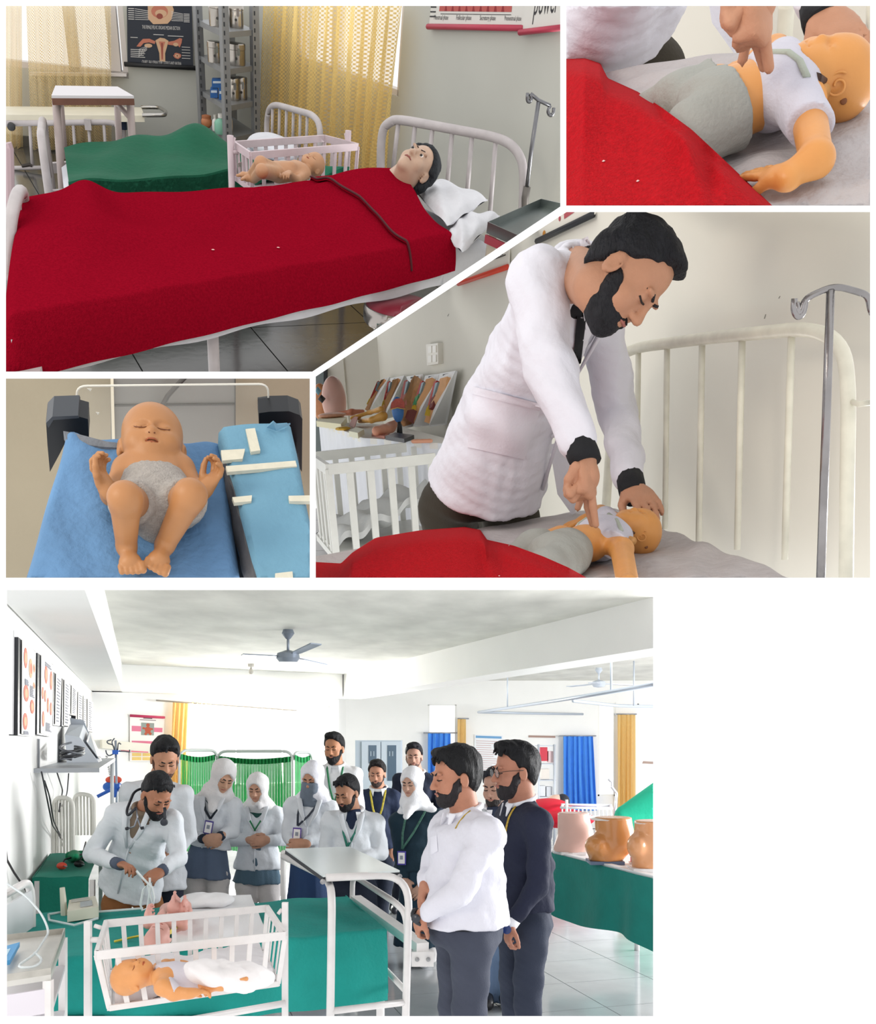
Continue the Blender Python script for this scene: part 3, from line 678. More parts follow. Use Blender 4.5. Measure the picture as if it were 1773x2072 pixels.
# ---------------------------------------------------------------- set A: ward with a red-blanketed bed
def build_A():
    S = SA; yb = 8.3
    wm = M('#b9b9b1', .9, 0, .05, 30, .03, 2)
    p0 = V(-.2, yb, 0); d2 = nrm(V(1.55,-2.85,0)); n2 = V(-d2[1], d2[0], 0); n2 = -n2 if n2[1] < 0 else n2      # n2 points out of the room
    Bk = lambda u, v, off=0.: S.y(u, v, yb - off); W2 = lambda u, v, off=0.: S.w(u, v, (p0 - n2*off)[:2], d2)
    zb = lambda u, v: S.y(u, v, yb)[2]
    # back wall with window, side wall with window
    x0, x1 = Bk(-60, 80)[0], Bk(254, 80)[0]
    z0 = zb(150, 148)
    wall(S, 'wall_back', (0, yb), (1, 0), -4, -.15, -.02, 2.6, [(x0, x1, z0, 2.2)], wm)
    fm = M('#cfc9c6', .5); gl = Mglass('pane', '#e8f0f2', .08)
    window(S, 'window_1', (0, yb), (1, 0), x0, x1, z0, 2.2, [Bk(144, 80)[0], Bk(228, 80)[0]], fm, gl, .07)
    sA, zA = sz(S, 600, 150, p0, d2); sB, zB = sz(S, 806, 196, p0, d2)
    wall(S, 'wall_side', p0[:2], d2, 0, 6, -.02, 2.6, [(sA, sB, zB, 2.2)], wm, side=1 if n2 @ V(-d2[1], d2[0], 0) > 0 else -1)
    window(S, 'window_2', p0[:2], d2, sA, sB, zB, 2.2, [(sA+sB)/2 - .15], fm, gl, .06, side=1 if n2 @ V(-d2[1], d2[0], 0) > 0 else -1)
    struct(S, 'baseboard_back', MB().slab([V(-4,yb-.02,0),V(-.2,yb-.02,0),V(-.2,yb-.02,.06),V(-4,yb-.02,.06)], (0,.02,0)), M('#5d5c58', .4), 0)
    struct(S, 'trim_2', MB().slab([Bk(60,147,.06),Bk(256,150,.06),Bk(256,155,.06),Bk(60,153,.06)], (0,.06,0)), fm, 0)
    tilefloor(S, 'floor_ward', (-3.2, 2.6), (.95, .31), 10, 12, .6, M('#4d4c49', .16, 0, .05, 20, .16, 5, .5), M('#1d1d1c', .7))
    # curtains
    lace = Mlace('lace_yellow', '#efdcae', .34, 330, 330, .6); lace2 = Mlace('lace_gold', '#ecd08a', .40, 300, 300, .55)
    k = .10
    curtain(S, [Bk(2,-20,k), Bk(44,-20,k)], [Bk(2,299,k), Bk(46,299,k)], 4, .03, (0,-1,0), lace, 'narrow yellow lace curtain at the outer window edge by the stretcher', 50, 20)
    curtain(S, [Bk(52,-20,k), Bk(140,-20,k), Bk(224,-20,k)], [Bk(66,302,k), Bk(150,302,k), Bk(226,302,k)], 9, .03, (0,-1,0), lace, 'wide sheer yellow lace curtain over the window behind the stretcher', 120, 24)
    curtain(S, [W2(538,-30,.08), W2(590,-30,.08), W2(646,-30,.08)], [W2(534,350,.08), W2(575,350,.08), W2(625,350,.08)], 5, .035, n2*-1, lace2, 'gold lace curtain beside the slotted steel rack', 70, 24)
    curtain(S, [W2(640,-30,.12), W2(730,-30,.12), W2(816,-30,.12)], [W2(622,362,.12), W2(710,362,.12), W2(772,362,.12)], 7, .035, n2*-1, lace2, 'gold lace curtain drawn across the window beside the red bed headboard', 100, 24)
    # black anatomy chart
    q = [Bk(256,-62,.03), Bk(387,-60,.03), Bk(391,137,.03), Bk(258,130,.03)]
    t = thing(S, 'anatomy_chart', 'black hanging chart of a womb diagram on the wall beside the rack', 'poster', q[3]); wd = np.linalg.norm(q[1]-q[0]); hg = np.linalg.norm(q[3]-q[0])
    part('canvas', MB().slab(q, (0,.006,0)), M('#2b2f38', .7), t, 0)
    part('rod', MB().tube([q[3] + V(-.02,-.01,0), q[2] + V(.02,-.01,0)], .014, 8), M('#1c1d20', .5), t, 180)
    s = Sheet(quad(*q), (0,-1,0), wd, hg); C0, C1, C2, C3 = 0, 1, 2, 3
    s.poly([(.32,.30),(.66,.28),(.72,.40),(.68,.50),(.62,.545),(.40,.555),(.32,.50)], 1); s.disc(.50,.42,.13,.07,2); s.disc(.52,.44,.09,.04,1); s.disc(.50,.47,.05,.03,3)
    for i in range(6):
        s.line([(.12,.40+.022*i),(.33,.42+.018*i)], .003, 0); s.line([(.68,.42+.018*i),(.86,.44+.014*i)], .003, 0); s.rect(.02,.395+.022*i,.11,.403+.022*i,0); s.rect(.87,.435+.016*i,.96,.442+.016*i,0)
    s.text('THE FEMALE PELVIC ORGANS MEDIAN SECTION', .52, .59, .028, 0, maxw=.58)
    # womb, tubes and ovaries
    s.poly([(.43,.725),(.50,.695),(.57,.70),(.63,.725),(.60,.80),(.575,.86),(.575,.95),(.49,.95),(.485,.86),(.46,.80)], 1); s.poly([(.48,.735),(.58,.735),(.55,.80),(.545,.93),(.515,.93),(.51,.80)], 2); s.poly([(.515,.75),(.545,.75),(.533,.92),(.526,.92)], 3)
    s.poly([(.43,.735),(.34,.71),(.24,.715),(.18,.76),(.14,.80),(.20,.80),(.25,.76),(.33,.75),(.42,.765)], 2); s.disc(.32,.785,.06,.022,1); s.poly([(.62,.735),(.72,.72),(.80,.69),(.84,.695),(.83,.74),(.80,.79),(.76,.76),(.70,.77),(.62,.765)], 2); s.disc(.74,.76,.04,.02,1)
    s.disc(.76,.88,.058,.032,2,14,.12); s.disc(.76,.88,.035,.019,1); s.disc(.76,.88,.014,.008,3)
    s.rect(.40,.66,.56,.667,0); s.rect(.62,.668,.86,.675,0); s.rect(.05,.70,.16,.707,0)
    for i in range(5): s.rect(.05,.83+.020*i,.05+.22-.02*(i % 2),.837+.020*i,0); s.rect(.83,.78+.03*i,.96,.786+.03*i,0); s.line([(.16,.835+.02*i),(.30,.79+.01*i)], .002, 0)
    s.text('OVARY, FALLOPIAN TUBE, UTERUS AND VAGINA', .52, .965, .028, 0, maxw=.60); s.rect(.1,.982,.92,.985,0)
    part('print', s.mb, [M('#c9c6c2', .8), M('#c9a483', .8), M('#b9735d', .8), M('#8e4a3e', .8)], t, 0)
    # slotted-angle steel rack
    def rp(u, y): return S.y(u, 300, y)
    c = [S.y(408,200,7.95), S.y(458,200,7.45), S.y(517,200,7.75), S.y(470,200,8.22)]; gx = M('#86888a', .45, .3, .05, 40, .08, 8)
    t = thing(S, 'steel_rack', 'grey slotted-angle steel rack standing in the room corner', 'shelf', V(c[1][0], c[1][1], 0)); F2 = lambda p, z: V(p[0], p[1], z)
    for i, p in enumerate(c):
        po = part('post', MB().bar(F2(p,0), F2(p,1.25), .045, .045, d2), gx, t, 0)
        if i < 3:
            mb = MB()
            for j in range(26): mb.box(F2(p, .12+.044*j) + V(0,-.0245,0), (.014,.004,.022))
            part('slot', mb, M('#303234', .6), po, 0, kind='stuff')
    zs = [S.y(459, v, 7.45)[2] for v in (66, 141, 215)] + [S.y(459, 281, 7.45)[2]]
    for z in zs: part('shelf', MB().slab([F2(p, z) for p in c], (0,0,-.03)), gx, t, 0)
    # steel drums, boxes and bottles on the rack
    st = M('#a8a29a', .22, .95, .05, 20, .08, 6); snap = lambda p: V(p[0], p[1], min(zs, key=lambda z: abs(z - p[2])))
    def drum(u0, u1, vb, vt, y, label):
        a, b = S.y(u0, vb, y), S.y(u1, vb, y); z = S.y((u0+u1)/2, vb, y)[2]; zt = S.y((u0+u1)/2, vt, y)[2]; r = np.linalg.norm(b - a)/2; o = snap((a + b)/2); h = zt - z
        t = thing(S, 'steel_drum', label, 'canister', o, 'steel dressing drums on the rack')
        part('body', MB().lathe([(r*.97,0),(r,.01),(r,h*.70),(r*.97,h*.72)], o, n=26), st, t, 30)
        part('lid', MB().lathe([(r*1.03,h*.72),(r*1.03,h*.96),(r*.97,h),(r*.2,h*1.01)], o, n=26), st, t, 30)
        part('clasp', MB().bar(o + V(r*.3,-r*1.0,h*.5), o + V(r*.3,-r*1.02,h*.82), .015, .012, (0,1,0)), st, t, 0)
        for i in range(3): part('vent_hole', MB().lathe([(.008,-.002),(.008,.002)], o + V((i-1)*r*.3,-r*.98+ .03*abs(i-1),h*.35), (0,1,0), 8), M('#3a3835', .5), t, 0)
    drum(424,459,62,10,7.72,'tall steel drum on the top rack shelf, tucked behind the centre post'); drum(464,493,58,8,7.75,'steel drum with dark vents on the top rack shelf')
    drum(421,452,136,94,7.72,'steel drum on the middle rack shelf beside a shorter drum'); drum(462,497,139,94,7.68,'wide steel drum at the open end of the middle rack shelf'); drum(447,467,137,92,7.82,'narrow steel drum wedged between two drums on the middle shelf')
    drum(461,486,213,168,7.70,'steel drum on the lower shelf next to blue boxes'); drum(478,501,214,169,7.76,'steel drum at the end of the lower shelf')
    def carton(u0, v0, u1, v1, y, label):
        a, b, c_, d_ = S.y(u0,v1,y), S.y(u1,v1,y), S.y(u1,v0,y), S.y(u0,v0,y); dz_ = (snap(a)[2] - (a[2]+b[2])/2 + (.001 if v1 > 195 else .0)) if v1 > 195 else carton.lift; carton.lift = dz_; a, b, c_, d_ = [p + V(0,0,dz_) for p in (a, b, c_, d_)]; t = thing(S, 'carton', label, 'box', (a+b)/2, 'small blue cartons on the rack')
        part('box', MB().slab([a,b,c_,d_], (0,.07,0)), M('#2a5f9c', .5), t, 0); L = lambda x, z: a + (b-a)*x + (d_-a)*z + V(0,-.002,0)
        part('label_strip', MB().slab([L(.1,.55),L(.9,.55),L(.9,.8),L(.1,.8)], (0,.002,0)), M('#c9d3da', .6), t, 0)
    carton(426,189,441,208,7.70,'dark blue carton under the top carton, outer one'); carton(443,189,456,211,7.66,'blue carton with a pale face under the top carton, inner one'); carton(429,170,453,187,7.70,'blue carton lying on top of two others beside a drum')
    def bottle(u, vb, vt, r, y, col, capc, label):
        o = S.y(u, vb, y); h = S.y(u, vt, y)[2] - o[2]; o = snap(o); t = thing(S, 'bottle', label, 'bottle', o)
        part('body', MB().lathe([(r*.9,0),(r,.01),(r,h*.55),(r*.8,h*.68),(r*.4,h*.76),(r*.35,h*.8)], o, n=16), M(col, .4), t, 40); part('cap', MB().lathe([(r*.45,h*.8),(r*.45,h),(r*.2,h*1.0)], o, n=12), M(capc, .4), t, 40)
    bottle(449,278,238,.045,7.6,'#7fb59d','#d9d6cf','green pump bottle on the bottom rack shelf'); bottle(437,278,246,.022,7.68,'#d8d5d0','#cfcac2','slim white tube bottle beside the green bottle'); bottle(464,279,240,.025,7.72,'#d9cfc4','#e0dcd5','cream bottle behind the rack post'); 
    o = snap(S.y(419,268,7.72)); t = thing(S, 'orange_jar', 'round orange jar on the bottom rack shelf', 'jar', o); D = SDF(); D.ell(o + V(0,0,.038), (.036,.036,.038)); solid('body', D, .01, M('#b8764e', .5), t); part('lid', MB().lathe([(.03,.06),(.03,.075),(.01,.08)], o, n=12), M('#a5653f', .5), t)
    # cream stretcher trolley by the window
    y = 7.55; P = lambda u, v, d=0.: S.y(u, v, y + d); cr = M('#d8d2be', .5, 0, .05, 30, .05, 8); pw = M('#b7b0b0', .45, 0, .1, 40, .10, 14)
    t = thing(S, 'stretcher_trolley', 'cream topped stretcher trolley with chrome handle under the window', 'trolley', P(120,345))
    part('top', MB().slab([P(-20,232), P(292,234), P(286,217,.5), P(-20,215,.5)], (0,0,-.035)), cr, t, 0)
    part('handle', MB().tube(fillet([P(288,233,-.01), P(334,233), P(336,226,.2), P(322,217,.45), P(286,217,.45)], .05), .012, 10), M('#b5b2ad', .2, .9), t, 180)
    part('upper_rail', MB().tube(fillet([P(-20,250), P(225,247), P(240,254), P(241,300), P(241,350)], .05), .017, 10), pw, t, 180)
    part('lower_rail', MB().tube([P(-20,341), P(105,339)], .013, 8), pw, t, 180)
    for (u, v0, v1) in ((60,250,342),(94,250,330),(148,250,330),(179,250,330),(210,250,330)): part('bar', MB().tube([P(u,v0), P(u+6,v1)], .010, 8), pw, t, 180)
    for u in (242, 250): part('leg', MB().tube([P(u,232,.1), P(u,300,.1), P(u+2,352,.1)], .016, 8), pw, t, 180)
    part('bolt_cap', MB().lathe([(.025,0),(.022,.02),(.005,.025)], P(23,256,-.02), (0,-1,0), 12), M('#3a3b3d', .5), t); part('bracket', MB().box(P(178,252,-.02), (.04,.02,.06)), pw, t, 0); part('rubber_tip', MB().lathe([(.02,0),(.022,.05),(.015,.06)], P(251,262,.1), (0,0,1), 10), M('#2e3b55', .6), t)
    single(S, 'cloth_scrap', MB().tube([P(45,336,0), P(60,333,0), P(66,335,0)], .02, 6, flat=.5), M('#3c3632', .8), 'dark cloth scrap lying on the lower bar of the stretcher trolley', 'cloth')
    # green-covered bed
    gz = .42; Z = lambda u, v, z=gz: S.z(u, v, z); qg = quad(Z(122,320), Z(560,288), Z(645,342), Z(128,378))
    t = thing(S, 'ward_bed', 'white tubular bed made up with white sheets under a green cover', 'bed', V(*Z(330,330)[:2], 0))
    rail_a, rail_b = Z(100,396,gz-.16), Z(640,358,gz-.16)
    part('side_rail', MB().bar(rail_a, rail_b, .03, .05), pw, t, 0); part('far_rail', MB().bar(Z(100,340,gz-.16), Z(556,304,gz-.16), .03, .05), pw, t, 0)
    fa, fb = Z(98,386,gz-.1), Z(98,326,gz-.1)
    part('footboard', MB().tube(fillet([V(fa[0],fa[1],0), V(fa[0],fa[1],gz+.14), V(fb[0],fb[1],gz+.10), V(fb[0],fb[1],0)], .10), .020, 10), pw, t, 180)
    for i in range(1, 5):
        a = lerp(fa, fb, i/5); part('footboard_bar', MB().tube([V(a[0],a[1],gz-.15), V(a[0],a[1],gz+.09)], .010, 8), pw, t, 180)
    part('crank', MB().tube([fa + V(-.02,-.05,-.08), fa + V(-.07,-.12,-.08), fa + V(-.1,-.12,-.1)], .012, 8), M('#4c4b49', .4, .6), t, 180)
    part('corner_plate', MB().slab([Z(106,386,gz-.14),Z(136,384,gz-.14),Z(136,397,gz-.14),Z(108,400,gz-.14)], (0,0,-.02)), pw, t, 0)
    yh = 6.75; hq = nrm(Z(645,342) - Z(560,288)); ho = nrm(np.cross(hq, V(0,0,1))); ho = ho if ho[0] > 0 else -ho; H = lambda u, v: S.w(u, v, (Z(560,288) + ho*.05)[:2], hq)
    part('headboard', MB().tube(fillet([H(540,330), H(540,240), H(546,216), H(560,212), H(632,232), H(648,250), H(648,370)], .06), .017, 10), pw, t, 180)
    for i in range(6):
        u = 552 + 14*i; part('headboard_bar', MB().tube([H(u, 214+3.2*i), H(u-2, 300)], .0085, 8), pw, t, 180)
    for (u, v) in ((150,400),(470,372)): 
        a = Z(u, v, gz-.17); part('leg', MB().tube([a, V(a[0],a[1],0)], .02, 8), pw, t, 180)
    sheet = M('#cfd0d6', .9, 0, .3, 40, .05, 10)
    part('mattress', MB().grid(lambda s, t_: qg(s, t_) + V(0,0,-.012 - .03*max(0,1-min(s,1-s,t_,1-t_)/.06)**2 + .006*math.sin(40*s)), 40, 16, (0,0,-.12)), sheet, t, 60)
    def gcov(s, t_):
        s2 = .02 + .755*s; tt = min(t_, .86)/.86; p = qg(s2, tt); z = .02 + .03*math.sin(3.0*s+1)*(1-tt)
        z += .125*math.exp(-((s-.74)/.17)**2 - ((tt-.35)/.33)**2) + .06*math.exp(-((s-.42)/.22)**2 - ((tt-.3)/.3)**2) + .006*math.sin(18*s+6*tt) + .006*math.sin(9*s-12*tt)
        if t_ > .86: p = p + V(0,-.012,0); z = z*(1-(t_-.86)/.14) - .055*((t_-.86)/.14) + .002*math.sin(25*s)
        return p + V(0,0,z)
    t2 = thing(S, 'bed_cover', 'green cotton cover draped over a lying figure on the far bed', 'cover', Z(320,340)); part('cloth', MB().grid(gcov, 90, 44, (0,0,-.01)), M('#0f5a40', .85, 0, .4, 40, .08, 8), t2, 60)
    D = SDF(); a = qg(.90,.42) + V(0,0,.040); D.ell(a, (.25,.13,.05), rotm(ho), .03); D.noise(.004, 20, 1)
    t2 = thing(S, 'pillow', 'flat white pillow at the head of the green-covered bed', 'pillow', a); solid('case', D, .014, sheet, t2)
    # over-bed table
    y = 6.1; T = lambda u, v, d=0.: S.y(u, v, y + d); tb = M('#d3cfd2', .4)
    t = thing(S, 'overbed_table', 'white topped over-bed table with wooden edge across the green bed', 'table', T(190,420)); zt = T(104,193)[2]
    q = [S.z(104,193,zt), S.z(271,194,zt), S.z(238,175,zt), S.z(112,173,zt)]
    part('table_top', MB().slab(q, (0,0,-.012)), tb, t, 0); part('wood_edge', MB().slab([p - V(0,0,.012) for p in q], (0,0,-.030)), M('#6f4a3c', .5, 0, .1, 40, .1, 20), t, 0)
    lg = M('#b9aaa6', .4, 0, .05, 40, .06, 14)
    L = lambda u, v, dz=0: S.z(u, v, zt - .04)
    a, b, c_, d_ = S.z(113,200,zt-.03), S.z(263,201,zt-.03), S.z(236,182,zt-.03), S.z(120,180,zt-.03)
    for (p, u, v) in ((a, 129, 425), (b, 276, 425)): 
        e = S.y(u, v, p[1]); part('leg', MB().tube([p, lerp(p, e, .5), e], .020, 10), lg, t, 180)
    for (p, u, v) in ((c_, 243, 330), (d_, 131, 320)):
        e = S.y(u, v, p[1]); part('leg', MB().tube([p, lerp(p, e, .5), e], .018, 10), lg, t, 180)
    part('brace', MB().tube(fillet([S.y(234,208,c_[1]), S.y(242,214,c_[1]-.2), S.y(262,237,b[1])], .05), .014, 8), lg, t, 180); part('brace', MB().tube(fillet([S.y(122,206,d_[1]), S.y(118,214,d_[1]-.2), S.y(115,235,a[1])], .05), .014, 8), lg, t, 180)
    # pink-white cot with a doll
    cz = .65; C = lambda u, v, z=cz: S.z(u, v, z); nl, nr, fr, fl = C(507,315), C(724,297), C(657,280), C(474,293); pk = M('#c9b7bc', .45, 0, .08, 40, .06, 16)
    t = thing(S, 'baby_cot', 'pinkish white barred baby cot between the red and green beds', 'cot', V(nl[0], nl[1], 0)); dz = V(0,0,S.y(515,384,nl[1])[2] - cz)
    for a, b in ((nl,nr),(nr,fr),(fr,fl),(fl,nl)):
        part('top_rail', MB().bar(a, b, .012, .030), pk, t, 0); part('bottom_rail', MB().bar(a+dz, b+dz, .012, .02), pk, t, 0)
    for (a, b, n) in ((nl,nr,9),(fl,fr,9),(nl,fl,4),(nr,fr,4)):
        for i in range(n + 1):
            p = lerp(a, b, i/n); q2 = p*.985 + .015*(nl+fr)/2; part('bar', MB().bar(p, q2 + dz, .007, .018, b - a), pk, t, 0)
    for (u, v0, p) in ((466,274,lerp(nl,fl,.75)), (705,264,lerp(nr,fr,.45))):
        a = S.y(u, v0, p[1]); part('post', MB().tube([V(a[0],a[1],0), V(a[0],a[1],a[2])], .015, 8), pk, t, 180)
        part('pivot', MB().tube([V(a[0],a[1],cz-.02), p - V(0,0,.02)], .01, 6), pk, t, 180); part('latch', MB().tube([V(a[0],a[1],cz-.03), lerp(a, p, .6) + V(0,0,.02)], .006, 6), pk, t, 180)
    part('cot_floor', MB().slab([p + dz + V(0,0,.01) for p in (nl,nr,fr,fl)], (0,0,-.012)), pk, t, 0)
    part('name_card', MB().prism([C(480,330,.6), C(490,327,.6), C(492,352,.52), C(484,350,.52)], (.002,0,0)), M('#d3c6c2', .7), t, 0)
    zf = cz + dz[2]; qc = quad(*[p + dz for p in (nl,nr,fr,fl)])
    single(S, 'cot_cloth', MB().grid(lambda s, t_: qc(.05+.9*s, .08+.84*t_) + V(0,0,.03+.02*math.sin(8*s+5*t_)), 24, 14, (0,0,-.02)), M('#1d6e52', .85, 0, .3, 60, .06, 10), 'folded green cloth under the doll in the pinkish cot', 'cloth', smooth=60)
    r = thing(S, 'infant_doll', 'naked-chested doll in a white nappy lying in the pinkish cot', 'doll', C(580,345,zf)); b = lambda u, v, z: S.z(u, v, zf + .05 + z)
    bx = nrm(nr - nl); by = np.cross(V(0,0,1), bx); hc = b(633,332,.06)
    R = rotm(nrm(V(0,0,1) - .35*by*1 - .45*bx), bx + V(0,0,.3))
    arms = [(b(612,344,.05), b(590,338,.07), b(572,342,.06), b(560,348,.05), V(0,0,-1), 1), (b(618,352,.04), b(600,366,.03), b(585,352,.07), b(572,350,.09), V(0,0,-1), -1)]
    legs = [(b(556,345,.05), b(528,330,.12), b(506,356,.03), b(493,354,.03), V(0,0,1)), (b(560,352,.05), b(530,346,.12), b(514,362,.03), b(502,361,.03), V(0,0,1))]
    doll(S, r, (hc, R, .105), (b(616,344,.055), b(600,345,.05), b(580,347,.05), b(560,349,.045)), arms, legs, '#b98a66', .0045, .82)
    D = SDF(); Rb = rotm(V(0,0,1), bx); D.ell(b(566,348,.045), (.06,.044,.05), Rb, .02); D.ell(b(577,346,.045), (.056,.043,.03), Rb, .02); solid('nappy', D, .005, M('#b5b0ac', .9, 0, .3, 100), r)
    # red-blanketed bed
    rz = .60; Z = lambda u, v, z=rz: S.z(u, v, z); qr = quad(Z(40,420), Z(822,374), Z(1000,470), Z(15,648)); bx = nrm(Z(900,400) - Z(40,500)); by = np.cross(V(0,0,1), bx); by = -by if by[1] > 0 else by
    t = thing(S, 'hospital_bed', 'white tubular hospital bed with chipped rails under the red blanket', 'bed', V(*qr(.5,.5)[:2], 0))
    a, b_ = S.z(8,742,.44), S.z(995,512,.44)
    part('side_rail', MB().bar(a, b_, .03, .055), pw, t, 0); part('far_rail', MB().bar(Z(40,430,.44), Z(822,384,.44), .03, .05), pw, t, 0); part('mesh_base', MB().slab([Z(40,430,.47), Z(822,384,.47), Z(1000,490,.47), Z(20,660,.47)], (0,0,-.01)), M('#8b8987', .6), t, 0)
    hd = nrm(Z(1055,425,.5) - Z(770,345,.5)); W = lambda u, v: S.w(u, v, Z(770,345,.5)[:2], hd)
    part('headboard', MB().tube(fillet([W(772,420), W(770,345), W(772,262), W(790,246), W(806,241), W(1012,279), W(1045,300), W(1062,340), W(1056,460)], .12, 7), .022, 12), pw, t, 180)
    for (u, v0, v1) in ((806,250,345),(840,254,360),(875,261,375),(915,270,388),(955,278,410),(1003,289,428)): part('headboard_bar', MB().tube([W(u,v0), W(u-11,v1)], .0115, 8), pw, t, 180)
    P = lambda u, v, z: S.z(u, v, z)
    part('footboard', MB().tube(fillet([S.y(14,560,3.6), S.y(20,450,3.75), S.y(33,398,3.9), S.y(42,384,4.05), S.y(47,396,4.12), S.y(44,520,4.15)], .08), .022, 10), pw, t, 180)
    part('footboard_bar', MB().tube([S.y(26,425,3.85), S.y(24,540,3.85)], .012, 8), pw, t, 180); part('footboard_bar', MB().tube([S.y(37,392,4.0), S.y(36,500,4.0)], .012, 8), pw, t, 180)
    part('gusset_plate', MB().slab([S.z(5,715,.46),S.z(95,718,.46),S.z(80,752,.46),S.z(0,770,.46)], (0,0,-.02)), pw, t, 0)
    for (u, v) in ((26,738),(80,724)): part('bolt', MB().lathe([(.016,0),(.016,.008),(.008,.012)], S.z(u, v, .465), (0,0,1), 8), M('#8a8580', .4, .6), t)
    for u in (430, 697): part('rail_joint', MB().box(lerp(a, b_, (u-8)/987) - by*0 + V(0,0,0), (.03,.045,.075)), pw, t, 0)
    for (u, v) in ((430,668),(800,580)): p = S.z(u, v, .42); part('leg', MB().tube([p, V(p[0], p[1], 0)], .02, 8), pw, t, 180)
    part('mattress', MB().grid(lambda s, t_: qr(s, t_) + V(0,0,-.02 - .04*max(0,1-min(s,1-s,t_,1-t_)/.05)**2 + .006*math.sin(30*s+8*t_)*math.sin(14*t_)), 60, 24, (0,0,-.11)), M('#c9cacf', .9, 0, .35, 30, .06, 9), t, 60)
    smax = .885
    def zred(s, t_):
        g = lambda c, w_, x: math.exp(-((x-c)/w_)**2)
        z = .03 + .055*g(.185,.05,s)*g(.14,.30,t_) + .05*g(.13,.10,s)*g(.5,.4,t_)
        z += .085*math.exp(-((t_-.36)/.30)**2)*(1/(1+math.exp(-(s-.80)/.045))) + .045*g(.26,.10,t_)*g(.62,.20,s) + .02*g(.10,.10,t_)*g(.38,.13,s)
        z -= .025*g(.33,.10,s)*g(.30,.17,t_) + .02*g(.52,.08,s)*g(.55,.2,t_)
        return z + .006*math.sin(11*s+9*t_) + .004*math.sin(27*s-13*t_) + .010*math.sin(5*s+14*t_)*t_ + .006*math.sin(44*s+3*math.sin(9*t_))*t_*t_
    def red(s, t_, lift=0., lo=0.):
        s2 = s*(smax+.022) - .022; ed = .78; tt = min(t_, ed)/ed; p = qr(s2, tt*.985 + .0); z = zred(s, tt)*(1 - .75*max(0, tt-.55)/.45)
        z -= .13*max(0, 1 - s/.03)**1.3 + .03*max(0, 1 - tt/.04)**2
        if t_ > ed:
            f = (t_-ed)/(1-ed); drop = .172 - .055*s; p = p + by*(.03*math.sin(f*1.57)); z -= drop*f**1.3
        return p + V(0,0,z + lift)
    rm = M('#8a0b20', 1.0, 0, .5, 260, .14, 130, 0)
    t2 = thing(S, 'blanket', 'red wool blanket with a folded-back edge spread over the lying manikin', 'blanket', qr(.4,.5)); part('wool', MB().grid(lambda s, t_: red(s, t_), 150, 70, (0,0,-.008)), rm, t2, 60)
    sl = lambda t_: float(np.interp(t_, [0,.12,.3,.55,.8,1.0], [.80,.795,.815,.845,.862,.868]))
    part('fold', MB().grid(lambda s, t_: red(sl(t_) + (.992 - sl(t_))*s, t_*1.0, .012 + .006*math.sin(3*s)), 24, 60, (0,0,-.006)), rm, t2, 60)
    part('fold_line', MB().tube([red(sl(x), x, .016) for x in np.linspace(.02, .97, 40)], .0045, 6), M('#4a0c18', .8), t2, 180)  # thin dark red tube following the blanket's fold edge
    for (s_, t_) in ((.42,.60),(.56,.66)): part('lint', MB().lathe([(.001,-.002),(.006,0),(.001,.002)], red(s_, t_, .004), (0,0,1), 6), M('#d9a9a4', .9), t2)
    # pillows
    for (pts, z, lab) in ((((839,386),(882,370),(988,404),(905,458)), .04, 'white pillow with pointed corner under the manikin head'), (((905,478),(930,440),(1012,436),(935,512)), .0, 'crumpled white under-pillow at the edge of the red bed')):
        qp = quad(*[Z(u, v, rz + z) for u, v in pts]); tp = thing(S, 'pillow', lab, 'pillow', qp(.5,.5))
        def pf(s, t_, sg): e = max(0, 1-(2*s-1)**4)*max(0, 1-(2*t_-1)**4); return qp(s, t_) + V(0,0,sg*.036*e**.5 + (.006*math.sin(14*s+9*t_) if sg > 0 else 0))
        mb = MB().grid(lambda s, t_: pf(s, t_, 1), 20, 20); mb.grid(lambda s, t_: pf(1-s, t_, -.5), 20, 20); mb.uv = None; part('case', mb, M('#cfcfd3', .9, 0, .4, 40, .05, 10), tp, 60)
    # manikin head
    r = thing(S, 'nursing_manikin', 'lying adult manikin with moulded black hair on the white pillow', 'manikin', Z(850,365))
    hc = Z(843,338,rz+.16); R = rotm(nrm(V(0,0,.86) + .36*by - .38*bx), bx*.9 + V(0,0,.55) + by*.1); Hd = Head(hc, R, .192); D = SDF(); nk = Z(806,374,rz+.08); Hd.skin(D, nk, True); D.cap(nk, Z(798,390,rz+.035), .055, .045, .05); D.ell(Z(792,398,rz+.025), (.11,.034,.08), rotm(V(0,0,1), bx), .04)
    body = solid('body', D, .0065, M('#b99a84', .4, 0, .05, 80, .06, 20), r); Hd.eyes(r, '#241a14', True); Hd.brows(r, '#2a211d', .003); Hd.mouth(r, '#8e4f48')
    Hd.hair(r, .006, hexc='#22262b', extra=(((.0,-.05,-.03),(.088,.07,.075)), ((.06,.0,.03),(.04,.06,.06)), ((-.06,.0,.03),(.04,.06,.06))), line=(.058,.075), nape=-.085, vol=.016, slope=.75, tufts=0)
    # drip stand, instrument trolley, stool
    y = 5.25; P = lambda u, v, d=0.: S.y(u, v, y + d); ch = M('#77777a', .3, .85, .1, 30, .15, 12)
    t = thing(S, 'drip_stand', 'slim steel drip stand with double hook at the red bed head', 'stand', V(P(1060,470)[0], P(1060,470)[1], 0))
    part('pole', MB().tube([P(1090,206), P(1076,300), P(1066,384)], .010, 8), ch, t, 180); part('clamp', MB().tube([P(1067,378), P(1063,400), P(1062,470)], [.018,.018,.016], 10), M('#6d6863', .5, .5), t, 180)
    part('hook_bar', MB().tube([P(1074,190), P(1090,203), P(1114,214)], .008, 8), ch, t, 180)
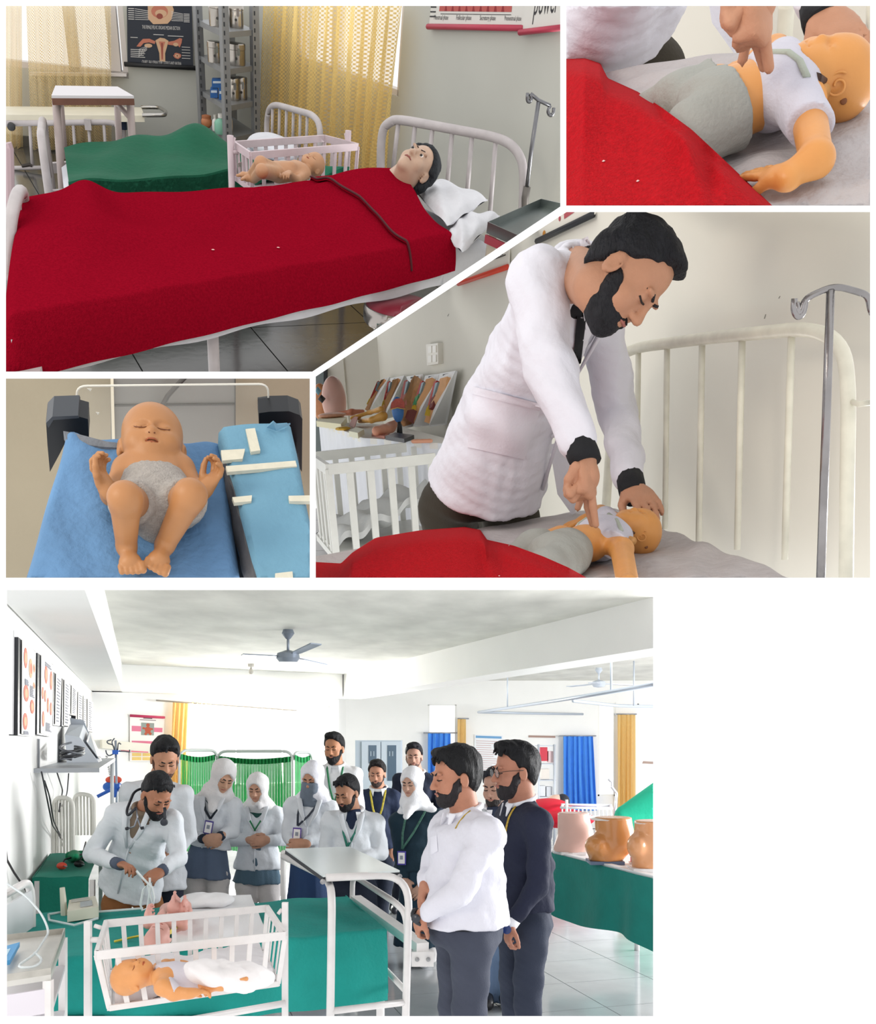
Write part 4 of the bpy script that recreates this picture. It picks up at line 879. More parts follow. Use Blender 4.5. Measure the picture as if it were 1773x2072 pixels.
    part('hook', MB().tube(fillet([P(1068,188), P(1067,204), P(1072,207), P(1076,200), P(1074,190)], .02), .008, 8), ch, t, 180); part('hook', MB().tube(fillet([P(1114,213), P(1108,226), P(1114,235), P(1120,230), P(1121,218)], .02), .008, 8), ch, t, 180)
    tz = .66; q = [S.z(985,466,tz), S.z(1092,418,tz), S.z(1190,440,tz), S.z(1060,500,tz)]; sm = M('#6c7472', .3, .8, .05, 20, .1, 6)
    t = thing(S, 'instrument_trolley', 'steel instrument tray trolley with raised rim beside the pillow', 'trolley', V(q[0][0], q[0][1], 0)); part('tray', MB().slab(q, (0,0,-.01)), sm, t, 0)
    for i in range(4): part('rim', MB().slab([q[i], q[(i+1) % 4], q[(i+1) % 4] + V(0,0,.03), q[i] + V(0,0,.03)], (.004,.004,0)), sm, t, 0)
    part('red_edge', MB().bar(q[0] - V(0,0,.03), q[3] - V(0,0,.03), .01, .03), M('#8c2f3a', .5), t, 0)
    for p in (q[0], q[3], q[1], q[2]): e = p + V(.03,.03,0); part('leg', MB().bar(V(e[0],e[1],0), e - V(0,0,.012), .03, .03), M('#b3aa9a', .5), t, 0)
    o = S.z(812,622,.40); rx = np.linalg.norm(S.z(740,622,.40) - S.z(884,622,.40))/2; t = thing(S, 'round_stool', 'round stool with a red top and chrome rim beside the bed', 'stool', V(o[0], o[1], 0))
    part('seat', MB().lathe([(rx*.96,-.01),(rx*.96,.005),(rx*.80,.018),(.01,.022)], o, n=40), M('#7c2735', .3, 0, .1, 10, .2, 10), t, 60); part('chrome_rim', MB().lathe([(rx*.95,-.06),(rx,-.05),(rx*1.01,-.01),(rx*.985,.006),(rx*.94,.006)], o, n=40), M('#a39d98', .18, .95), t, 50)
    for k in range(4): a = .6 + k*math.pi/2; part('leg', MB().tube([o + V(math.cos(a)*rx*.8, math.sin(a)*rx*.8, -.05), V(o[0]+math.cos(a)*rx*.95, o[1]+math.sin(a)*rx*.95, 0)], .012, 8), M('#a39d98', .2, .9), t, 180)
    part('ring', MB().tube([V(o[0]+math.cos(a)*rx*.88, o[1]+math.sin(a)*rx*.88, .16) for a in np.linspace(0, 6.283, 28)], .009, 6), M('#a39d98', .2, .9), t, 180)
    # red-rod charts on the side wall
    for (px, lab, i) in (([(886,-110),(1078,-110),(1062,57),(868,54)], 'white chart with a red cycle graph and red bottom rod', 0), ([(1080,-110),(1240,-130),(1225,46),(1054,66)], 'white chart with handwriting overlapping the red graph chart', 1)):
        q = [W2(u, v, .02 + .012*i) for u, v in px]; t = thing(S, 'hanging_chart', lab, 'poster', q[3]); part('sheet', MB().slab(q, n2*.004), M('#d4d2cc', .7), t, 0)
        part('rod', MB().tube([q[3] - n2*.008, q[2] - n2*.008], .013, 8), M('#b23a50', .5), t, 180)
        s = Sheet(quad(*q), -n2, np.linalg.norm(q[1]-q[0]), np.linalg.norm(q[3]-q[0]))
        if i == 0:
            s.rect(.10,.4,.86,.80,1); r_ = random.Random(4)
            for k in range(9): x = .16+.075*k; s.poly([(x,.80),(x+.01,.70-r_.random()*.06),(x+.03,.80)], 2)
            s.rect(.12,.83,.86,.838,0); s.lines(.0,.08,.5,.86,7,.006,0,1)
            for k, w_ in enumerate(('Menstrual phase','Follicular phase','Secretory phase','Premenstrual phase')): s.text(w_, .13+.25*k, .88, .03, 0, maxw=.16)
        else: s.text('power', .28,.66,.16,0,maxw=.30)
        part('print', s.mb, [M('#3a3a3c', .8), M('#b45a55', .8), M('#8e2f33', .8)], t, 0)
    single(S, 'bed_post', MB().tube([S.y(12,290,4.6), S.y(16,300,4.6), S.y(20,470,4.6)], .022, 10), M('#b9a3a8', .45), 'pinkish tube post of a third bed at the ward edge', 'post')
build_A()
# ---------------------------------------------------------------- sets B and C: resuscitation practice on an infant manikin (B sees it from close by)
def rail(name, pts, r, mat, par, n=10, fil=0): return part(name, MB().tube(fillet(pts, fil) if fil else pts, r, n), mat, par, 180)
def practice(S, close):
    if close:
        m = lambda u, v: (1555 + 1.48*(u - 1205), 135 + 1.48*(v - 1060)); dk = 1.156/1.5
    else:
        m = lambda u, v: (u, v); dk = 1.156
    mz = .55; cell = 1.0
    Z = lambda u, v, z=0.: S.z(*m(u, v), mz + z)
    Y = lambda u, v, d: S.y(*m(u, v), d*dk)
    w1 = ('seen from close by', 'under the bending man') if close else ('', '')
    # bed sheet
    pf, ph, ff = Z(1252,1012), Z(1738,1184), Z(600,1128); e_ = nrm(ff - pf)*.045; pf, ph = pf + e_, ph + e_; fn_ = ff + (ph - pf)
    q = quad(ff, pf, ph, fn_)
    def top(s, t):
        p = q(s, t); e = min(s*3, 1-s, t, 1-t); z = -.025*max(0, 1 - e/.05)**2
        z += .0035*math.sin(31*s + 12*t) * math.sin(17*t - 5*s) + .003*math.sin(55*s*t + 9*s) + .003*math.sin(40*t + 3*s)
        return p + V(0,0,z)
    mt = thing(S, 'mattress', 'grey-white crumpled sheet on the mattress ' + ('beneath the practice doll in close view' if close else 'between the headboard and red blanket'), 'mattress', q(.5,.5) - V(0,0,.15))
    part('sheet', MB().grid(top, 90, 50, (0,0,-.14)), M('#b3adad', .95, 0, .7, 40, .06, 14), mt, 60)
    # headboard along the wall
    hd = nrm((Z(1712,1165) - Z(1230,1010))[:2].tolist() + [0]); hp0 = Z(1712,1165)
    W = lambda u, v, off=0.: S.w(*m(u, v), (hp0 + V(-hd[1], hd[0], 0)*0 + np.cross(V(0,0,1), hd)*off)[:2], hd)
    iv = M('#d9d5c4', .45, 0, .1, 40, .08, 20)
    hb = thing(S, 'iron_bed', 'cream painted tubular bed frame with barred headboard ' + ('behind the hand on the doll' if close else 'beside the chrome stand'), 'bed', V(hp0[0], hp0[1], 0))
    rail('headboard_hoop', [W(1222,1120), W(1228,1000), W(1248,722), W(1290,703), W(1440,683), W(1640,664), W(1700,690), W(1718,760), W(1712,1180)], .0155/ (1.15 if close else 1), iv, hb, 14, .09)
    for (u0, v0, u1, v1) in ((1292,712,1288,1035),(1350,706,1346,1050),(1421,699,1414,1075),(1502,690,1492,1092),(1602,682,1588,1112)):
        rail('headboard_bar', [W(u0,v0), W(u1,v1+20)], .0085, iv, hb, 8)
    part('side_rail', MB().bar(pf - V(0,0,.192), ff - V(0,0,.192), .04, .05), iv, hb, 0)
    part('head_rail', MB().bar(pf - V(0,0,.192), ph - V(0,0,.192), .04, .05), iv, hb, 0)
    if not close: rail('side_hook', [W(1716,810), W(1738,818), W(1775,812)], .006, iv, hb, 8)
    # wall behind the headboard
    wo = np.cross(V(0,0,1), hd); wo = wo if wo[1] > 0 else -wo; wp = hp0 + wo*.16
    wm = M('#e2dfd4', .9, 0, .05, 30, .02, 2)
    L0 = 7.0
    wall(S, 'wall_headboard' + ('_close' if close else ''), wp[:2], hd, -9. if not close else -3, 3.0, 0, 3.4, [], wm, side=1 if V(-hd[1],hd[0],0) @ wo > 0 else -1)
    # red blanket
    E_ = [(600,1135,.02),(690,1140,.10),(713,1118,.13),(760,1088,.13),(850,1073,.13),(940,1066,.12),(972,1072,.11),(986,1092,.10),(1040,1104,.11),(1100,1126,.11),(1150,1148,.10),(1215,1184,.07),(1290,1232,.04)]
    ss = np.linspace(0, 1, len(E_)); E_ = A3(E_)
    def bl(s, t):
        u, v, h = [np.interp(s, ss, E_[:, i]) for i in range(3)]
        pr = math.sqrt(max(0, 1 - (1 - min(t/.10, 1))**2))
        w0, w1 = (.44, .72) if close else (.62, .90); wl = max(0, min(1, (s-w0)/.06, (w1-s)/.06)); pr = max(pr, .93*wl)
        hh = h*pr*(1 - .55*max(0, t-.12)) + .006*math.sin(9*s+6*t)*t
        hh += .02*math.exp(-((s-.55 - .25*t)/.05)**2)*pr*max(0, 1-t*1.6) - .03*math.exp(-((s-.60-.12*t)/.035)**2)*pr*max(0, 1-t*2.)
        return S.z(*m0(u + 20*t*(s-.5), v + (330 if close else 230)*t), mz + .004 + hh)
    if close:
        E_ = A3([(1100,118,.10),(1146,118,.12),(1185,117,.13),(1215,128,.12),(1230,158,.11),(1290,185,.10),(1340,218,.10),(1400,262,.09),(1460,318,.08),(1520,375,.06),(1580,432,.04),(1660,520,.03),(1700,560,.03)]); m0 = lambda u, v: (u, v)
    else: m0 = m
    bk = thing(S, 'blanket', 'red fleece blanket folded back ' + ('at the doll with its hand on the sheet' if close else 'over the bed beside the white cot'), 'blanket', Z(1000,1150))
    part('fleece', MB().grid(bl, 110, 60, (0,0,-.012)), M('#b00f1a', .95, 0, .6, 330, .14, 160, .1), bk, 60)
    for (u, v) in (((1130,1241),(1092,1238),(1020,1235)) if close else ((1043,1075),)):
        p = bl({1130:.30, 1092:.42, 1020:.55}.get(u, .62), .55 if close else .3); part('lint', MB().lathe([(.0004,-.001),(.0022,0),(.0004,.001)], p + V(0,0,.001), (0,0,1), 6), M('#e8c9c4', .9), bk, 180)
    # infant manikin
    ori = '#d0904e'
    r = thing(S, 'infant_manikin', 'infant practice manikin in white shirt and grey trousers ' + ('with its arm spread on the sheet' if close else 'under the bending man'), 'manikin', Z(1230,1110))
    bx = nrm((Z(1290,1090) - Z(1120,1130)))           # along the body, towards the head
    by = np.cross(V(0,0,1), bx)
    hc = Z(1289,1072,.055)
    R = rotm(nrm(V(0,0,1) - .10*by - .12*bx), bx*.98 + V(0,0,-.25))
    sc_ = .82 if close else .95
    sh = [Z(1238,1058,.06), Z(1258,1112,.05)]
    arms = [(sh[0], Z(1215,1040,.05), Z(1190,1050,.03), Z(1170,1056,.025), V(0,0,-1), 1), (sh[1], Z(1272,1188,.035), Z(1215,1212,.028), Z(1172,1206,.022), V(0,0,-1), -1)]
    if close: ZB = lambda u, v, z: S.z(u, v, mz + z); arms[1] = (ZB(1632,205,.05), ZB(1652,322,.035), ZB(1588,360,.026), ZB(1525,345,.022), V(0,0,-1), 1)
    legs = [(Z(1135,1094,.045), Z(1085,1108,.045), Z(1045,1126,.03), Z(1035,1130,.05), V(0,0,1)), (Z(1150,1128,.045), Z(1105,1150,.045), Z(1070,1172,.03), Z(1060,1178,.05), V(0,0,1))]
    hb_, body = doll(S, r, (hc, R, .126*sc_), (Z(1258,1082,.05), Z(1225,1085,.055), Z(1185,1100,.052), Z(1150,1112,.05)), arms, legs, ori, .0028, sc_, .4, ears=False, detail=False, hcurl=.12)
    # open jaw hinge, dark throat and ear moulding of the manikin head
    dk_ = M('#4a332a', .6)
    P = [hit(S, body, *m(u, v), .002) for u, v in ((1246,1050),(1252,1055),(1260,1063),(1267,1072),(1274,1078),(1284,1079))]; P = [p for p in P if p is not None]
    if len(P) > 2: part('throat', MB().tube(P, [.003] + [.0085*sc_]*(len(P)-2) + [.003], 10, flat=.6), dk_, body, 180)
    part('jaw_plate', MB().tube([Z(1262,1090,.052), Z(1282,1095,.052)], [.011,.010], 10), M('#c99358', .4), body, 180)
    ec = hit(S, body, *m(1300,1086), .001)
    if ec is not None:
        nn = nrm(S.c - ec); ax = nrm(np.cross(nn, V(0,0,1))); ay = np.cross(ax, nn)
        part('ear_coil', MB().tube([ec + nn*.002 + (ax*math.cos(a) + ay*math.sin(a))*(.004 + .0014*a) for a in np.linspace(0, 8.5, 30)], .0018, 6), M(ori, .4), body, 180)
    for (u, v) in ((1308,1107), (1191,1156)):
        p = hit(S, body, *m(u, v), .0005)
        if p is not None: part('rivet_hole', MB().lathe([(.0045,-.001),(.0045,.001),(.003,.0015)], p, nrm(S.c - p), 10), M('#7a4a2a', .6), body, 180)
    # shirt
    T = SDF(); z = 1.0; Rb = rotm(V(0,0,1), bx)
    T.ell(Z(1225,1085,.055), A3([.078,.056,.066])*sc_, Rb, .02); T.ell(Z(1205,1092,.053), A3([.077,.056,.050])*sc_, Rb, .02)
    T.cap(Z(1236,1090,.06), lerp(sh[1], arms[1][1], .42), .038*sc_, .036*sc_, .02); T.cap(Z(1236,1066,.06), lerp(sh[0], arms[0][1], .5), .036*sc_, .034*sc_, .02)
    T.cut(Z(1180,1099,.05), -bx + .02*by); T.cut(lerp(sh[1], arms[1][1], .42), arms[1][1] - sh[1]); T.ell(Z(1262,1078,.06), A3([.030,.05,.034])*sc_, Rb, .006, -1)
    T.noise(.0012, (60, 60, 60), 1)
    shirt = solid('shirt', T, .0032, M('#c3c1cc', .9, 0, .2, 200), r)
    gm = M('#a9afa3', .9, 0, .2, 200)
    def slide(o, u, v, du):
        for k_ in range(9):
            p = hit(S, o, *m(u + du*k_, v), .001)
            if p is not None: return p
    for pts, du in (([(1168,1048),(1170,1060),(1174,1078),(1180,1094)], 4), ([(1172,1046),(1200,1040),(1232,1040),(1248,1052),(1258,1074)], 0)):
        P = [slide(shirt, u, v, du) for u, v in pts]; P = [p for p in P if p is not None]
        if len(P) > 1: part('trim', MB().tube(P, .0052, 8, flat=.7), gm, shirt, 180)
    # trousers
    T = SDF(); T.ell(Z(1146,1114,.05), A3([.078,.056,.056])*sc_, Rb, .02); T.ell(Z(1120,1122,.048), A3([.074,.054,.05])*sc_, Rb, .02)
    for l in legs: T.cap(l[0], l[1], .052*sc_, .044*sc_, .02); T.cap(l[1], l[2], .044*sc_, .036*sc_, .02)
    T.cut(Z(1152,1106,.05), bx + .15*by); T.noise(.002, (50, 50, 50), 2)
    pants = solid('trousers', T, .0035, M('#9b9c96', .9, 0, .25, 160), r)
    # the man
    f = nrm(V(.46,-.42,-.78)); u_ = V(.84,.05,.52); RH = rotm(f, u_)
    d0 = 2.45*dk
    J = lambda u, v, d: m(u, v) + (d*dk - d0,)
    tipR = Z(1206,1062,.112); yR = tipR[1]/dk
    JL = (lambda u, v, d: J(u, v, d + .20)) if close else J
    lab = 'bearded man in white coat bending over the practice manikin' if not close else 'man in white coat pressing two fingers on the manikin chest, only hands and hem shown'
    k = .86 if close else 1.04
    root, Hh, a = person(S, lab, d0, m(1270,556) + (2.14*dk - d0, RH, 0, 0, 198*(1.48 if close else 1)), 44,
        (J(1098,545,2.26), J(1214,585,2.62)), (J(1112,745,2.16), J(1250,835,2.70)), (J(1181,922,yR+.02), J(1279,988,2.40)), (J(1192,990,yR), J(1302,1008,2.34)),
        JL(962,945,2.74), JL(984,950 if close else 985,2.70), ('coat', '#dcdbe4'), inner='#15161a', legs=[(JL(905,960,2.72), JL(925,1200,2.82), JL(930,1560,2.86)), (JL(1030,990,2.90), JL(1045,1220,2.98), JL(1050,1560,3.02))],
        leg_col='#352f25', skin='#b58468', k=k, hair=dict(line=(.058,.080), vol=.011, extra=(((0,.035,.105),(.06,.05,.022)),), nape=-.06, slope=.8, tufts=0), beard=dict(thick=.0045, long=.003), cell=.0062, gcell=.0085,
        cuffs=('#16171b','#16171b'), collar='#d8d7e0', eyes='lids', pn=(V(-.8,.3,.2), V(.2,-.3,-1)), curl=(2.2, .35), waist=.175, hemw=.205, hemd=.175, sides=(1, -1), sleeve_r=1.06, shoes=None)
    # two straight fingers of the working hand
    hk = .80 if close else .95; Hd = SDF(); PY = lambda u, v, d: S.y(*m(u, v), d*dk); y0 = yR
    Hd.cap(PY(1180,915,y0+.02), PY(1181,962,y0+.01), .026*hk, .034*hk, .02*hk); Hd.ell(PY(1181,968,y0+.01), (.034*hk,.022*hk,.040*hk), None, .02)
    Hd.cap(PY(1196,988,y0), PY(1200,1024,y0-.002), .0105*hk, .0095*hk, .006*hk); Hd.cap(PY(1200,1024,y0-.002), tipR, .0096*hk, .0082*hk, .004*hk)
    Hd.cap(PY(1186,992,y0+.016), PY(1190,1026,y0+.014), .0105*hk, .0095*hk, .006*hk); Hd.cap(PY(1190,1026,y0+.014), Z(1199,1060,.110), .0096*hk, .0082*hk, .004*hk)
    Hd.cap(PY(1176,990,y0-.006), PY(1160,1010,y0-.02), .0102*hk, .0095*hk, .006*hk); Hd.cap(PY(1160,1010,y0-.02), PY(1147,1000,y0-.016), .0095*hk, .0085*hk, .005*hk)
    Hd.cap(PY(1170,982,y0-.014), PY(1154,1000,y0-.03), .0098*hk, .009*hk, .006*hk); Hd.cap(PY(1154,1000,y0-.03), PY(1148,988,y0-.02), .009*hk, .008*hk, .005*hk)
    Hd.cap(PY(1166,945,y0-.01), PY(1151,970,y0-.012), .0135*hk, .011*hk, .008*hk); Hd.cap(PY(1151,970,y0-.012), PY(1147,992,y0-.008), .011*hk, .0098*hk, .005*hk)
    solid('pressing_hand', Hd, .0032, SKIN('#b58468'), a['body'])
    g = a['g']
    lc = M('#e2e0e9', .85, 0, .15, 120)
    for nm, q in (('pocket', [(958,786),(1096,822),(1062,930),(946,905)]), ('pocket_flap', [(958,782),(1097,818),(1092,832),(955,797)])):
        mb = patch(S, g, [m(*p) for p in q], 12, 8, .006 if nm == 'pocket' else .010, .006)
        if mb: part(nm, mb, lc, g, 40)
    for nm, q, c in (('lapel', [(1158,497),(1196,508),(1206,640),(1186,668)], lc), ('lapel', [(1172,486),(1190,478),(1204,520),(1186,540)], lc), ('shirt_front', [(1168,640),(1186,648),(1176,735),(1158,745)], M('#17181d', .9))):
        mb = patch(S, g, [m(*p) for p in q], 8, 10, .008, .004)
        if mb: part(nm, mb, c, g, 40)
    fl = [Y(1112,900,2.72), Y(1148,890,2.76), Y(1166,985,2.78), Y(1158,1042,2.78), Y(1128,1000,2.74)]; part('rear_flap', MB().prism(fl, (.01,.02,0)), lc, g, 0)
    p = hit(S, g, *m(1119,880), .004)
    if p is not None: part('button', MB().lathe([(.001,.004),(.008,.004),(.009,0)], p, nrm(S.c - p), 12), M('#e9e9ee', .3), g, 180)
    return r
practice(SCC, False)
practice(SB, True)

def build_C():
    S = SCC
    hd = nrm((S.z(1712,1165,.55) - S.z(1230,1010,.55))[:2].tolist() + [0]); wo = np.cross(V(0,0,1), hd); wo = wo if wo[1] > 0 else -wo
    wp = S.z(1712,1165,.55) + wo*.16
    W = lambda u, v, off=0.: S.w(u, v, (wp - wo*off)[:2], hd)
    # chrome drip stand
    r = thing(S, 'drip_stand', 'chrome drip stand with curved double hook beside the cream headboard', 'stand', S.z(1660,1300,0))
    yp = S.z(1712,1165,.55)[1] - .12; P = lambda u, v, d=0: S.y(u, v, yp + d); ch = M('#8f8c8c', .25, .9, .15, 30, .2, 12)
    part('pole', MB().tube([P(1681,586), P(1674,800), P(1658,1260)], [.0078,.0085,.0095], 12), ch, r, 180)
    part('hook_bar', MB().tube(fillet([P(1612,612), P(1619,640), P(1628,606), P(1650,594), P(1690,578), P(1735,590), P(1758,598), P(1762,630), P(1772,640), P(1778,620)], .03), .0062, 10), ch, r, 180)
    part('hook_curl', MB().tube(fillet([P(1608,604), P(1606,630), P(1616,644), P(1627,632), P(1630,606)], .012), .0062, 10), ch, r, 180)
    # posters on the wall (corner shown)
    def poster(px, label, rodc, rodw):
        q = [W(*p, .012) for p in px]; t = thing(S, 'hanging_chart', label, 'poster', q[3])
        part('sheet', MB().slab(q, wo*.004), M('#e9e5da', .7), t, 0)
        part('rod', MB().tube([q[3] - wo*.006, q[2] - wo*.006], .012, 8), M(rodc, .5), t, 180)
        return t, Sheet(quad(*q), -wo, np.linalg.norm(q[1]-q[0]), np.linalg.norm(q[3]-q[0]))
    t, s = poster([(930,430),(1032,380),(1030,540),(930,574)], 'cream wall chart with red bottom rod behind the bending man', '#d9452f', .01)
    s.lines(.05,.42,.55,.86,14,.006,0,1); s.lines(.52,.95,.45,.82,16,.006,0,2); part('print', s.mb, M('#55524e', .8), t, 0)
    t, s = poster([(1086,300),(1204,260),(1203,434),(1090,488)], 'cream wall chart with black bottom rod above the white coat shoulder', '#26282c', .01)
    s.line([(.50,.86),(.9,.80)], .02, 1); s.disc(.42,.86,.02,.03,1); s.disc(.12,.95,.03,.04,2); part('print', s.mb, [M('#55524e', .8), M('#b4565e', .8), M('#c98a3c', .8)], t, 0)
    # switch box
    t = thing(S, 'switch_box', 'white wall switch plate with four rockers by the man', 'switch', W(874,738))
    part('plate', MB().slab([W(862,697,.03),W(886,694,.03),W(887,736,.03),W(864,740,.03)], wo*.03), M('#ece9de', .4), t, 0)
    for i in (0, 1):
        for j in (0, 1):
            u, v = 866+i*9, 701+j*19 - i; part('rocker', MB().slab([W(u,v,.036),W(u+7,v-1,.036),W(u+7,v+13,.036),W(u,v+14,.036)], wo*.01), M('#f4f2ea', .35), t, 0)
    for (u, v, l) in ((1575,604,5),(1546,645,9),(905,640,5)):
        single(S, 'scratch', MB().slab([W(u,v,.001),W(u+3,v-l,.001),W(u+4,v-l,.001),W(u+1.5,v,.001)], wo*.001), M('#8a8880', .9), f'short dark scratch on the wall {"over the headboard" if u > 1560 else "between headboard hoop and face" if u > 1500 else "above the switch plate"}', 'scratch')
    # corner wall on the far side with pillar and doorway
    c0 = W(772, 800); fd = V(1, .05, 0)
    wall(S, 'wall_far', c0[:2], fd, -3.2, 0.02, 0, 3.2, [], M('#e2dfd4', .9, 0, .05, 30, .02, 2))
    pil = S.y(701, 800, c0[1] - .03)
    wall(S, 'wall_pillar', (pil[0], pil[1]), fd, -.24, 0, 0, 3.2, [], M('#e2dfd4', .9, 0, .05, 30, .02, 2), th=.05)
    pd = S.y(658, 800, c0[1]-.05)
    struct(S, 'door_1', MB().slab([S.y(600,640,c0[1]-.06),S.y(662,640,c0[1]-.06),S.y(662,960,c0[1]-.06),S.y(600,960,c0[1]-.06)], (0,.03,0)), M('#7d8788', .6), 0)
    struct(S, 'trim_1', MB().slab([S.y(655,640,c0[1]-.08),S.y(661,640,c0[1]-.08),S.y(661,960,c0[1]-.08),S.y(655,960,c0[1]-.08)], (0,.03,0)), M('#2b2d30', .6), 0)
    # floor
    tilefloor(S, 'floor_practice', (-3.4, 1.2), (1, 0), 9, 11, .55, M('#6f6c66', .25, 0, .05, 20, .12, 4), M('#3c3a37', .7))
    # table with white cloth and teaching models
    tz = .62; TZ = lambda u, v, z=0.: S.z(u, v, tz + z)
    cA = TZ(735,886); cB = TZ(640,851); back = W(905, 870) - V(0,0,0)
    e1 = nrm((cB - cA)*V(1,1,0)); e2 = nrm(hd*-1 if (hd*-1)[0] > 0 else hd); e2 = nrm(V(TZ(880,896)[0], TZ(880,896)[1], 0) - V(cA[0], cA[1], 0))
    dep = 1.7; wid = 1.0
    t = thing(S, 'model_table', 'long table under a white cloth carrying the anatomy models', 'table', V(cA[0], cA[1], 0))
    tq = quad(cA, cA + e2*wid, cA + e2*wid + e1*dep, cA + e1*dep)
    part('table_top', MB().grid(lambda s, t_: tq(s, t_), 4, 4, (0,0,-.03)), M('#eceae4', .8, 0, .1, 40), t, 20)
    clm = M('#e9ecf2', .9, 0, .15, 60, .03, 8)
    part('cloth_side', MB().grid(lambda s, t_: cA + e1*dep*s + V(0,0,-.60*t_) + nrm(np.cross(e1, V(0,0,1)))*(-.012)*math.sin(60*s)*(.3+t_), 70, 6), clm, t, 180)
    part('cloth_front', MB().grid(lambda s, t_: cA + e2*wid*s + V(0,0,-.60*t_) + nrm(np.cross(e2, V(0,0,1)))*.016*math.sin(44*s)*(.3+t_), 60, 6), clm, t, 180)
    # five board models leaning on the wall
    skin_ = M('#e8b07c', .45, 0, .1, 60, .06, 20); red = M('#b8352c', .5); blu = M('#8fa6b0', .5); yel = M('#d8b53a', .5); grn = M('#4f9a6a', .5); mar = M('#7d3a35', .4); pk = M('#d98f86', .5)
    bd = [((775,766),(788,763),(778,830),(744,838),0), ((790,765),(818,760),(808,838),(778,846),1), ((822,762),(856,757),(845,858),(806,866),2), ((860,760),(890,756),(870,858),(836,862),3), ((888,756),(922,750),(900,858),(868,862),4)]
    off = .30
    for (a, b, c, d, i) in bd:
        q = [W(*a, .05), W(*b, .05), TZ(*c, .02), TZ(*d, .02)]
        lab = ['front view board model leaning beside the far pillar','pelvis section board model between the end board and crouched board','board model with a long arched neck of skin colour','board model with green tube and maroon bulb','tall board model with red and yellow band by the coat'][i]
        t = thing(S, 'anatomy_board', lab, 'model', (q[2] + q[3])/2, 'pelvis section models along the wall'); Q = quad(*q); n = nrm(np.cross(q[1]-q[0], q[3]-q[0])); n = n if n[1] < 0 else -n
        part('board', MB().slab(q, -n*.012), M('#f0f1f1', .6), t, 0)
        part('caption', MB().slab([Q(.3,.03)+n*.002,Q(.75,.03)+n*.002,Q(.75,.06)+n*.002,Q(.3,.06)+n*.002], -n*.002), M('#55585c', .7), t, 0)
        wv = lambda pts, th, mat, nm: part(nm, MB().prism([Q(x, y) + n*.002 for x, y in pts], n*th), mat, t, 30)
        wv([(.55,.16),(.95,.14),(1.0,.45),(.85,.7),(.9,.95),(.35,1.0),(.05,.96),(.15,.7),(.42,.45)] if i != 2 else [(.62,.2),(.8,.1),(1.0,.14),(1.0,.3),(.86,.4),(.75,.62),(.95,.8),(.7,.98),(.3,1.0),(.1,.85),(.45,.6)], .035, skin_, 'body_section')
        wv([(.30,.22),(.46,.2),(.42,.5),(.28,.7),(.2,.68)], .045, red, 'spine'); wv([(.46,.26),(.60,.24),(.5,.52),(.42,.55)], .05, blu, 'organ')
        wv([(.2,.72),(.32,.66),(.3,.82),(.16,.86)], .05, yel, 'bladder')
        if i == 3: wv([(.3,.55),(.5,.48),(.42,.66),(.25,.7)], .055, grn, 'tube'); wv([(.1,.82),(.45,.8),(.42,.97),(.2,1.0),(.06,.95)], .065, mar, 'bulb')
        else: wv([(.45,.56),(.7,.5),(.66,.72),(.48,.76)], .06, pk if i != 4 else mar, 'womb')
    # egg-shaped model on a stand
    e = TZ(806,880); t = thing(S, 'egg_model', 'blue egg-shaped section model with red half on a black stand', 'model', e)
    ya = e[1]; Pm = lambda u, v, d=0: S.y(u, v, ya + d); bk = M('#23262b', .4)
    part('base', MB().slab([TZ(780,882,.02),TZ(800,875,.02),TZ(838,880,.02),TZ(818,888,.02)], (0,0,-.02)), bk, t, 0); part('stem', MB().tube([Pm(809,882), Pm(809,862), Pm(807,850)], [.018,.013,.008], 10), bk, t, 180)
    D = SDF(); u = nrm(Pm(806,803) - Pm(804,856)); hh = np.linalg.norm(Pm(806,803) - Pm(804,856))/2; c = Pm(805,829); D.ell(c, (.034,.022,hh), None, .01); eg = solid('shell', D, .004, M('#3f74b4', .4, 0, .2, 40, .1, 30), t)
    part('red_half', MB().prism([Pm(790,828,-.03),Pm(792,815,-.03),Pm(800,807,-.03),Pm(812,806,-.03),Pm(818,814,-.03),Pm(819,826,-.03),Pm(804,824,-.03)], (0,.02,0)), M('#a5483c', .5, 0, .3, 80, .2, 40), eg, 20)
    part('rim', MB().tube([Pm(789,829,-.032),Pm(804,825,-.034),Pm(820,828,-.032)], .003, 6), M('#c9a05a', .5), eg, 180)
    # pelvic and arm models in front of the boards
    def blob(name, label, ops, mat, base, cellx=.007):
        t = thing(S, name, label, 'model', base); D = SDF()
        for o in ops: (D.cap if o[0] == 'c' else D.ell)(*o[1:])
        solid('body', D, cellx, mat, t); return t
    Q_ = lambda u, v, z: TZ(u, v, z)
    t = blob('reclining_model', 'pink anatomical torso model on a rectangular pink base near the egg', [('c', Q_(762,872,.036), Q_(792,866,.036), .026, .026), ('c', Q_(786,864,.042), Q_(800,856,.06), .024, .018), ('e', Q_(772,869,.036), (.045,.032,.024))], M('#dd9c80', .45, 0, .1, 60, .05, 20), Q_(770,874,0))
    part('base', MB().slab([TZ(752,878,.013),TZ(768,868,.013),TZ(790,871,.013),TZ(778,883,.013)], (0,0,-.013)), M('#c88878', .5), t, 0)
    t = blob('fallopian_model', 'yellow and pink curved organ model standing on a cream block', [('c', Q_(728,852,.03), Q_(752,850,.05), .014, .016), ('c', Q_(752,850,.05), Q_(775,842,.07), .016, .03), ('c', Q_(712,846,.05), Q_(750,834,.08), .012, .012), ('c', Q_(750,834,.08), Q_(772,828,.10), .012, .02)], M('#dca552', .4, 0, .1, 60, .15, 20), Q_(745,864,0))
    part('block', MB().slab([TZ(706,872,.03),TZ(720,864,.03),TZ(737,868,.03),TZ(724,876,.03)], (0,0,-.03)), M('#dedcc0', .5), t, 0)
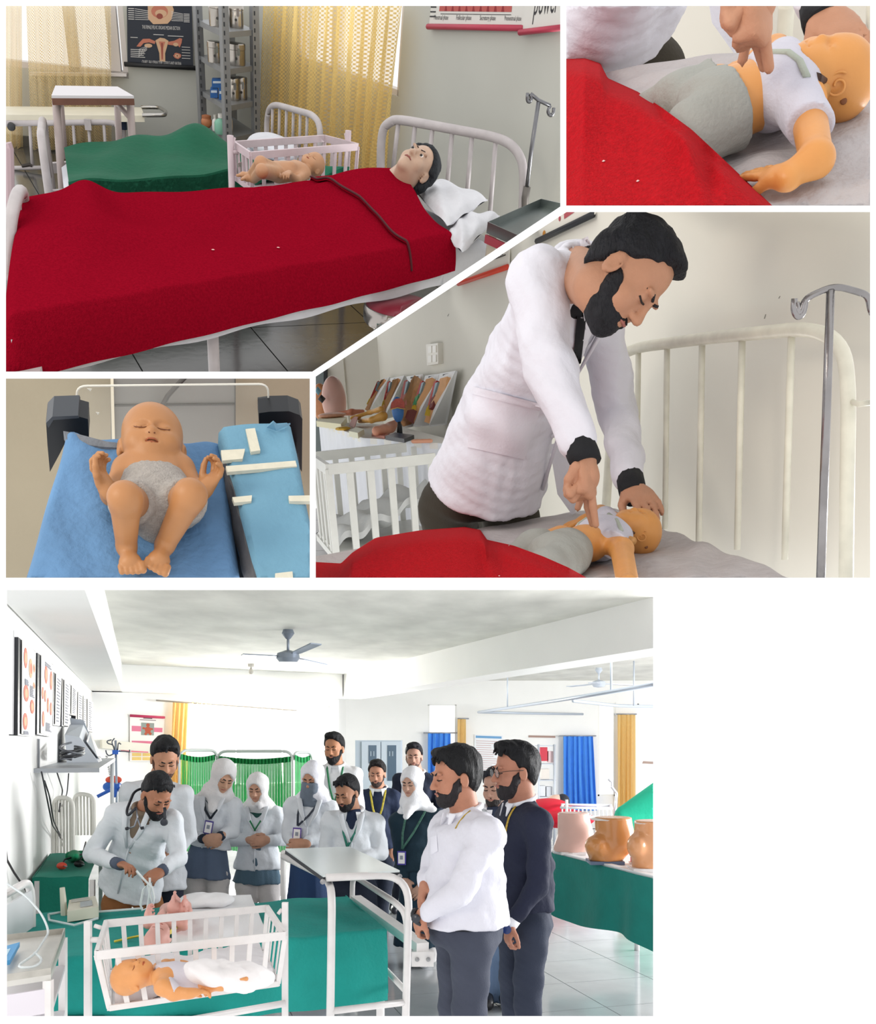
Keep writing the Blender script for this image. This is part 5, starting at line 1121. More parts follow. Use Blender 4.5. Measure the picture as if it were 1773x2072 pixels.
    part('card', MB().slab([TZ(706,862,.01),TZ(714,842,.06),TZ(724,844,.06),TZ(717,865,.01)], (.002,.01,0)), M('#b98074', .6), t, 0)
    t = blob('mask_model', 'flat pinkish organ model on a cream block at the table edge', [('e', Q_(672,840,.05), (.10,.08,.018)), ('e', Q_(660,842,.06), (.03,.03,.02)), ('e', Q_(690,838,.06), (.03,.03,.02))], M('#d9a184', .45, 0, .1, 60, .1, 20), Q_(670,850,0))
    part('block', MB().slab([TZ(640,852,.035),TZ(650,840,.035),TZ(702,844,.035),TZ(690,858,.035)], (0,0,-.035)), M('#e0d9b4', .5), t, 0)
    t = blob('yellow_plate_model', 'flat yellow organ plate beside the cream block', [('e', Q_(694,867,.012), (.05,.04,.012)), ('c', Q_(686,867,.02), Q_(702,865,.02), .008)], M('#d6a93c', .45, 0, .2, 60, .2, 20), Q_(690,860,0))
    t = blob('forearm_model', 'flesh-coloured narrow limb model lying behind the yellow plate', [('c', Q_(684,838,.04), Q_(712,834,.05), .016, .02), ('c', Q_(712,834,.05), Q_(735,832,.05), .02, .012)], M('#d08060', .45), Q_(710,838,0))
    t = blob('limb_plate', 'thin flesh-coloured plate lying at the front of the white table', [('c', Q_(836,893,.011), Q_(872,892,.011), .011, .011), ('c', Q_(840,891,.011), Q_(872,889,.011), .010, .010)], M('#e0a284', .5), Q_(840,890,0))
    t = blob('torso_shell', 'pink glossy torso shell model at the far end of the table', [('e', Q_(676,810,.12), (.09,.08,.17)), ('e', Q_(668,825,.08), (.11,.09,.09))], M('#cfa396', .3, 0, .05, 30, .05, 8), Q_(672,830,0), .012)
    t = blob('open_torso', 'open torso model with coloured organs beside the pink shell', [('e', Q_(650,815,.10), (.07,.06,.14)), ('e', Q_(648,828,.07), (.09,.07,.08))], M('#c98a5e', .45, 0, .1, 30, .15, 14), Q_(650,832,0), .012)
    part('organ', MB().lathe([(.001,-.03),(.03,0),(.001,.03)], Q_(656,806,.14) - V(0,.07,0), (0,0,1), 12), M('#2c2725', .4), t, 180); part('organ', MB().lathe([(.001,-.03),(.026,0),(.001,.03)], Q_(648,790,.2) - V(0,.06,0), (0,0,1), 12), M('#6f9aa8', .4), t, 180)
    # white cot with crumpled sheets
    cz = .60; C = lambda u, v, z=cz: S.z(u, v, z); pw = M('#d6d7d2', .45, 0, .05, 30, .05, 12)
    nl, nr, fl, fr = C(664,950), C(880,927), C(636,930), C(880,894)
    fl = C(628,925); r = thing(S, 'baby_cot', 'white barred baby cot with crumpled sheets beside the man', 'cot', V(nl[0], nl[1], 0))
    def strip(a, b, nm='top_rail', h=.045): part(nm, MB().bar(a, b, .02, h), pw, r, 0)
    fr2 = fl + (nr - nl)*1.0
    strip(nl, nr); strip(fl, fr2); strip(nl, fl)
    bot = .60 - .42*(np.linalg.norm(nr-nl)/.9)**0
    zb = S.y(672,1132,nl[1])[2]
    dn = V(0,0,zb - cz); 
    strip(nl + dn, nr + dn, 'bottom_rail', .03); strip(fl + dn, fr2 + dn, 'bottom_rail', .03); strip(nl + dn, fl + dn, 'bottom_rail', .03)
    for i in range(7):
        a = lerp(nl, nr, i/5.2) if i < 6 else None
        if a is not None: part('bar', MB().bar(a, a + dn, .012, .03, nr - nl), pw, r, 0)
    for i in range(7):
        a = lerp(fl, fr2, (i+.5)/6.); part('bar', MB().bar(a, a + dn, .012, .028, nr - nl), pw, r, 0)
    for i in range(1, 5):
        a = lerp(nl, fl, i/5); part('bar', MB().bar(a, a + dn, .022, .012, nr - nl), pw, r, 0)
    nlb, nrb, flb, frb = [p + dn + V(0,0,.03) for p in (nl, nr, fl, fr2)]; qs = quad(lerp(nlb,frb,.04), lerp(nrb,flb,.04), lerp(frb,nlb,.04), lerp(flb,nrb,.04))
    part('cot_floor', MB().slab([nlb,nrb,frb,flb], (0,0,-.02)), pw, r, 0)
    def sh_(s, t): return qs(s, t) + V(0,0,.05 + .17*s*(1-.3*t) + .03*math.sin(7*s+3*t)*math.sin(9*t) + .02*math.sin(19*s+5*t))
    single(S, 'cot_sheet', MB().grid(sh_, 40, 24, (0,0,-.03)), M('#c8cac9', .9, 0, .2, 40, .04, 9), 'crumpled white sheet heaped inside the white cot', 'sheet', smooth=60)
build_C()
# ---------------------------------------------------------------- set D: infant doll on a blue warmer bed
def build_D():
    S = SD; bz = .92
    T = lambda u, v, z=bz: S.z(u, v, z)
    wallm = M('#a59a84', .85, 0, .1, 40, .05, 3)
    yb = T(300, 850)[1] + .55
    wall(S, 'wall_warmer', (0, yb), (1, 0), -1.5, 1.5, -.2, 2.2, [], wallm)
    # upright grey panel of the warmer behind the bed
    yp = yb - .12; P = lambda u, v, y=yp: S.y(u, v, y)
    q = [P(224,740), P(477,740), P(477,905), P(224,905)]
    pan = thing(S, 'warmer_column', 'grey upright panel with a cream edge strip behind the blue bed', 'panel', P(350, 905))
    part('panel', MB().slab(q, (0,.05,0)), M('#85827c', .5, 0, 0, 60, .04, 5), pan, 0)
    part('edge_strip', MB().slab([P(223,740,yp-.01),P(229,740,yp-.01),P(233,905,yp-.01),P(227,905,yp-.01)], (0,.03,0)), M('#e6dcc4', .5), pan, 0)
    part('edge_strip', MB().slab([P(475,740,yp-.006),P(477,740,yp-.006),P(477,905,yp-.006),P(475,905,yp-.006)], (0,.03,0)), M('#4e4b47', .5), pan, 0)
    part('seam', MB().slab([P(232,820,yp-.004),P(476,817,yp-.004),P(476,820,yp-.004),P(232,823,yp-.004)], (0,.01,0)), M('#56544f', .5), pan, 0)
    single(S, 'cable', MB().tube([P(385,752,yp-.03), P(360,778,yp-.03), P(340,800,yp-.03), P(322,832,yp-.03), P(310,870,yp-.03)], .006, 8), M('#4b4743', .5), 'dark grey cable hanging diagonally across the grey panel behind the doll', 'cable')
    # bed frame
    fr = thing(S, 'warmer_bed', 'infant warmer bed with black corner posts under blue mattress', 'bed', T(320, 1000, .7))
    c = [T(118,876), T(612,858), T(660,1240), T(10,1240)]
    part('tray', MB().slab([p - V(0,0,.075) for p in c], (0,0,-.06)), M('#2c2d30', .5), fr, 0)
    blk = M('#15181d', .35)
    def post(poly, name='corner_post'):
        y = T(*poly[-1][:2])[1]
        part(name, MB().prism([S.y(u, v, yl) for u, v, yl in poly], (0,.05,0)), blk, fr, 20)
    yl = T(150, 890)[1] + .06; yr = T(560, 880)[1] + .06
    post([(93,852,yl),(106,845,yl),(160,843,yl),(178,848,yl),(180,884,yl),(140,880,yl),(120,920,yl),(101,955,yl),(96,900,yl)])
    post([(524,836,yr),(545,833,yr),(585,832,yr),(607,840,yr),(612,848,yr),(611,955,yr),(596,930,yr),(585,862,yr),(524,858,yr)])
    part('corner_cap', MB().prism([S.y(u, v, yl-.01) for u, v in [(93,856),(106,843),(158,841),(160,846),(108,850),(98,866)]], (0,.06,0)), M('#3c4046', .35), fr, 20)
    # clear shield
    yg = max(yl, yr) + .045
    sh = thing(S, 'bed_shield', 'clear plastic end shield with rounded corners behind the bald doll', 'shield', S.y(350, 880, yg))
    g = fillet([S.y(158,915,yg), S.y(155,781,yg), S.y(543,777,yg), S.y(543,900,yg)], .02, 5)
    part('sheet', MB().prism(g, (0,.004,0)), Mglass('shield', '#e8e6dc', .10), sh, 20)
    part('edge', MB().tube(g, .0022, 6), Mglass('shield_edge', '#f2efe4', .75, .2), sh, 180)
    for (a, b) in (((176,786),(186,792)), ((194,834),(201,840))):
        part('scuff', MB().prism([S.y(a[0],a[1],yg-.003), S.y(b[0],a[1]+1,yg-.003), S.y(b[0]-3,b[1],yg-.003)], (0,.001,0)), M('#e9e6da', .6), sh, 0)
    # mattress under a blue cloth
    qm = quad(T(130,873), T(452,888), T(500,1240), T(20,1240)); rnd = random.Random(3)
    def top(s, t):
        p = qm(s, t); e = min(s, 1-s, t*1.2); z = -.030*max(0, 1 - e/.05)**2
        z += .004*math.sin(9*s + 4*t) * math.sin(7*t + 2*s) + .003*math.sin(23*s - 11*t)
        z += .012*math.exp(-((s-.05)/.06)**2 - ((t-.02)/.05)**2)
        return p + V(0,0,z)
    m = thing(S, 'warmer_mattress', 'thin mattress wrapped in a crumpled sky blue cloth under the doll', 'mattress', T(260, 1050))
    part('cloth', MB().grid(top, 46, 46, (0,0,-.05)), M('#5f86ae', .9, 0, .5, 50, .16, 6), m, 60)
    # grey lining peeking at the head end
    pts = [T(128,872,bz+.004), T(150,876,bz+.012), T(175,884,bz+.006), T(215,893,bz+.008), T(240,896,bz+.004), T(238,906,bz+.004), T(205,904,bz+.004), T(170,899,bz+.004), T(135,888,bz+.004)]
    part('lining', MB().prism(pts, (0,0,-.02)), M('#70747a', .9, 0, .4, 80, .2, 30), m, 30)
    # side pad with tape
    pz = bz + .045; qp = quad(S.z(443,866,pz), S.z(590,852,pz), S.z(668,1240,pz), S.z(540,1240,pz))
    pad = thing(S, 'side_pad', 'pale blue wrapped pad held with cream tape strips along the bed edge', 'pad', T(560, 1000))
    part('pad', MB().grid(lambda s, t: qp(s, t) + V(0,0,.003*math.sin(13*t+5*s) - .012*max(0,1-min(s,1-s)/.06)**2), 16, 40, (0,0,-.085)), M('#6c9ab2', .85, 0, .25, 80, .06, 10), pad, 60)
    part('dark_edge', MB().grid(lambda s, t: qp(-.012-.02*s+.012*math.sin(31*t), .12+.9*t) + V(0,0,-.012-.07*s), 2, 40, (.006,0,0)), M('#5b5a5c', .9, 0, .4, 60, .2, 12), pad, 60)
    tp = M('#d6d2bf', .7, 0, .2, 90, .06, 30)
    for qd in ([(497,868),(516,866),(527,911),(508,914)], [(447,911),(496,908),(491,928),(450,932)], [(457,943),(598,932),(601,943),(460,955)],
               [(470,1006),(510,1002),(509,1014),(474,1017)], [(584,1003),(640,1002),(640,1014),(586,1014)], [(557,1160),(592,1156),(594,1180),(560,1180)]):
        part('tape', MB().slab([S.z(u, v, pz+.006) for u, v in qd], (0,0,-.008)), tp, pad, 0)
    part('loose_flap', MB().prism([S.z(540,862,pz+.004), S.z(553,851,pz+.03), S.z(562,859,pz+.012), S.z(588,856,pz+.003), S.z(560,868,pz+.003)], (0,0,-.004)), M('#7eaac2', .85), pad, 0)
    # the doll
    r = thing(S, 'infant_doll', 'bald infant doll in a fleecy grey nappy lying on blue cloth', 'doll', T(310, 1000))
    b = lambda u, v, z: S.z(u, v, bz + z)
    hc = b(308, 891, .055); f = nrm(V(0,-.36,.93)); R = rotm(f, V(.02,1,.4))
    arms = [(b(256,950,.045), b(228,1000,.04), b(217,990,.065), b(204,962,.078), V(.7,-.2,.6), -1), (b(366,948,.045), b(398,998,.04), b(414,990,.06), b(436,962,.075), V(-.8,-.2,.5), -1)]
    legs = [(b(272,1022,.05), b(253,1008,.135), b(256,1106,.032), b(268,1156,.034), V(-.2,.2,1)), (b(368,1020,.05), b(385,1002,.135), b(334,1102,.032), b(314,1152,.036), V(.2,.2,1))]
    hb, body = doll(S, r, (hc, R, .128), (b(308,930,.05), b(310,956,.046), b(315,988,.048), b(320,1025,.045)), arms, legs, '#ae7a4e', .0024, .82, hcurl=.75)
    D = SDF(); Rt = rotm(V(0,0,1), V(0,1,0))
    D.ell(b(312,975,.045), (.056,.041,.050), Rt, .03); D.ell(b(316,1004,.045), (.062,.045,.045), Rt, .03); D.ell(b(320,1040,.035), (.052,.040,.045), Rt, .03)
    D.cap(b(322,1062,.02), b(320,1030,.05), .030, .03, .03)
    for h_, kn in ((legs[0][0], legs[0][1]), (legs[1][0], legs[1][1])): D.cap(h_, lerp(h_, kn, .3), .042, .040, .012)
    D.cut(b(311,945,.05), (0,1,.25)); D.noise(.0006, 300, 1)
    for h_, kn in ((legs[0][0], legs[0][1]), (legs[1][0], legs[1][1])): D.cut(lerp(h_, kn, .45), nrm(kn - h_))
    solid('nappy', D, .003, M('#a59f99', .95, 0, .5, 300, .1, 150), r)
build_D()
# ---------------------------------------------------------------- set E: teaching ward with students round a demonstration
def build_E_room():
    S = SE; P0 = V(-2.497,5.9,0); a = nrm(V(-2.609,8.7,0)); out = V(-a[1], a[0], 0)     # left wall runs along a, out points out of the room
    W = lambda u, v, off=0.: S.w(u, v, (P0 - out*off)[:2], a)
    Cn = P0 + a*9.083; Ce = V(-1.71,17.0,0); bd = nrm(Ce - Cn); bn = V(-bd[1], bd[0], 0)
    Bw = lambda u, v, off=0.: S.w(u, v, (Cn - bn*off)[:2], bd)
    wm = M('#f3f3f1', .9, 0, .03, 20, .015, 2); cm = M('#dadad3', .9, 0, .25, 5, .13, 2.6, stretch=(1,.5,1))
    wall(S, 'wall_left', P0[:2], a, -6, 9.083, 0, 2.75, [], wm, side=1)
    sA, zA = sz(S, 384, 1600, Cn, bd); sB, zB = sz(S, 668, 1428, Cn, bd)
    wall(S, 'wall_rear', Cn[:2], bd, -.2, np.linalg.norm(Ce-Cn), 0, 2.75, [(sA, sB, .9, zB)], wm, side=1)
    window(S, 'window_3', Cn[:2], bd, sA, sB, .9, zB, [sA+(sB-sA)*.33, sA+(sB-sA)*.66], M('#eeeeea', .5), Mglass('pane', '#e8f0f2', .08), .06, side=1)
    # right bay
    yw = 18.4; xs = lambda u: (u-PU)/F*yw
    wall(S, 'wall_bay', (0, yw), (1, 0), -2.2, 9, 0, 2.75, [(xs(1210),xs(1246),.6,2.35),(xs(1290),xs(1345),.6,2.35),(xs(866),xs(924),.8,2.3)], wm)
    for i, (u0, u1, z0) in enumerate(((1210,1246,.6),(1290,1345,.6),(866,924,.8))): window(S, f'window_{4+i}', (0, yw), (1, 0), xs(u0), xs(u1), z0, 2.32, [], M('#eeeeea', .5), Mglass('pane', '#e8f0f2', .08), .06)
    wall(S, 'wall_bay_return', Ce[:2], (0,1), 0, 1.5, 0, 2.75, [], wm, side=1)
    # ceiling and beams
    cz = 2.75; R0, R1 = V(2.6,5.25,0), V(-1.71,17.0,0); rb = nrm(R1 - R0); rn = V(rb[1], -rb[0], 0)
    L0 = P0 - a*5
    struct(S, 'ceiling', MB().slab([V(*(L0)[:2],cz), V(9,1.5,cz), V(9,19,cz), V(*(Cn + a*4)[:2],cz)], (0,0,.1)), cm, 0)
    def beam(name, p, q, wd, nn, z0=2.35): struct(S, name, MB().hexa([V(*p[:2],z0),V(*q[:2],z0),V(*(q+nn*wd)[:2],z0),V(*(p+nn*wd)[:2],z0)],[V(*p[:2],cz),V(*q[:2],cz),V(*(q+nn*wd)[:2],cz),V(*(p+nn*wd)[:2],cz)]), wm, 0)
    beam('ceiling_beam_left', L0 - out*.02, Cn, .42, -out); beam('ceiling_beam_rear', Cn - a*.35, Ce - a*.35, .36, a); beam('ceiling_beam_right', R0 - rb*2, R1, .40, rn)
    # floor
    tilefloor(S, 'floor', (-2.6,3.0), a*-1 if False else V(.958,.287,0), 16, 26, .62, M('#a9adb0', .12, 0, .03, 20, .10, 3, .6), M('#6d6f72', .6), skip=lambda p: p[1] > 18.5 or p[1] < 3.2 or abs((p[0])/max(p[1],.1)) > .62)
    # framed charts along the wall
    ch = [((42,1289),(72,1318),(70,1490),(41,1488)),((81,1321),(108,1345),(105,1491),(80,1486)),((112,1360),(124,1373),(121,1469),(110,1467)),((129,1373),(142,1386),(138,1471),(128,1469)),((144,1384),(156,1397),(154,1449),(143,1445)),((157,1398),(167,1405),(166,1477),(156,1476)),((168,1406),(174,1412),(174,1480),(168,1478)),((176,1413),(188,1419),(187,1482),(176,1480))]
    names = ['white chart of kidney sections in a black frame, largest on the charts wall','white chart of red organ outlines in a black frame beside the largest chart','narrow framed chart next to the organ outline chart','framed chart above the wall shelf with the monitor','short framed chart hung higher than its neighbours','framed chart between the short chart and the narrowest','narrowest framed chart near the room corner','framed text chart at the room corner']
    bf = M('#23252b', .4); wp = M('#f2f0ec', .6)
    for i, (px, lab) in enumerate(zip(ch, names)):
        q = [W(u, v, .05) for u, v in px]; t = thing(S, 'framed_chart', lab, 'poster', q[3], 'framed charts along the wall')
        part('frame', MB().slab([W(u-(5 if i < 2 else 3)*(1 if k in (0,3) else 0), v, .045) for k, (u, v) in enumerate(px)], out*.045), bf, t, 0)
        Q = quad(*q); part('sheet', MB().slab([Q(.06,.015)-out*.004, Q(.97,.015)-out*.004, Q(.97,.985)-out*.004, Q(.06,.985)-out*.004], out*.004), wp, t, 0)
        s = Sheet(Q, -out, np.linalg.norm(q[1]-q[0]), np.linalg.norm(q[3]-q[0])); s.k = 120
        if i == 0:
            for (x, y, rx, ry, m) in ((.25,.18,.11,.11,1),(.6,.25,.13,.11,2),(.85,.22,.07,.05,2),(.85,.42,.08,.04,2),(.3,.55,.17,.09,1),(.72,.67,.15,.08,1),(.25,.85,.15,.09,1)): s.disc(x, y, rx, ry, m); s.disc(x+.01, y, rx*.55, ry*.55, 2 if m == 1 else 1)
            s.lines(.2,.5,.40,.45,5,.008,0,3); s.lines(.55,.9,.44,.55,7,.008,0,4); s.lines(.15,.5,.95,.975,3,.008,0,5)
        elif i == 1:
            for (x, y, rx, ry) in ((.38,.22,.11,.12),(.78,.25,.10,.13),(.15,.48,.07,.08),(.33,.50,.07,.08),(.55,.60,.08,.10),(.80,.63,.08,.09),(.2,.80,.08,.10)): s.disc(x, y, rx, ry, 1); s.disc(x, y, rx*.5, ry*.6, 2)
            s.lines(.3,.9,.06,.09,2,.012,0,3); s.lines(.4,.9,.83,.93,7,.008,0,4)
        else: s.lines(.2,.85,.08,.9,14,.012,0,i)
        part('print', s.mb, [M('#8d8f98', .8), M('#d9806f', .8), M('#e2b08e', .8)], t, 0, kind='stuff')
    q = [W(*p, .02) for p in ((176,1486),(187,1488),(186,1552),(175,1550))]; t = thing(S, 'small_chart', 'small pink and white chart low at the room corner', 'poster', q[3]); part('sheet', MB().slab(q, out*.02), wp, t, 0); s = Sheet(quad(*q), -out, 1, 1)
    for k in range(6): s.rect(.1,.05+.15*k,.9,.13+.15*k,k % 2)
    part('print', s.mb, [M('#d98aa0', .8), M('#c9b3b0', .8)], t, 0)
    q = [W(*p, .02) for p in ((-20,1240),(27,1276),(25,1486),(-20,1484))]; t = thing(S, 'hanging_chart', 'plain white chart sheet before the framed charts', 'poster', q[3]); part('sheet', MB().slab(q, out*.02), M('#efeeec', .7), t, 0); part('grey_border', MB().bar(q[1], q[2], .01, .02), M('#c9c9cc', .7), t, 0)
    # wall shelf with monitor and cables
    sh = [W(66,1560), W(196,1560), W(196,1560,.30), W(66,1566,.32)]; zsh = 1.34
    d_of = lambda u: W(u, 1500)[1]
    A_, B_ = W(68,1500), W(192,1500); A_ = A_ + a*0; zs = 1.62 - 55/2000*A_[1]
    A_ = V(A_[0], A_[1], zs); B_ = W(150,1500); B_ = V(B_[0], B_[1], zs); t = thing(S, 'bracket_shelf', 'grey metal wall shelf carrying a monitor below the charts', 'shelf', A_)
    part('plate', MB().slab([A_, B_, B_ - out*.42, A_ - out*.42], (0,0,-.03)), M('#a9adb3', .4, .3), t, 0)
    for q in (lerp(A_, B_, .05), lerp(A_, B_, .5)): part('bracket', MB().bar(q - out*.012, q - out*.012 + V(0,0,.20), .02, .01), M('#8b8f95', .4), t, 0)
    part('upright', MB().tube([lerp(A_,B_,.9) - out*.40, lerp(A_,B_,.9) - out*.40 - V(0,0,.55)], .02, 8), M('#b9bcc0', .4), t, 180)
    c = lerp(A_, B_, .55) - out*.2; t = thing(S, 'monitor', 'pale grey monitor tilted back on the metal wall shelf', 'monitor', c); Rm = A3([a, -out, V(0,0,1)]).T
    Pm = lambda x, y, z: c + Rm @ V(x, y, z)
    part('case', MB().hexa([Pm(-.38,-.12,0),Pm(.38,-.12,0),Pm(.38,.14,0),Pm(-.38,.14,0)],[Pm(-.34,-.14,.24),Pm(.30,-.14,.34),Pm(.30,-.02,.34),Pm(-.34,-.02,.22)]), M('#c3c9d2', .4), t, 0)
    part('stand', MB().hexa([Pm(.40,-.1,0),Pm(.52,-.1,0),Pm(.52,.12,0),Pm(.40,.12,0)],[Pm(.30,-.14,.40),Pm(.36,-.14,.40),Pm(.36,-.02,.38),Pm(.30,-.02,.38)]), M('#aeb5bf', .4), t, 0); part('screen', MB().slab([Pm(-.3,.135,.03),Pm(.3,.135,.03),Pm(.26,.03,.28),Pm(-.28,.03,.18)], Rm @ V(0,.006,0)), M('#8f98a5', .3), t, 0)
    c = lerp(A_, B_, .18) - out*.2 + V(0,0,.03); rnd = random.Random(5); t = thing(S, 'cable_coil', 'coil of dark cables on the wall shelf hanging down to the bed', 'cable', c)
    for k in range(5): part('loop', MB().tube([c + Rm @ V((.20+.02*k)*math.cos(x)-.02*k, .08*math.sin(x), .03+.05*math.sin(x*.5+k)+.02*k) for x in np.linspace(0, 6.0, 18)], .009, 6), M('#2c2e33' if k % 2 else '#5a5e65', .5), t, 180)
    Y = lambda u, v, d=0.: W(u, v, .07)
    for pts in ([(84,1562),(88,1580),(93,1605),(100,1640),(106,1670),(120,1690),(130,1720)], [(115,1562),(124,1590),(127,1600),(121,1630),(119,1645),(126,1630),(136,1605),(139,1565)], [(90,1580),(100,1610),(108,1660),(126,1700)]): part('hanging_wire', MB().tube(fillet([Y(u, v) for u, v in pts], .08), .0055, 6), M('#2c2e33', .5), t, 180)
    single(S, 'mains_cable', MB().tube([S.y(u, v, d) for u, v, d in ((8,1690,5.3),(14,1740,5.3),(28,1765,5.35),(52,1800,5.5),(70,1830,5.7),(68,1850,5.75))], .006, 6), M('#2d2a2c', .6), 'thin black mains cable running down to the bed head', 'cable')
    # rear wall: chart with baby photo, box, curtain, rods
    q = [Bw(263,1448,.03), Bw(333,1452,.03), Bw(330,1540,.03), Bw(263,1540,.03)]; t = thing(S, 'baby_chart', 'wall chart with a photo of a newborn and pink bands', 'poster', q[3]); Q = quad(*q); part('sheet', MB().slab(q, bn*.01), M('#f0eae6', .7), t, 0); part('rod', MB().tube([q[0]-bn*.01, q[1]-bn*.01], .02, 8), M('#b8325a', .5), t, 180)
    s = Sheet(Q, -bn, np.linalg.norm(q[1]-q[0]), np.linalg.norm(q[3]-q[0])); s.rect(.05,.22,.32,.34,1); s.rect(.68,.24,.95,.34,1); s.rect(.32,.14,.70,.42,2); s.disc(.52,.30,.09,.08,3); s.disc(.52,.19,.055,.04,3); s.line([(.44,.27),(.36,.26)], .03, 3); s.line([(.58,.27),(.67,.28)], .03, 3); s.line([(.48,.36),(.44,.41)], .04, 3); s.line([(.56,.36),(.62,.40)], .04, 3); s.rect(.28,.07,.75,.085,0); s.rect(.38,.03,.64,.05,0); s.rect(.05,.55,.95,.62,1)
    for k in range(3):
        for j in range(4): s.rect(.06+.31*k,.64+.09*j,.34+.31*k,.71+.09*j,4)
    part('print', s.mb, [M('#6d6468', .8), M('#d97a95', .8), M('#8f9a94', .8), M('#b0563f', .8), M('#e6c879', .8)], t, 0)
    q = [Bw(207,1497,.15), Bw(306,1505,.15), Bw(306,1522,.15), Bw(207,1514,.15)]; t = thing(S, 'long_casing', 'long beige wall casing below the newborn chart', 'casing', q[3]); part('casing', MB().slab(q, bn*.11), M('#dcd8ca', .5), t, 0); part('red_strip', MB().slab([Bw(245,1518,.158),Bw(300,1521,.158),Bw(300,1523,.158),Bw(245,1520,.158)], bn*.01), M('#d9566f', .5), t, 0)
    yl = Mlace('drape_yellow', '#efcf8c', .93, 60, 5, .5)
    curtain(S, [Bw(350,1418,.15), Bw(384,1420,.15)], [Bw(340,1600,.15), Bw(378,1600,.15)], 4, .05, -bn, yl, 'yellow curtain gathered at the rear window edge')
    curtain(S, [Bw(388,1419,.2), Bw(432,1421,.2)], [Bw(388,1500,.2), Bw(430,1500,.2)], 5, .04, -bn, Mlace('drape_pale', '#f6e6bc', .45, 90, 60, .6), 'pale short net curtain beside the yellow curtain')
    single(S, 'curtain_rod', MB().tube([Bw(316,1417,.2), Bw(600,1438,.2)], .012, 8), M('#9a938a', .3, .6), 'thin steel curtain rod over the rear window', 'rod')
    # drip stand with blue clamp, bag
    d = 11.6; P = lambda u, v, k=0.: S.y(u, v, d + k); st = M('#9aa3b5', .3, .7); bl = M('#2b62c4', .4)
    t = thing(S, 'drip_stand', 'drip stand with blue clamp and many hooks behind the doctor', 'stand', V(P(236,1620)[0], d, 0)); part('pole', MB().tube([P(234,1498), P(236,1600), V(P(236,1600)[0], d, .05)], .014, 8), st, t, 180); part('clamp', MB().box(P(235,1522), (.07,.06,.05)), bl, t, 0)
    for pts in ([(234,1520),(228,1506),(218,1505),(216,1499),(226,1497)], [(232,1518),(226,1500),(232,1494)], [(238,1518),(240,1502),(245,1506)], [(236,1520),(252,1520),(264,1522),(262,1517)], [(232,1524),(221,1530),(216,1526),(214,1518)]): part('hook', MB().tube(fillet([P(*p) for p in pts], .03), .008, 6), M('#5c6068', .35, .6), t, 180)
    part('base_sleeve', MB().tube([P(236,1586), P(236,1600)], .04, 10), bl, t, 180)
    for dx in (-.2, .0, .2): part('foot', MB().tube([P(236,1592), P(236,1606) + V(dx,-.08,-.03)], .02, 8), bl, t, 180)
    single(S, 'spiral_cord', MB().tube([P(216+8*k/24+(2 if k % 2 else -2), 1530+45*k/24, .2) for k in range(25)], .007, 6), M('#55585e', .5), 'thin coiled cord hanging beside the drip stand', 'cord')
    D = SDF(); D.ell(P(230,1578,.3), (.10,.06,.05)); D2 = SDF(); D2.ell(P(228,1592,.3), (.12,.07,.07)); t = thing(S, 'resuscitation_bag', 'red and blue bag lying behind the drip stand', 'bag', P(228,1606,.3)); solid('red_top', D, .012, M('#d04a30', .6), t); solid('blue_body', D2, .012, M('#2560b8', .6), t)
    # slatted white bed heads by the wall
    for k, (u0, v0, u1, v1, d) in enumerate(((109,1612,148,1735,7.95),(150,1605,190,1690,9.0))):
        P = lambda u, v: S.y(u, v, d); t = thing(S, 'white_headboard', 'white slatted bed end standing against the wall ' + ('nearest the green table' if k == 0 else 'behind the first slatted bed end'), 'bed end', P(u0, v1)); pm = M('#e9e7df', .5)
        part('hoop', MB().tube(fillet([P(u0,v1), P(u0,v0), P(u1,v0+4), P(u1,v1)], .08), .018, 8), pm, t, 180)
        for i in range(1, 6): x = u0+(u1-u0)*i/6; part('bar', MB().tube([P(x,v0+2), P(x+1,v1)], .010, 6), pm, t, 180)
    # folding screen
    d = 10.8; P = lambda u, v, k=0.: S.y(u, v, d + k); gm = Mlace('screen_green', '#2fae5c', .80, 160, 3, .45); fm = M('#c9cfcc', .35, .2)
    t = thing(S, 'folding_screen', 'three-panel folding screen with pleated green cloth before the window', 'screen', V(P(480,1650)[0], d, 0))
    for (u0, u1, v0, g0, k0, k1) in ((363,440,1518,1531,-.3,.2),(440,593,1520,1535,.2,-.1),(593,632,1522,1532,-.1,.3)):
        a0, a1 = P(u0,v0,k0), P(u1,v0,k1)
        part('panel_frame', MB().tube(fillet([V(a0[0],a0[1],0), a0, a1, V(a1[0],a1[1],0)], .12), .016, 8), fm, t, 180)
        nw = max(3, int((u1-u0)/7)); b0, b1 = P(u0+4,g0,k0), P(u1-4,g0+1,k1)
        part('cloth', MB().grid(lambda s, v_: lerp(b0, b1, s) + V(0,-1,0)*(.022*math.sin(s*nw*6.283))*(1-.2*v_) + V(0,0,-1.0*v_ - .03*math.sin(s*3.14)), nw*8, 6), gm, t, 180)
        part('hem_band', MB().grid(lambda s, v_: lerp(b0, b1, s) + V(0,-1,0)*(.012+.022*math.sin(s*nw*6.283)) + V(0,0,.03-.06*v_ - .03*math.sin(s*3.14)), nw*8, 1), M('#1f8f4c', .8), t, 180)
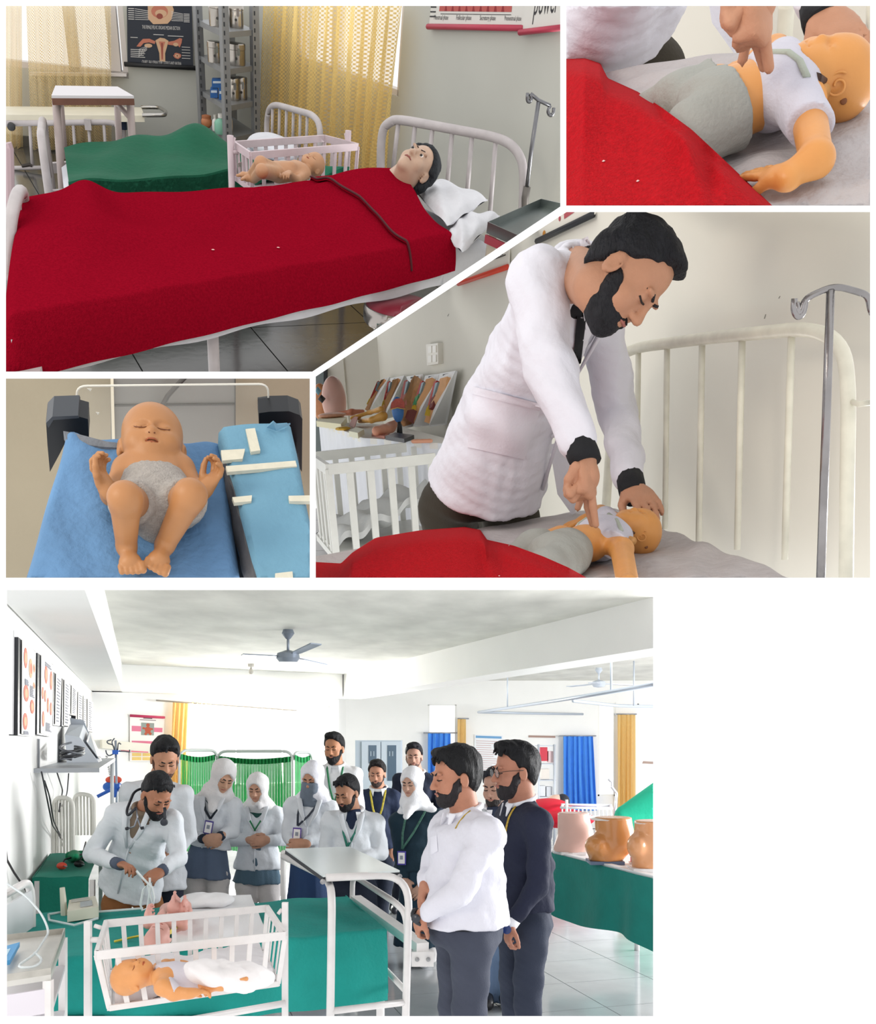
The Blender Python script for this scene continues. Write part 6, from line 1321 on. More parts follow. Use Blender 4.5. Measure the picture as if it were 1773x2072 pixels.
    # ceiling fans and lamp holder
    def fan(hub, top, tips, k, label, cellmat):
        t = thing(S, 'ceiling_fan', label, 'fan', top); gr = cellmat
        part('rod', MB().tube([top, hub], .014*k, 8), gr, t, 180); part('canopy', MB().lathe([(.05*k,0),(.065*k,-.04*k),(.02*k,-.10*k)], top, n=14), gr, t, 40); part('motor', MB().lathe([(.03*k,.07*k),(.11*k,.04*k),(.12*k,-.01*k),(.09*k,-.05*k),(.02*k,-.06*k)], hub, n=18), gr, t, 40)
        for p in tips:
            dv = nrm(p - hub); sd = nrm(np.cross(dv, V(0,0,1))); L = np.linalg.norm(p - hub)
            part('blade', MB().prism([hub + dv*.10*k + sd*.03*k, hub + dv*L*.35 + sd*.065*k, hub + dv*L + sd*.075*k, hub + dv*L - sd*.075*k, hub + dv*L*.35 - sd*.055*k, hub + dv*.10*k - sd*.03*k], V(0,0,.012) + sd*0), gr, t, 0)
    h = S.y(583,1330,10.0); fan(h, V(h[0], h[1], 2.75), [S.y(490,1326,9.85), S.y(640,1304,9.75), S.y(656,1347,10.25)], 1, 'grey three-bladed ceiling fan under the stained ceiling', M('#8d96a3', .35, .4))
    h = S.y(1212,1384,15.2); fan(h, V(h[0], h[1], 2.75), [h + V(math.cos(x)*.6, math.sin(x)*.6, -.02) for x in (.2, 2.3, 4.4)], .9, 'pale ceiling fan in the bright bay beyond the beam', M('#c3cbd6', .35, .2))
    h = S.z(508,1352,2.69); t = thing(S, 'lamp_holder', 'small bulb holder on the ceiling beside the fan', 'lamp', h); part('rose', MB().lathe([(.05,.06),(.05,.02),(.02,0)], h, n=12), M('#cfcbc4', .5), t); part('bulb', MB().lathe([(.015,0),(.035,-.05),(.02,-.09),(.002,-.1)], h, n=12), M('#b9b5ae', .3), t)
    # curtain tracks in the bay
    pm = M('#b9c2ce', .4, .3); t = thing(S, 'curtain_track', 'suspended white steel curtain tracks below the bay ceiling', 'rail', S.z(1150,1420,2.12))
    zt = 2.12; 
    for pts in ([(968,1441),(1130,1417),(1345,1382)], [(968,1441),(1080,1443.5),(1180,1445)], [(1160,1418),(1250,1428),(1345,1430)]): part('track', MB().tube([S.z(u, v, zt) for u, v in pts], .022, 8), pm, t, 180)
    for (u, v) in ((1027,1432),(1237,1400),(1283,1428)): p = S.z(u, v, zt); part('hanger', MB().tube([p, V(p[0], p[1], 2.75)], .012, 6), pm, t, 180)
    # cabinet
    d = 13.6; P = lambda u, v, k=0.: S.y(u, v, d + k); t = thing(S, 'steel_cabinet', 'pale grey steel cabinet with two glazed doors behind the students', 'cabinet', V(P(765,1640)[0], d, 0)); cg = M('#b3bfcb', .45, .1)
    q0, q1 = P(719,1498), P(812,1500); zt = q0[2]; part('body', MB().slab([V(q0[0],d,0), V(q1[0],d,0), V(q1[0],d,zt), V(q0[0],d,zt)], (0,.45,0)), cg, t, 0)
    for (u0, u1, w0, w1, b) in ((732,770,746,762,1545),(772,811,784,802,1580)):
        a0, a1 = P(u0,1500,-.02), P(u1,1500,-.02); dr = part('door', MB().slab([V(a0[0],d-.02,.1), V(a1[0],d-.02,.1), V(a1[0],d-.02,zt-.02), V(a0[0],d-.02,zt-.02)], (0,.02,0)), M('#c0cbd6', .45, .1), t, 0)
        g = [P(w0,1508,-.025), P(w1,1508,-.025), P(w1,b,-.025), P(w0,b,-.025)]; part('glass', MB().slab(g, (0,.01,0)), M('#55687a', .15), dr, 0)
        for k in range(2): part('bottle_inside', MB().slab([P(w0+3+6*k,1520,-.03),P(w0+6+6*k,1520,-.03),P(w0+6+6*k,1530,-.03),P(w0+3+6*k,1530,-.03)], (0,.005,0)), M('#8b9aa8', .4), dr, 0)
    part('handle', MB().tube([P(771,1550,-.05), P(771,1560,-.05)], .012, 8), M('#7a8592', .3, .6), t, 180)
    # far bay dressings
    bc = M('#4a8fe6', .75, 0, .2, 40, .05, 8)
    for (u0, u1, v0, v1, d, nw, lab, m) in ((866,912,1484,1570,18.25,4,'short blue curtain behind the students',bc),(1140,1200,1490,1640,18.25,6,'long blue curtain hanging in the bright bay',bc),(926,943,1455,1515,18.25,2,'narrow yellow curtain strip behind the white shirt',yl),(1250,1286,1446,1645,18.25,4,'long yellow curtain beside the far bay window',yl)):
        P = lambda u, v: S.y(u, v, d); curtain(S, [P(u0,v0), P(u1,v0)], [P(u0,v1), P(u1+(8 if u0 == 1140 else 0),v1)], nw, .045, (0,-1,0), m, lab)
        e0, e1 = {866:(858,924.5), 926:(927,948), 1140:(1134,1206), 1250:(1247.5,1288.5)}[u0]; p_, q_ = P(e0,v0-1), P(e1,v0-1); rod = thing(S, 'curtain_rod', 'steel rod holding the ' + lab.split(' behind')[0].split(' hanging')[0].split(' beside')[0] + ' on the far wall', 'rod', p_); part('rod', MB().tube([p_, q_], .012, 8), M('#9a9ea6', .3, .5), rod, 180)
        for e_ in (p_, q_): part('bracket', MB().bar(e_, e_ + V(0,.155,0), .02, .02), M('#9a9ea6', .3, .5), rod, 0)
    P = lambda u, v, k=0.: S.y(u, v, 18.38 + k)
    t = thing(S, 'notice_sheet', 'white notice sheet with a blue heading on the far wall', 'poster', P(990,1560)); q = [P(960,1486), P(1018,1488), P(1018,1565), P(960,1563)]; part('sheet', MB().slab(q, (0,.02,0)), M('#e9ecf0', .7), t, 0); s = Sheet(quad(*q), (0,-1,0), .5, .7); s.rect(.05,.03,.95,.09,0); s.text('DETERMINE DATA FORMS' if False else '', .5,.06,.03,1) if False else None; s.lines(.06,.9,.16,.9,14,.01,1,2); part('print', s.mb, [M('#6fa3cf', .7), M('#c9a6a6', .7)], t, 0)
    t = thing(S, 'brown_sign', 'thin brown strip sign over the book rack', 'sign', P(1095,1492)); part('board', MB().slab([P(1070,1488),P(1124,1489),P(1124,1493),P(1070,1492)], (0,.02,0)), M('#a58a80', .6), t, 0)
    t = thing(S, 'brown_strip', 'thin brown strip at the far bay window', 'sign', P(1310,1546)); part('board', MB().slab([P(1302,1540),P(1322,1541),P(1322,1546),P(1300,1545)], (0,.02,0)), M('#b09a90', .6), t, 0)
    d = 15.4; P = lambda u, v, k=0.: S.y(u, v, d + k); t = thing(S, 'book_rack', 'pale steel book rack with red and white boxes in the bay', 'rack', V(P(1105,1640)[0], d, 0)); rg = M('#b9bfc9', .4, .2)
    for u in (1090, 1122): p = P(u,1506); part('post', MB().tube([V(p[0],d,0), p], .02, 6), rg, t, 180)
    for v in (1508,1545,1578,1612): part('shelf', MB().slab([P(1086,v),P(1125,v),P(1125,v+2),P(1086,v+2)], (0,.3,0)), rg, t, 0)
    for i, (u0, v0, u1, v1, c) in enumerate(((1094,1512,1108,1540,'#c23a4a'),(1096,1556,1112,1576,'#d9d3cc'),(1092,1590,1104,1611,'#d5d8dc'),(1106,1592,1118,1611,'#c9ccd2'),(1110,1520,1120,1543,'#d8bfc2'))):
        tt = thing(S, 'file_box', ['red file box on the top shelf of the book rack','cream file box on the second rack shelf','white file box on the low rack shelf','grey-white file box beside the white one','pinkish file box beside the red one'][i], 'box', P((u0+u1)/2, v1, .05)); part('box', MB().slab([P(u0,v1,.04),P(u1,v1,.04),P(u1,v0,.04),P(u0,v0,.04)], (0,.2,0)), M(c, .6), tt, 0)
    # beds and cot at the far side of the bay
    z = .62; Z = lambda u, v, k=z: S.z(u, v, k); D = SDF(); c = Z(1110,1652); D.ell(c + V(0,.0,.10), (.32,.5,.14), None, .05); D.ell(c + V(.15,-.4,0), (.4,.4,.12), None, .05)
    t = thing(S, 'far_red_bed', 'red-covered bed with a lying manikin in the far bay', 'bed', V(c[0], c[1], 0)); solid('cover', D, .02, M('#cf1230', .8), t); h = S.y(1127,1622,c[1]+.6); D = SDF(); D.ell(h, (.13,.11,.10)); hd = solid('manikin_head', D, .015, M('#d9b9a8', .5), t); D = SDF(); D.ell(h + V(.08,0,0), (.10,.12,.11)); solid('manikin_hair', D, .015, M('#20222b', .6), hd)
    pw = M('#e6e8ee', .45)
    for dx, dy in ((-.2,.35),(.2,.35),(-.05,-.5),(.4,-.5)): part('leg', MB().tube([V(c[0]+dx, c[1]+dy, 0), V(c[0]+dx, c[1]+dy, .62)], .022, 8), pw, t, 180)
    y = c[1]+.8; P = lambda u, v, k=0.: S.y(u, v, y + k); part('headboard', MB().tube(fillet([P(1104,1650), P(1104,1612), P(1136,1612), P(1140,1650)], .1), .022, 8), pw, t, 180)
    d = 12.2; P = lambda u, v, k=0.: S.y(u, v, d + k); t = thing(S, 'far_cot', 'white barred cot in the bay before the long blue curtain', 'cot', V(P(1185,1680)[0], d, 0))
    for v, dd in ((1628,.5),(1634,0),(1652,0)): part('rail', MB().tube([P(1136,v,dd), P(1238,v+2,dd)], .018, 6), pw, t, 180)
    for i in range(13): u = 1138+8.2*i; part('bar', MB().tube([P(u,1634), P(u,1654)], .010, 6), pw, t, 180)
    part('post', MB().tube([P(1147,1618), P(1147,1665)], .02, 6), pw, t, 180); part('side_rail', MB().tube([P(1136,1634), P(1140,1628,.5)], .018, 6), pw, t, 180); part('side_rail', MB().tube([P(1238,1636), P(1236,1630,.5)], .018, 6), pw, t, 180)
    single(S, 'gooseneck_lamp', MB().tube([V(P(1244,1655,.6)[0], d+.6, 0), P(1244,1655,.6), P(1248,1605,.6), P(1238,1592,.6), P(1238,1582,.6), P(1232,1576,.6)], .018, 8), M('#c0c6cc', .3, .4), 'slim pale gooseneck lamp standing beyond the far cot', 'lamp')
    D = SDF(); a1, b1 = S.y(1262,1648,11.2), S.y(1340,1618,11.2); D.cap(a1, b1, .10, .22, .05); D.cap(a1 - V(0,0,.1), b1 - V(0,0,.35), .12, .25, .05); D.cap(V(a1[0]+.15,a1[1],.12), V(b1[0],b1[1],.12), .12, .12, .05); D.cap(V(b1[0],b1[1],.12), b1 - V(0,0,.3), .15, .2, .05); t = thing(S, 'far_green_bed', 'green-draped bed at the far side of the bay', 'bed', a1); solid('drape', D, .03, M('#1fae8c', .8, 0, .2, 40), t)
build_E_room()
def build_E_things():
    S = SE; teal = M('#0c8f86', .8, 0, .25, 60, .07, 7); teal2 = M('#0a7a66', .8, 0, .25, 60, .07, 7); pw = M('#e6e3e2', .4, 0, .05, 40, .04, 16)
    # demonstration bed
    bz = .60; Z = lambda u, v, z=bz: S.z(u, v, z); FL, FR, NR, NL = Z(70,1850), Z(690,1815), Z(770,1886), Z(-50,1960)
    q = quad(FL, FR, NR, NL); t = thing(S, 'demonstration_bed', 'low bed with white metal ends under a teal cover', 'bed', V(*q(.5,.5)[:2], 0))
    part('mattress', MB().slab([p - V(0,0,.03) for p in (FL, FR, NR, NL)], (0,0,-.12)), M('#d9d9dc', .9), t, 0)
    part('frame', MB().slab([p - V(0,0,.16) for p in (FL, FR, NR, NL)], (0,0,-.05)), pw, t, 0)
    fd = nrm(NR - FR); lx = nrm(FR - FL)
    part('foot_channel', MB().bar(FR + lx*.10 - V(0,0,.02), NR + lx*.24 - fd*0 - V(0,0,.10), .07, .05), pw, t, 0); part('foot_plate', MB().box(NR + lx*.24 + V(0,0,-.16), (.12,.04,.08)), pw, t, 0)
    for k in (-.03, .03): part('bolt', MB().lathe([(.012,0),(.012,.008),(.005,.012)], NR + lx*.24 + V(k,-.02,-.16), (0,-1,0), 8), M('#9a9a9c', .4, .6), t)
    ha, hb = Z(64,1880), Z(-60,1975); ha, hb = V(ha[0], ha[1], 0), V(hb[0], hb[1], 0); hh = 1.62 - 280/2000*ha[1]
    part('head_hoop', MB().tube(fillet([ha, ha + V(0,0,hh), hb + V(0,0,hh), hb], .16), .022, 10), pw, t, 180); part('head_panel', MB().slab([ha + V(0,0,.2), hb + V(0,0,.2), hb + V(0,0,hh-.05), ha + V(0,0,hh-.05)], (.012,0,0)), M('#dfdfe2', .5), t, 0)
    for p in (FR, NR): part('leg', MB().tube([p - V(0,0,.2), V(p[0], p[1], 0)], .022, 8), pw, t, 180)
    def cov(s, t_):
        e = .62; tt = min(t_, e)/e; p = q(s, tt); z = .012 + .006*math.sin(16*s+4*tt) + .004*math.sin(33*s-9*tt)
        z -= .03*max(0, 1-tt/.05)**2
        if t_ > e: f = (t_-e)/(1-e); p = p + fd*(.05*math.sin(min(1,f*2.5)*1.57) + .018*math.sin(22*s)*f); z -= .36*f
        if s > .985: p = p + lx*.03; 
        return p + V(0,0,z)
    t = thing(S, 'teal_cover', 'teal cotton cover hanging over the demonstration bed edge', 'cover', q(.5,.5)); part('cloth', MB().grid(cov, 90, 60, (0,0,-.008)), teal, t, 60)
    part('end_drop', MB().grid(lambda s, t_: lerp(FR, NR, s) + lx*(.03+.02*math.sin(9*s)*t_) + V(0,0,.01-.34*t_), 24, 10, (.006,0,0)), teal, t, 60)
    # white sheet and towel on the bed
    qs = quad(Z(388,1818,bz+.02), Z(508,1814,bz+.02), Z(545,1905,bz+.02), Z(345,1915,bz+.02)); single(S, 'white_sheet', MB().grid(lambda s, t_: qs(s, t_) + V(0,0,.012+.008*math.sin(11*s+3*t_)*math.sin(9*t_)), 24, 20, (0,0,-.012)), M('#f0f0f2', .9, 0, .2, 40), 'white sheet spread on the teal bed cover', 'sheet', smooth=60)
    D = SDF(); c = Z(405,1822,bz+.072); D.ell(c, (.13,.11,.045)); D.ell(c + V(.10,.02,.0), (.10,.09,.042)); D.noise(.004, 40, 2); t = thing(S, 'folded_towel', 'round folded white towel behind the pink doll', 'towel', c); solid('cloth', D, .012, M('#f0f0f2', .9), t)
    # pink doll with raised limbs
    r = thing(S, 'newborn_doll', 'pink newborn doll with raised limbs and yellow cord on the teal bed', 'doll', Z(340,1880)); b = lambda u, v, z: S.z(u, v, bz + .02 + z); hc = b(318,1898,.055); R = rotm(nrm(V(.1,-.3,.9)), V(-.25,-1,.1))
    arms = [(b(312,1872,.06), b(300,1868,.10), b(300,1850,.14), b(300,1838,.16), V(1,0,0), 1), (b(356,1874,.05), b(372,1872,.06), b(380,1862,.08), b(384,1852,.10), V(-1,0,0), 1)]
    legs = [(b(338,1842,.05), b(352,1836,.14), b(356,1822,.16), b(352,1814,.20), V(-1,0,0)), (b(362,1846,.05), b(374,1842,.12), b(378,1832,.14), b(372,1822,.18), V(-1,0,0))]
    doll(S, r, (hc, R, .128), (b(326,1880,.055), b(334,1868,.055), b(342,1856,.055), b(350,1848,.05)), arms, legs, '#d9a297', .0055, 1.05)
    part('cord', MB().tube([b(u, v, z) for u, v, z in ((232,1905,.01),(262,1898,.01),(285,1893,.02),(300,1902,.03),(318,1900,.06),(335,1893,.06),(350,1885,.05),(362,1872,.05),(350,1880,.06),(330,1895,.06))], .006, 6), M('#d9c64a', .5), r, 180)
    # respirator machine
    mc = Z(160,1862); t = thing(S, 'suction_machine', 'beige desktop medical machine with an upright arm on the teal bed', 'machine', mc); be = M('#d6d3c2', .45); P = lambda u, v, k=0.: S.y(u, v, mc[1] + k)
    bb = [Z(136,1866,bz+.02), Z(200,1856,bz+.02), Z(196,1838,bz+.02), Z(140,1847,bz+.02)]; part('body', MB().hexa(bb, [bb[0]+V(0,0,.06), bb[1]+V(0,0,.06), bb[2]+V(-.01,0,.075), bb[3]+V(0,0,.075)]), be, t, 0); part('arm', MB().tube([P(130,1853,.05), P(128,1820,.05), P(126,1796,.05)], [.026,.024,.02], 8, flat=.7), be, t, 30)
    tq_ = quad(*[p + V(0,0,.062) for p in bb[:2]], *[p + V(0,0,.077) for p in bb[2:]]); part('display', MB().slab([tq_(.4,.15),tq_(.8,.15),tq_(.8,.55),tq_(.4,.55)], (0,0,.006)), M('#aab0b2', .3), t, 0); part('label_strip', MB().slab([tq_(.08,.68),tq_(.7,.68),tq_(.7,.9),tq_(.08,.9)], (0,0,.006)), M('#b3b3aa', .5), t, 0)
    tubem = Mglass('tubing', '#e6eef0', .8, .2)
    single(S, 'clear_tubing', MB().tube([b(u, v, z) for u, v, z in ((198,1858,.02),(150,1872,.01),(100,1862,.01),(98,1850,.01),(130,1845,.01),(200,1845,.01),(290,1838,.02))], .007, 6), tubem, 'clear plastic tubing looping from the machine over the cover', 'tube')
    # cot in front
    cz = .80; C = lambda u, v, z=cz: S.z(u, v, z); nl, nr, fr, fl = C(195,1933), C(577,1893), C(541,1838), C(214,1869); t = thing(S, 'front_cot', 'white barred cot on posts before the teal bed', 'cot', V(*((nl+fr)/2)[:2], 0))
    bl_, br_ = S.y(221,2046,nl[1]+.05), S.y(563,1994,nr[1]+.05); zb = (bl_[2]+br_[2])/2 + .01; fbl, fbr = V(fl[0]+.02, fl[1], zb), V(fr[0]-.02, fr[1], zb); bl_, br_ = V(bl_[0], bl_[1], zb), V(br_[0], br_[1], zb)
    for a, c_ in ((nl,nr),(nr,fr),(fr,fl),(fl,nl)): part('top_rail', MB().bar(a, c_, .016, .034), pw, t, 0)
    for a, c_ in ((bl_,br_),(br_,fbr),(fbr,fbl),(fbl,bl_)): part('bottom_rail', MB().bar(a, c_, .016, .022), pw, t, 0)
    for (a, c_, a2, c2, n) in ((nl,nr,bl_,br_,10),(fl,fr,fbl,fbr,10),(nl,fl,bl_,fbl,5),(nr,fr,br_,fbr,5)):
        for i in range(n + 1):
            if n == 5 and i in (0, n): continue
            part('bar', MB().bar(lerp(a, c_, i/n), lerp(a2, c2, i/n), .007, .020, c_ - a), pw, t, 0)
    part('cot_floor', MB().slab([bl_, br_, fbr, fbl], (0,0,-.012)), pw, t, 0)
    for (u, v, p) in ((178,1864,lerp(nl,fl,.45)), (577,1826,lerp(nr,fr,.35))):
        a = S.y(u, v, p[1]); part('post', MB().bar(V(a[0],a[1],0), a, .026, .026, (0,1,0)), pw, t, 0); part('pivot', MB().tube([V(a[0],a[1],p[2]+.0), p], .012, 8), pw, t, 180)
        part('latch', MB().tube([lerp(a, p, .5) + V(0,0,.02), V(p[0],p[1],p[2]+.05)], .009, 6), pw, t, 180); part('foot', MB().bar(V(a[0],a[1]-.3,.03), V(a[0],a[1]+.3,.03), .03, .03), pw, t, 0)
    pa, pb = S.y(182,2100,nl[1]+.2), S.y(577,2030,nr[1]+.2); part('stretcher', MB().tube([pa, pb], .016, 8), pw, t, 180)
    qc = quad(fbl, fbr, br_, bl_)
    single(S, 'cot_bedding', MB().grid(lambda s, t_: qc(.03+.94*s, .05+.9*t_) + V(0,0,.055+.012*math.sin(9*s+5*t_)+.008*math.sin(23*s)), 40, 20, (0,0,-.05)), M('#e6e3e6', .9, 0, .3, 40, .04, 9), 'white bedding lining the front cot', 'bedding', smooth=60)
    r = thing(S, 'orange_doll', 'orange-skinned infant manikin in white clothes lying in the front cot', 'doll', qc(.3,.5)); zc = zb + .06; b2 = lambda u, v, z: S.z(u, v, zc + z); hc = b2(268,1974,.06)
    R = rotm(nrm(V(.2,-.40,.85)), V(-1,-.1,.05)); arms = [(b2(322,1964,.05), b2(336,1955,.05), b2(350,1950,.05), b2(362,1948,.05), V(0,0,-1), -1), (b2(330,1998,.05), b2(352,2010,.03), b2(385,2010,.03), b2(405,2006,.03), V(0,0,-1), 1)]
    legs = [(b2(420,1970,.05), b2(450,1968,.07), b2(478,1972,.05), b2(490,1970,.08), V(0,0,1)), (b2(420,1985,.05), b2(448,1985,.06), b2(474,1982,.05), b2(486,1980,.08), V(0,0,1))]
    doll(S, r, (hc, R, .145), (b2(308,1978,.05), b2(340,1978,.06), b2(375,1978,.055), b2(405,1978,.05)), arms, legs, '#dd9a60', .0045, 1.1)
    bx = nrm(br_ - bl_); Rb = rotm(V(0,0,1), -bx); D = SDF(); D.ell(b2(338,1978,.055), (.085,.058,.075), Rb, .03); D.ell(b2(375,1978,.055), (.08,.058,.09), Rb, .03); D.cap(b2(330,1992,.05), lerp(arms[1][0], arms[1][1], .7), .04, .038, .02); D.ell(b2(400,1982,.045), (.08,.055,.07), Rb, .03); D.noise(.002, 50, 1); D.cut(b2(312,1978,.05), -bx); sh = solid('vest', D, .006, M('#cfcad2', .9, 0, .2, 120), r)
    D = SDF(); D.ell(b2(415,1964,.09), (.08,.08,.045), None, .03); D.ell(b2(372,1950,.09), (.06,.05,.02), None, .03); D.ell(b2(455,1972,.08), (.11,.08,.04), None, .03); D.ell(b2(500,1978,.06), (.10,.10,.05), None, .03); D.noise(.007, (40, 42, 40), 2)
    t = thing(S, 'wrap_cloth', 'rumpled white wrap lying over the orange-skinned manikin legs', 'cloth', b2(420,1985,0)); solid('cloth', D, .009, M('#ece9ea', .9, 0, .2, 60), t)
    # bedside locker
    lz = .76; L = lambda u, v, z=lz: S.z(u, v, z); a, b_, c_, d_ = L(-30,1908), L(132,1889), L(103,1972), L(-40,1994); t = thing(S, 'bedside_locker', 'white bedside locker with a metal topped tray by the bed head', 'locker', V(*((b_+c_)/2)[:2], 0))
    part('top', MB().slab([a, b_, c_, d_], (0,0,-.02)), M('#d0cec8', .35, .3, .1, 30, .08, 8), t, 0)
    for p, q2 in ((a,b_),(b_,c_),(c_,d_)): part('rim', MB().slab([p, q2, q2+V(0,0,.025), p+V(0,0,.025)], (-.006,.0,0)), M('#b9b6ae', .35, .4, .1, 30, .1, 20), t, 0)
    part('front_panel', MB().slab([c_ - V(0,0,.05), d_ - V(0,0,.05), V(d_[0],d_[1],0), V(c_[0],c_[1],0)], (0,.02,0)), M('#e3dee6', .5), t, 0)
    for p in (b_, c_): part('leg', MB().bar(V(p[0]-.01,p[1],0), p - V(.01,0,.02), .03, .03, (0,1,0)), pw, t, 0)
    for z in (.62, .42): part('shelf', MB().slab([V(p[0],p[1],z) for p in (a,b_,c_,d_)], (0,0,-.02)), M('#d6d3d6', .5), t, 0)
    bb = [L(-30,1935,lz+.02), L(40,1915,lz+.02), L(20,1952,lz+.02), L(-40,1965,lz+.02)]; t = thing(S, 'blue_book', 'thin blue book lying on the bedside locker', 'book', bb[0]); part('cover', MB().slab([p+V(0,0,.018) for p in bb], (0,0,-.018)), M('#4f9fd6', .5), t, 0); part('label_panel', MB().slab([lerp(lerp(bb[0],bb[1],x),lerp(bb[3],bb[2],x),y)+V(0,0,.020) for x, y in ((.3,.3),(.8,.3),(.8,.7),(.3,.7))], (0,0,-.002)), M('#bfe0f0', .5), t, 0)
    single(S, 'thin_tube', MB().tube(fillet([L(70,1928,lz+.03), L(88,1942,lz+.03), L(70,1958,lz+.03), L(30,1958,lz+.03), L(72,1930,lz+.03), S.y(100,1885,4.3), S.y(85,1850,4.4), S.y(55,1815,4.6), S.y(10,1785,4.8)], .08), .005, 6), tubem, 'thin clear tube lying on the locker and rising towards the wall', 'tube')
    # over-bed table
    tz = .95; T = lambda u, v, z=tz: S.z(u, v, z); a, b_, c_, d_ = T(577,1717), T(708,1713), T(809,1761), T(654,1771); t = thing(S, 'overbed_table', 'white topped over-bed table on bent tubes spanning the teal bed', 'table', V(*((a+c_)/2)[:2], 0))
    part('table_top', MB().slab([a, b_, c_, d_], (0,0,-.010)), M('#dfe8e8', .25), t, 0); part('dark_edge', MB().slab([p - V(0,0,.010) for p in (a, b_, c_, d_)], (0,0,-.022)), M('#26292f', .5), t, 0)
    Y = lambda u, v, d: S.y(u, v, d)
    dn, df = d_[1], a[1]; z0 = tz - .05
    part('near_leg', MB().tube(fillet([a + V(-.01,0,-.05), d_ + V(-.02,.3,-.05), Y(672,1802,dn-.05), Y(668,2100,dn-.05)], .12), .020, 10), pw, t, 180)
    part('near_leg', MB().tube(fillet([Y(660,1776,dn), Y(795,1770,c_[1]), Y(828,1800,c_[1]-.05), Y(820,2100,c_[1]-.05)], .10), .020, 10), pw, t, 180)
    fl_ = Y(573,1742,6.62); part('far_leg', MB().tube(fillet([a + V(0,.0,-.045), fl_ + V(0,0,.06), fl_ - V(0,0,.1), V(fl_[0], fl_[1], 0)], .08), .018, 8), pw, t, 180)
    part('far_leg', MB().tube(fillet([V(Y(713,1778,6.62)[0], 6.62, 0), Y(713,1778,6.62), Y(722,1776,6.4), Y(800,1826,c_[1]), Y(824,1850,c_[1]-.03), Y(822,2100,c_[1]-.03)], .10), .018, 8), pw, t, 180)
    part('cross_bar', MB().tube([Y(670,2046,dn-.05), Y(820,2028,c_[1]-.05)], .018, 8), pw, t, 180); part('cross_bar', MB().tube([V(*Y(713,1778,6.62)[:2], Y(821,2005,c_[1]-.04)[2]), Y(821,2005,c_[1]-.04)], .016, 8), pw, t, 180)
    for p in (d_ , c_): part('corner_bolt', MB().lathe([(.014,0),(.014,.01),(.005,.014)], p + V(0,-.01,-.03), (0,-1,0), 8), M('#9a9a9c', .4, .5), t)
    # green table behind the bed
    gz = .75; G = lambda u, v, z=gz: S.z(u, v, z); a, b_, c_, d_ = G(104,1727), G(198,1727), G(180,1774), G(68,1776); t = thing(S, 'green_table', 'table under a deep green cloth beside the slatted bed end', 'table', V(*((a+c_)/2)[:2], 0)); gq = quad(a, b_, c_, d_)
    part('cloth_top', MB().grid(lambda s, v_: gq(s, v_) + V(0,0,.004*math.sin(9*s+7*v_)), 16, 12, (0,0,-.01)), teal2, t, 60)
    part('cloth_front', MB().grid(lambda s, v_: lerp(d_, c_, s) + V(0,-.01-.02*v_*math.sin(14*s),-.7*v_), 30, 6, (0,.006,0)), teal2, t, 60); part('cloth_side', MB().grid(lambda s, v_: lerp(d_, a, s) + V(-.01,0,-.7*v_), 10, 4, (.006,0,0)), teal2, t, 60)
    for p in (a, b_, c_, d_): part('leg', MB().bar(V(p[0]*.99,p[1],0), V(p[0]*.99,p[1],gz-.02), .03, .03, (0,1,0)), pw, t, 0)
    D = SDF(); D.cap(G(142,1732,gz+.032), G(172,1732,gz+.036), .036, .042, .04); D.cap(G(150,1732,gz+.045), G(154,1732,gz+.10), .045, .018, .04); t = thing(S, 'green_bundle', 'bundled green cloth heaped at the end of the green table', 'cloth', G(150,1727)); solid('cloth', D, .015, M('#0d8a5e', .8), t)
    for (u, v, c2, lab) in ((125,1752,'#c9452f','small orange and black plug on the green table'),(160,1748,'#1c1d20','small black plug with pins on the green table')):
        p = G(u, v, gz+.03); t = thing(S, 'mains_plug', lab, 'plug', p); D = SDF(); D.ell(p, (.035,.03,.025)); solid('body', D, .007, M(c2, .4), t); part('pin', MB().tube([p + V(.02,-.02,0), p + V(.05,-.04,.0)], .005, 6), M('#8c8f94', .3, .7), t, 180); part('wire', MB().tube([p, p + V(-.02,.1,.03), p + V(.05,.25,.05), p + V(.02,.4,.12)], .006, 6), M('#2c2d31', .5), t, 180)
    # teal table with torso models
    kz = .78; K = lambda u, v, z=kz: S.z(u, v, z); A_, B_ = K(1118,1724), K(1345,1781); e = nrm(B_ - A_); n = V(-e[1], e[0], 0); n = n if n[1] > 0 else -n; w_ = .75; t = thing(S, 'display_table', 'long table with a pleated teal cloth carrying the torso models', 'table', V(A_[0], A_[1], 0)); L_ = np.linalg.norm(B_ - A_)
    part('table_top', MB().slab([A_, B_, B_ + n*w_, A_ + n*w_], (0,0,-.03)), M('#e8e8ea', .4), t, 0)
    part('cloth_front', MB().grid(lambda s, v_: lerp(A_, B_, s) - n*(.012 + .035*(.2+v_)*(.5+.5*math.sin(s*17 + .8*math.sin(9*s)))) + V(0,0,-.005 - (.44+.03*math.sin(7*s))*v_), 90, 12, n*.006), M('#0a7a70', .7, 0, .3, 30, .08, 6), t, 60)
    part('cloth_end', MB().grid(lambda s, v_: A_ + n*w_*s - e*(.015+.02*v_*math.sin(12*s)) + V(0,0,-.44*v_), 20, 8, e*.006), M('#0a7a70', .7, 0, .3, 30, .08, 6), t, 60)
    part('white_edge', MB().bar(A_ + n*.02 + V(0,0,.006), B_ + n*.02 + V(0,0,.006), .05, .01), M('#eeeef0', .5), t, 0)
    for p in (A_ + n*(w_-.06) + e*.06, B_ + n*.06, B_ + n*(w_-.06)): part('leg', MB().tube([V(p[0],p[1],0), p - V(0,0,.03)], .02, 8), pw, t, 180)
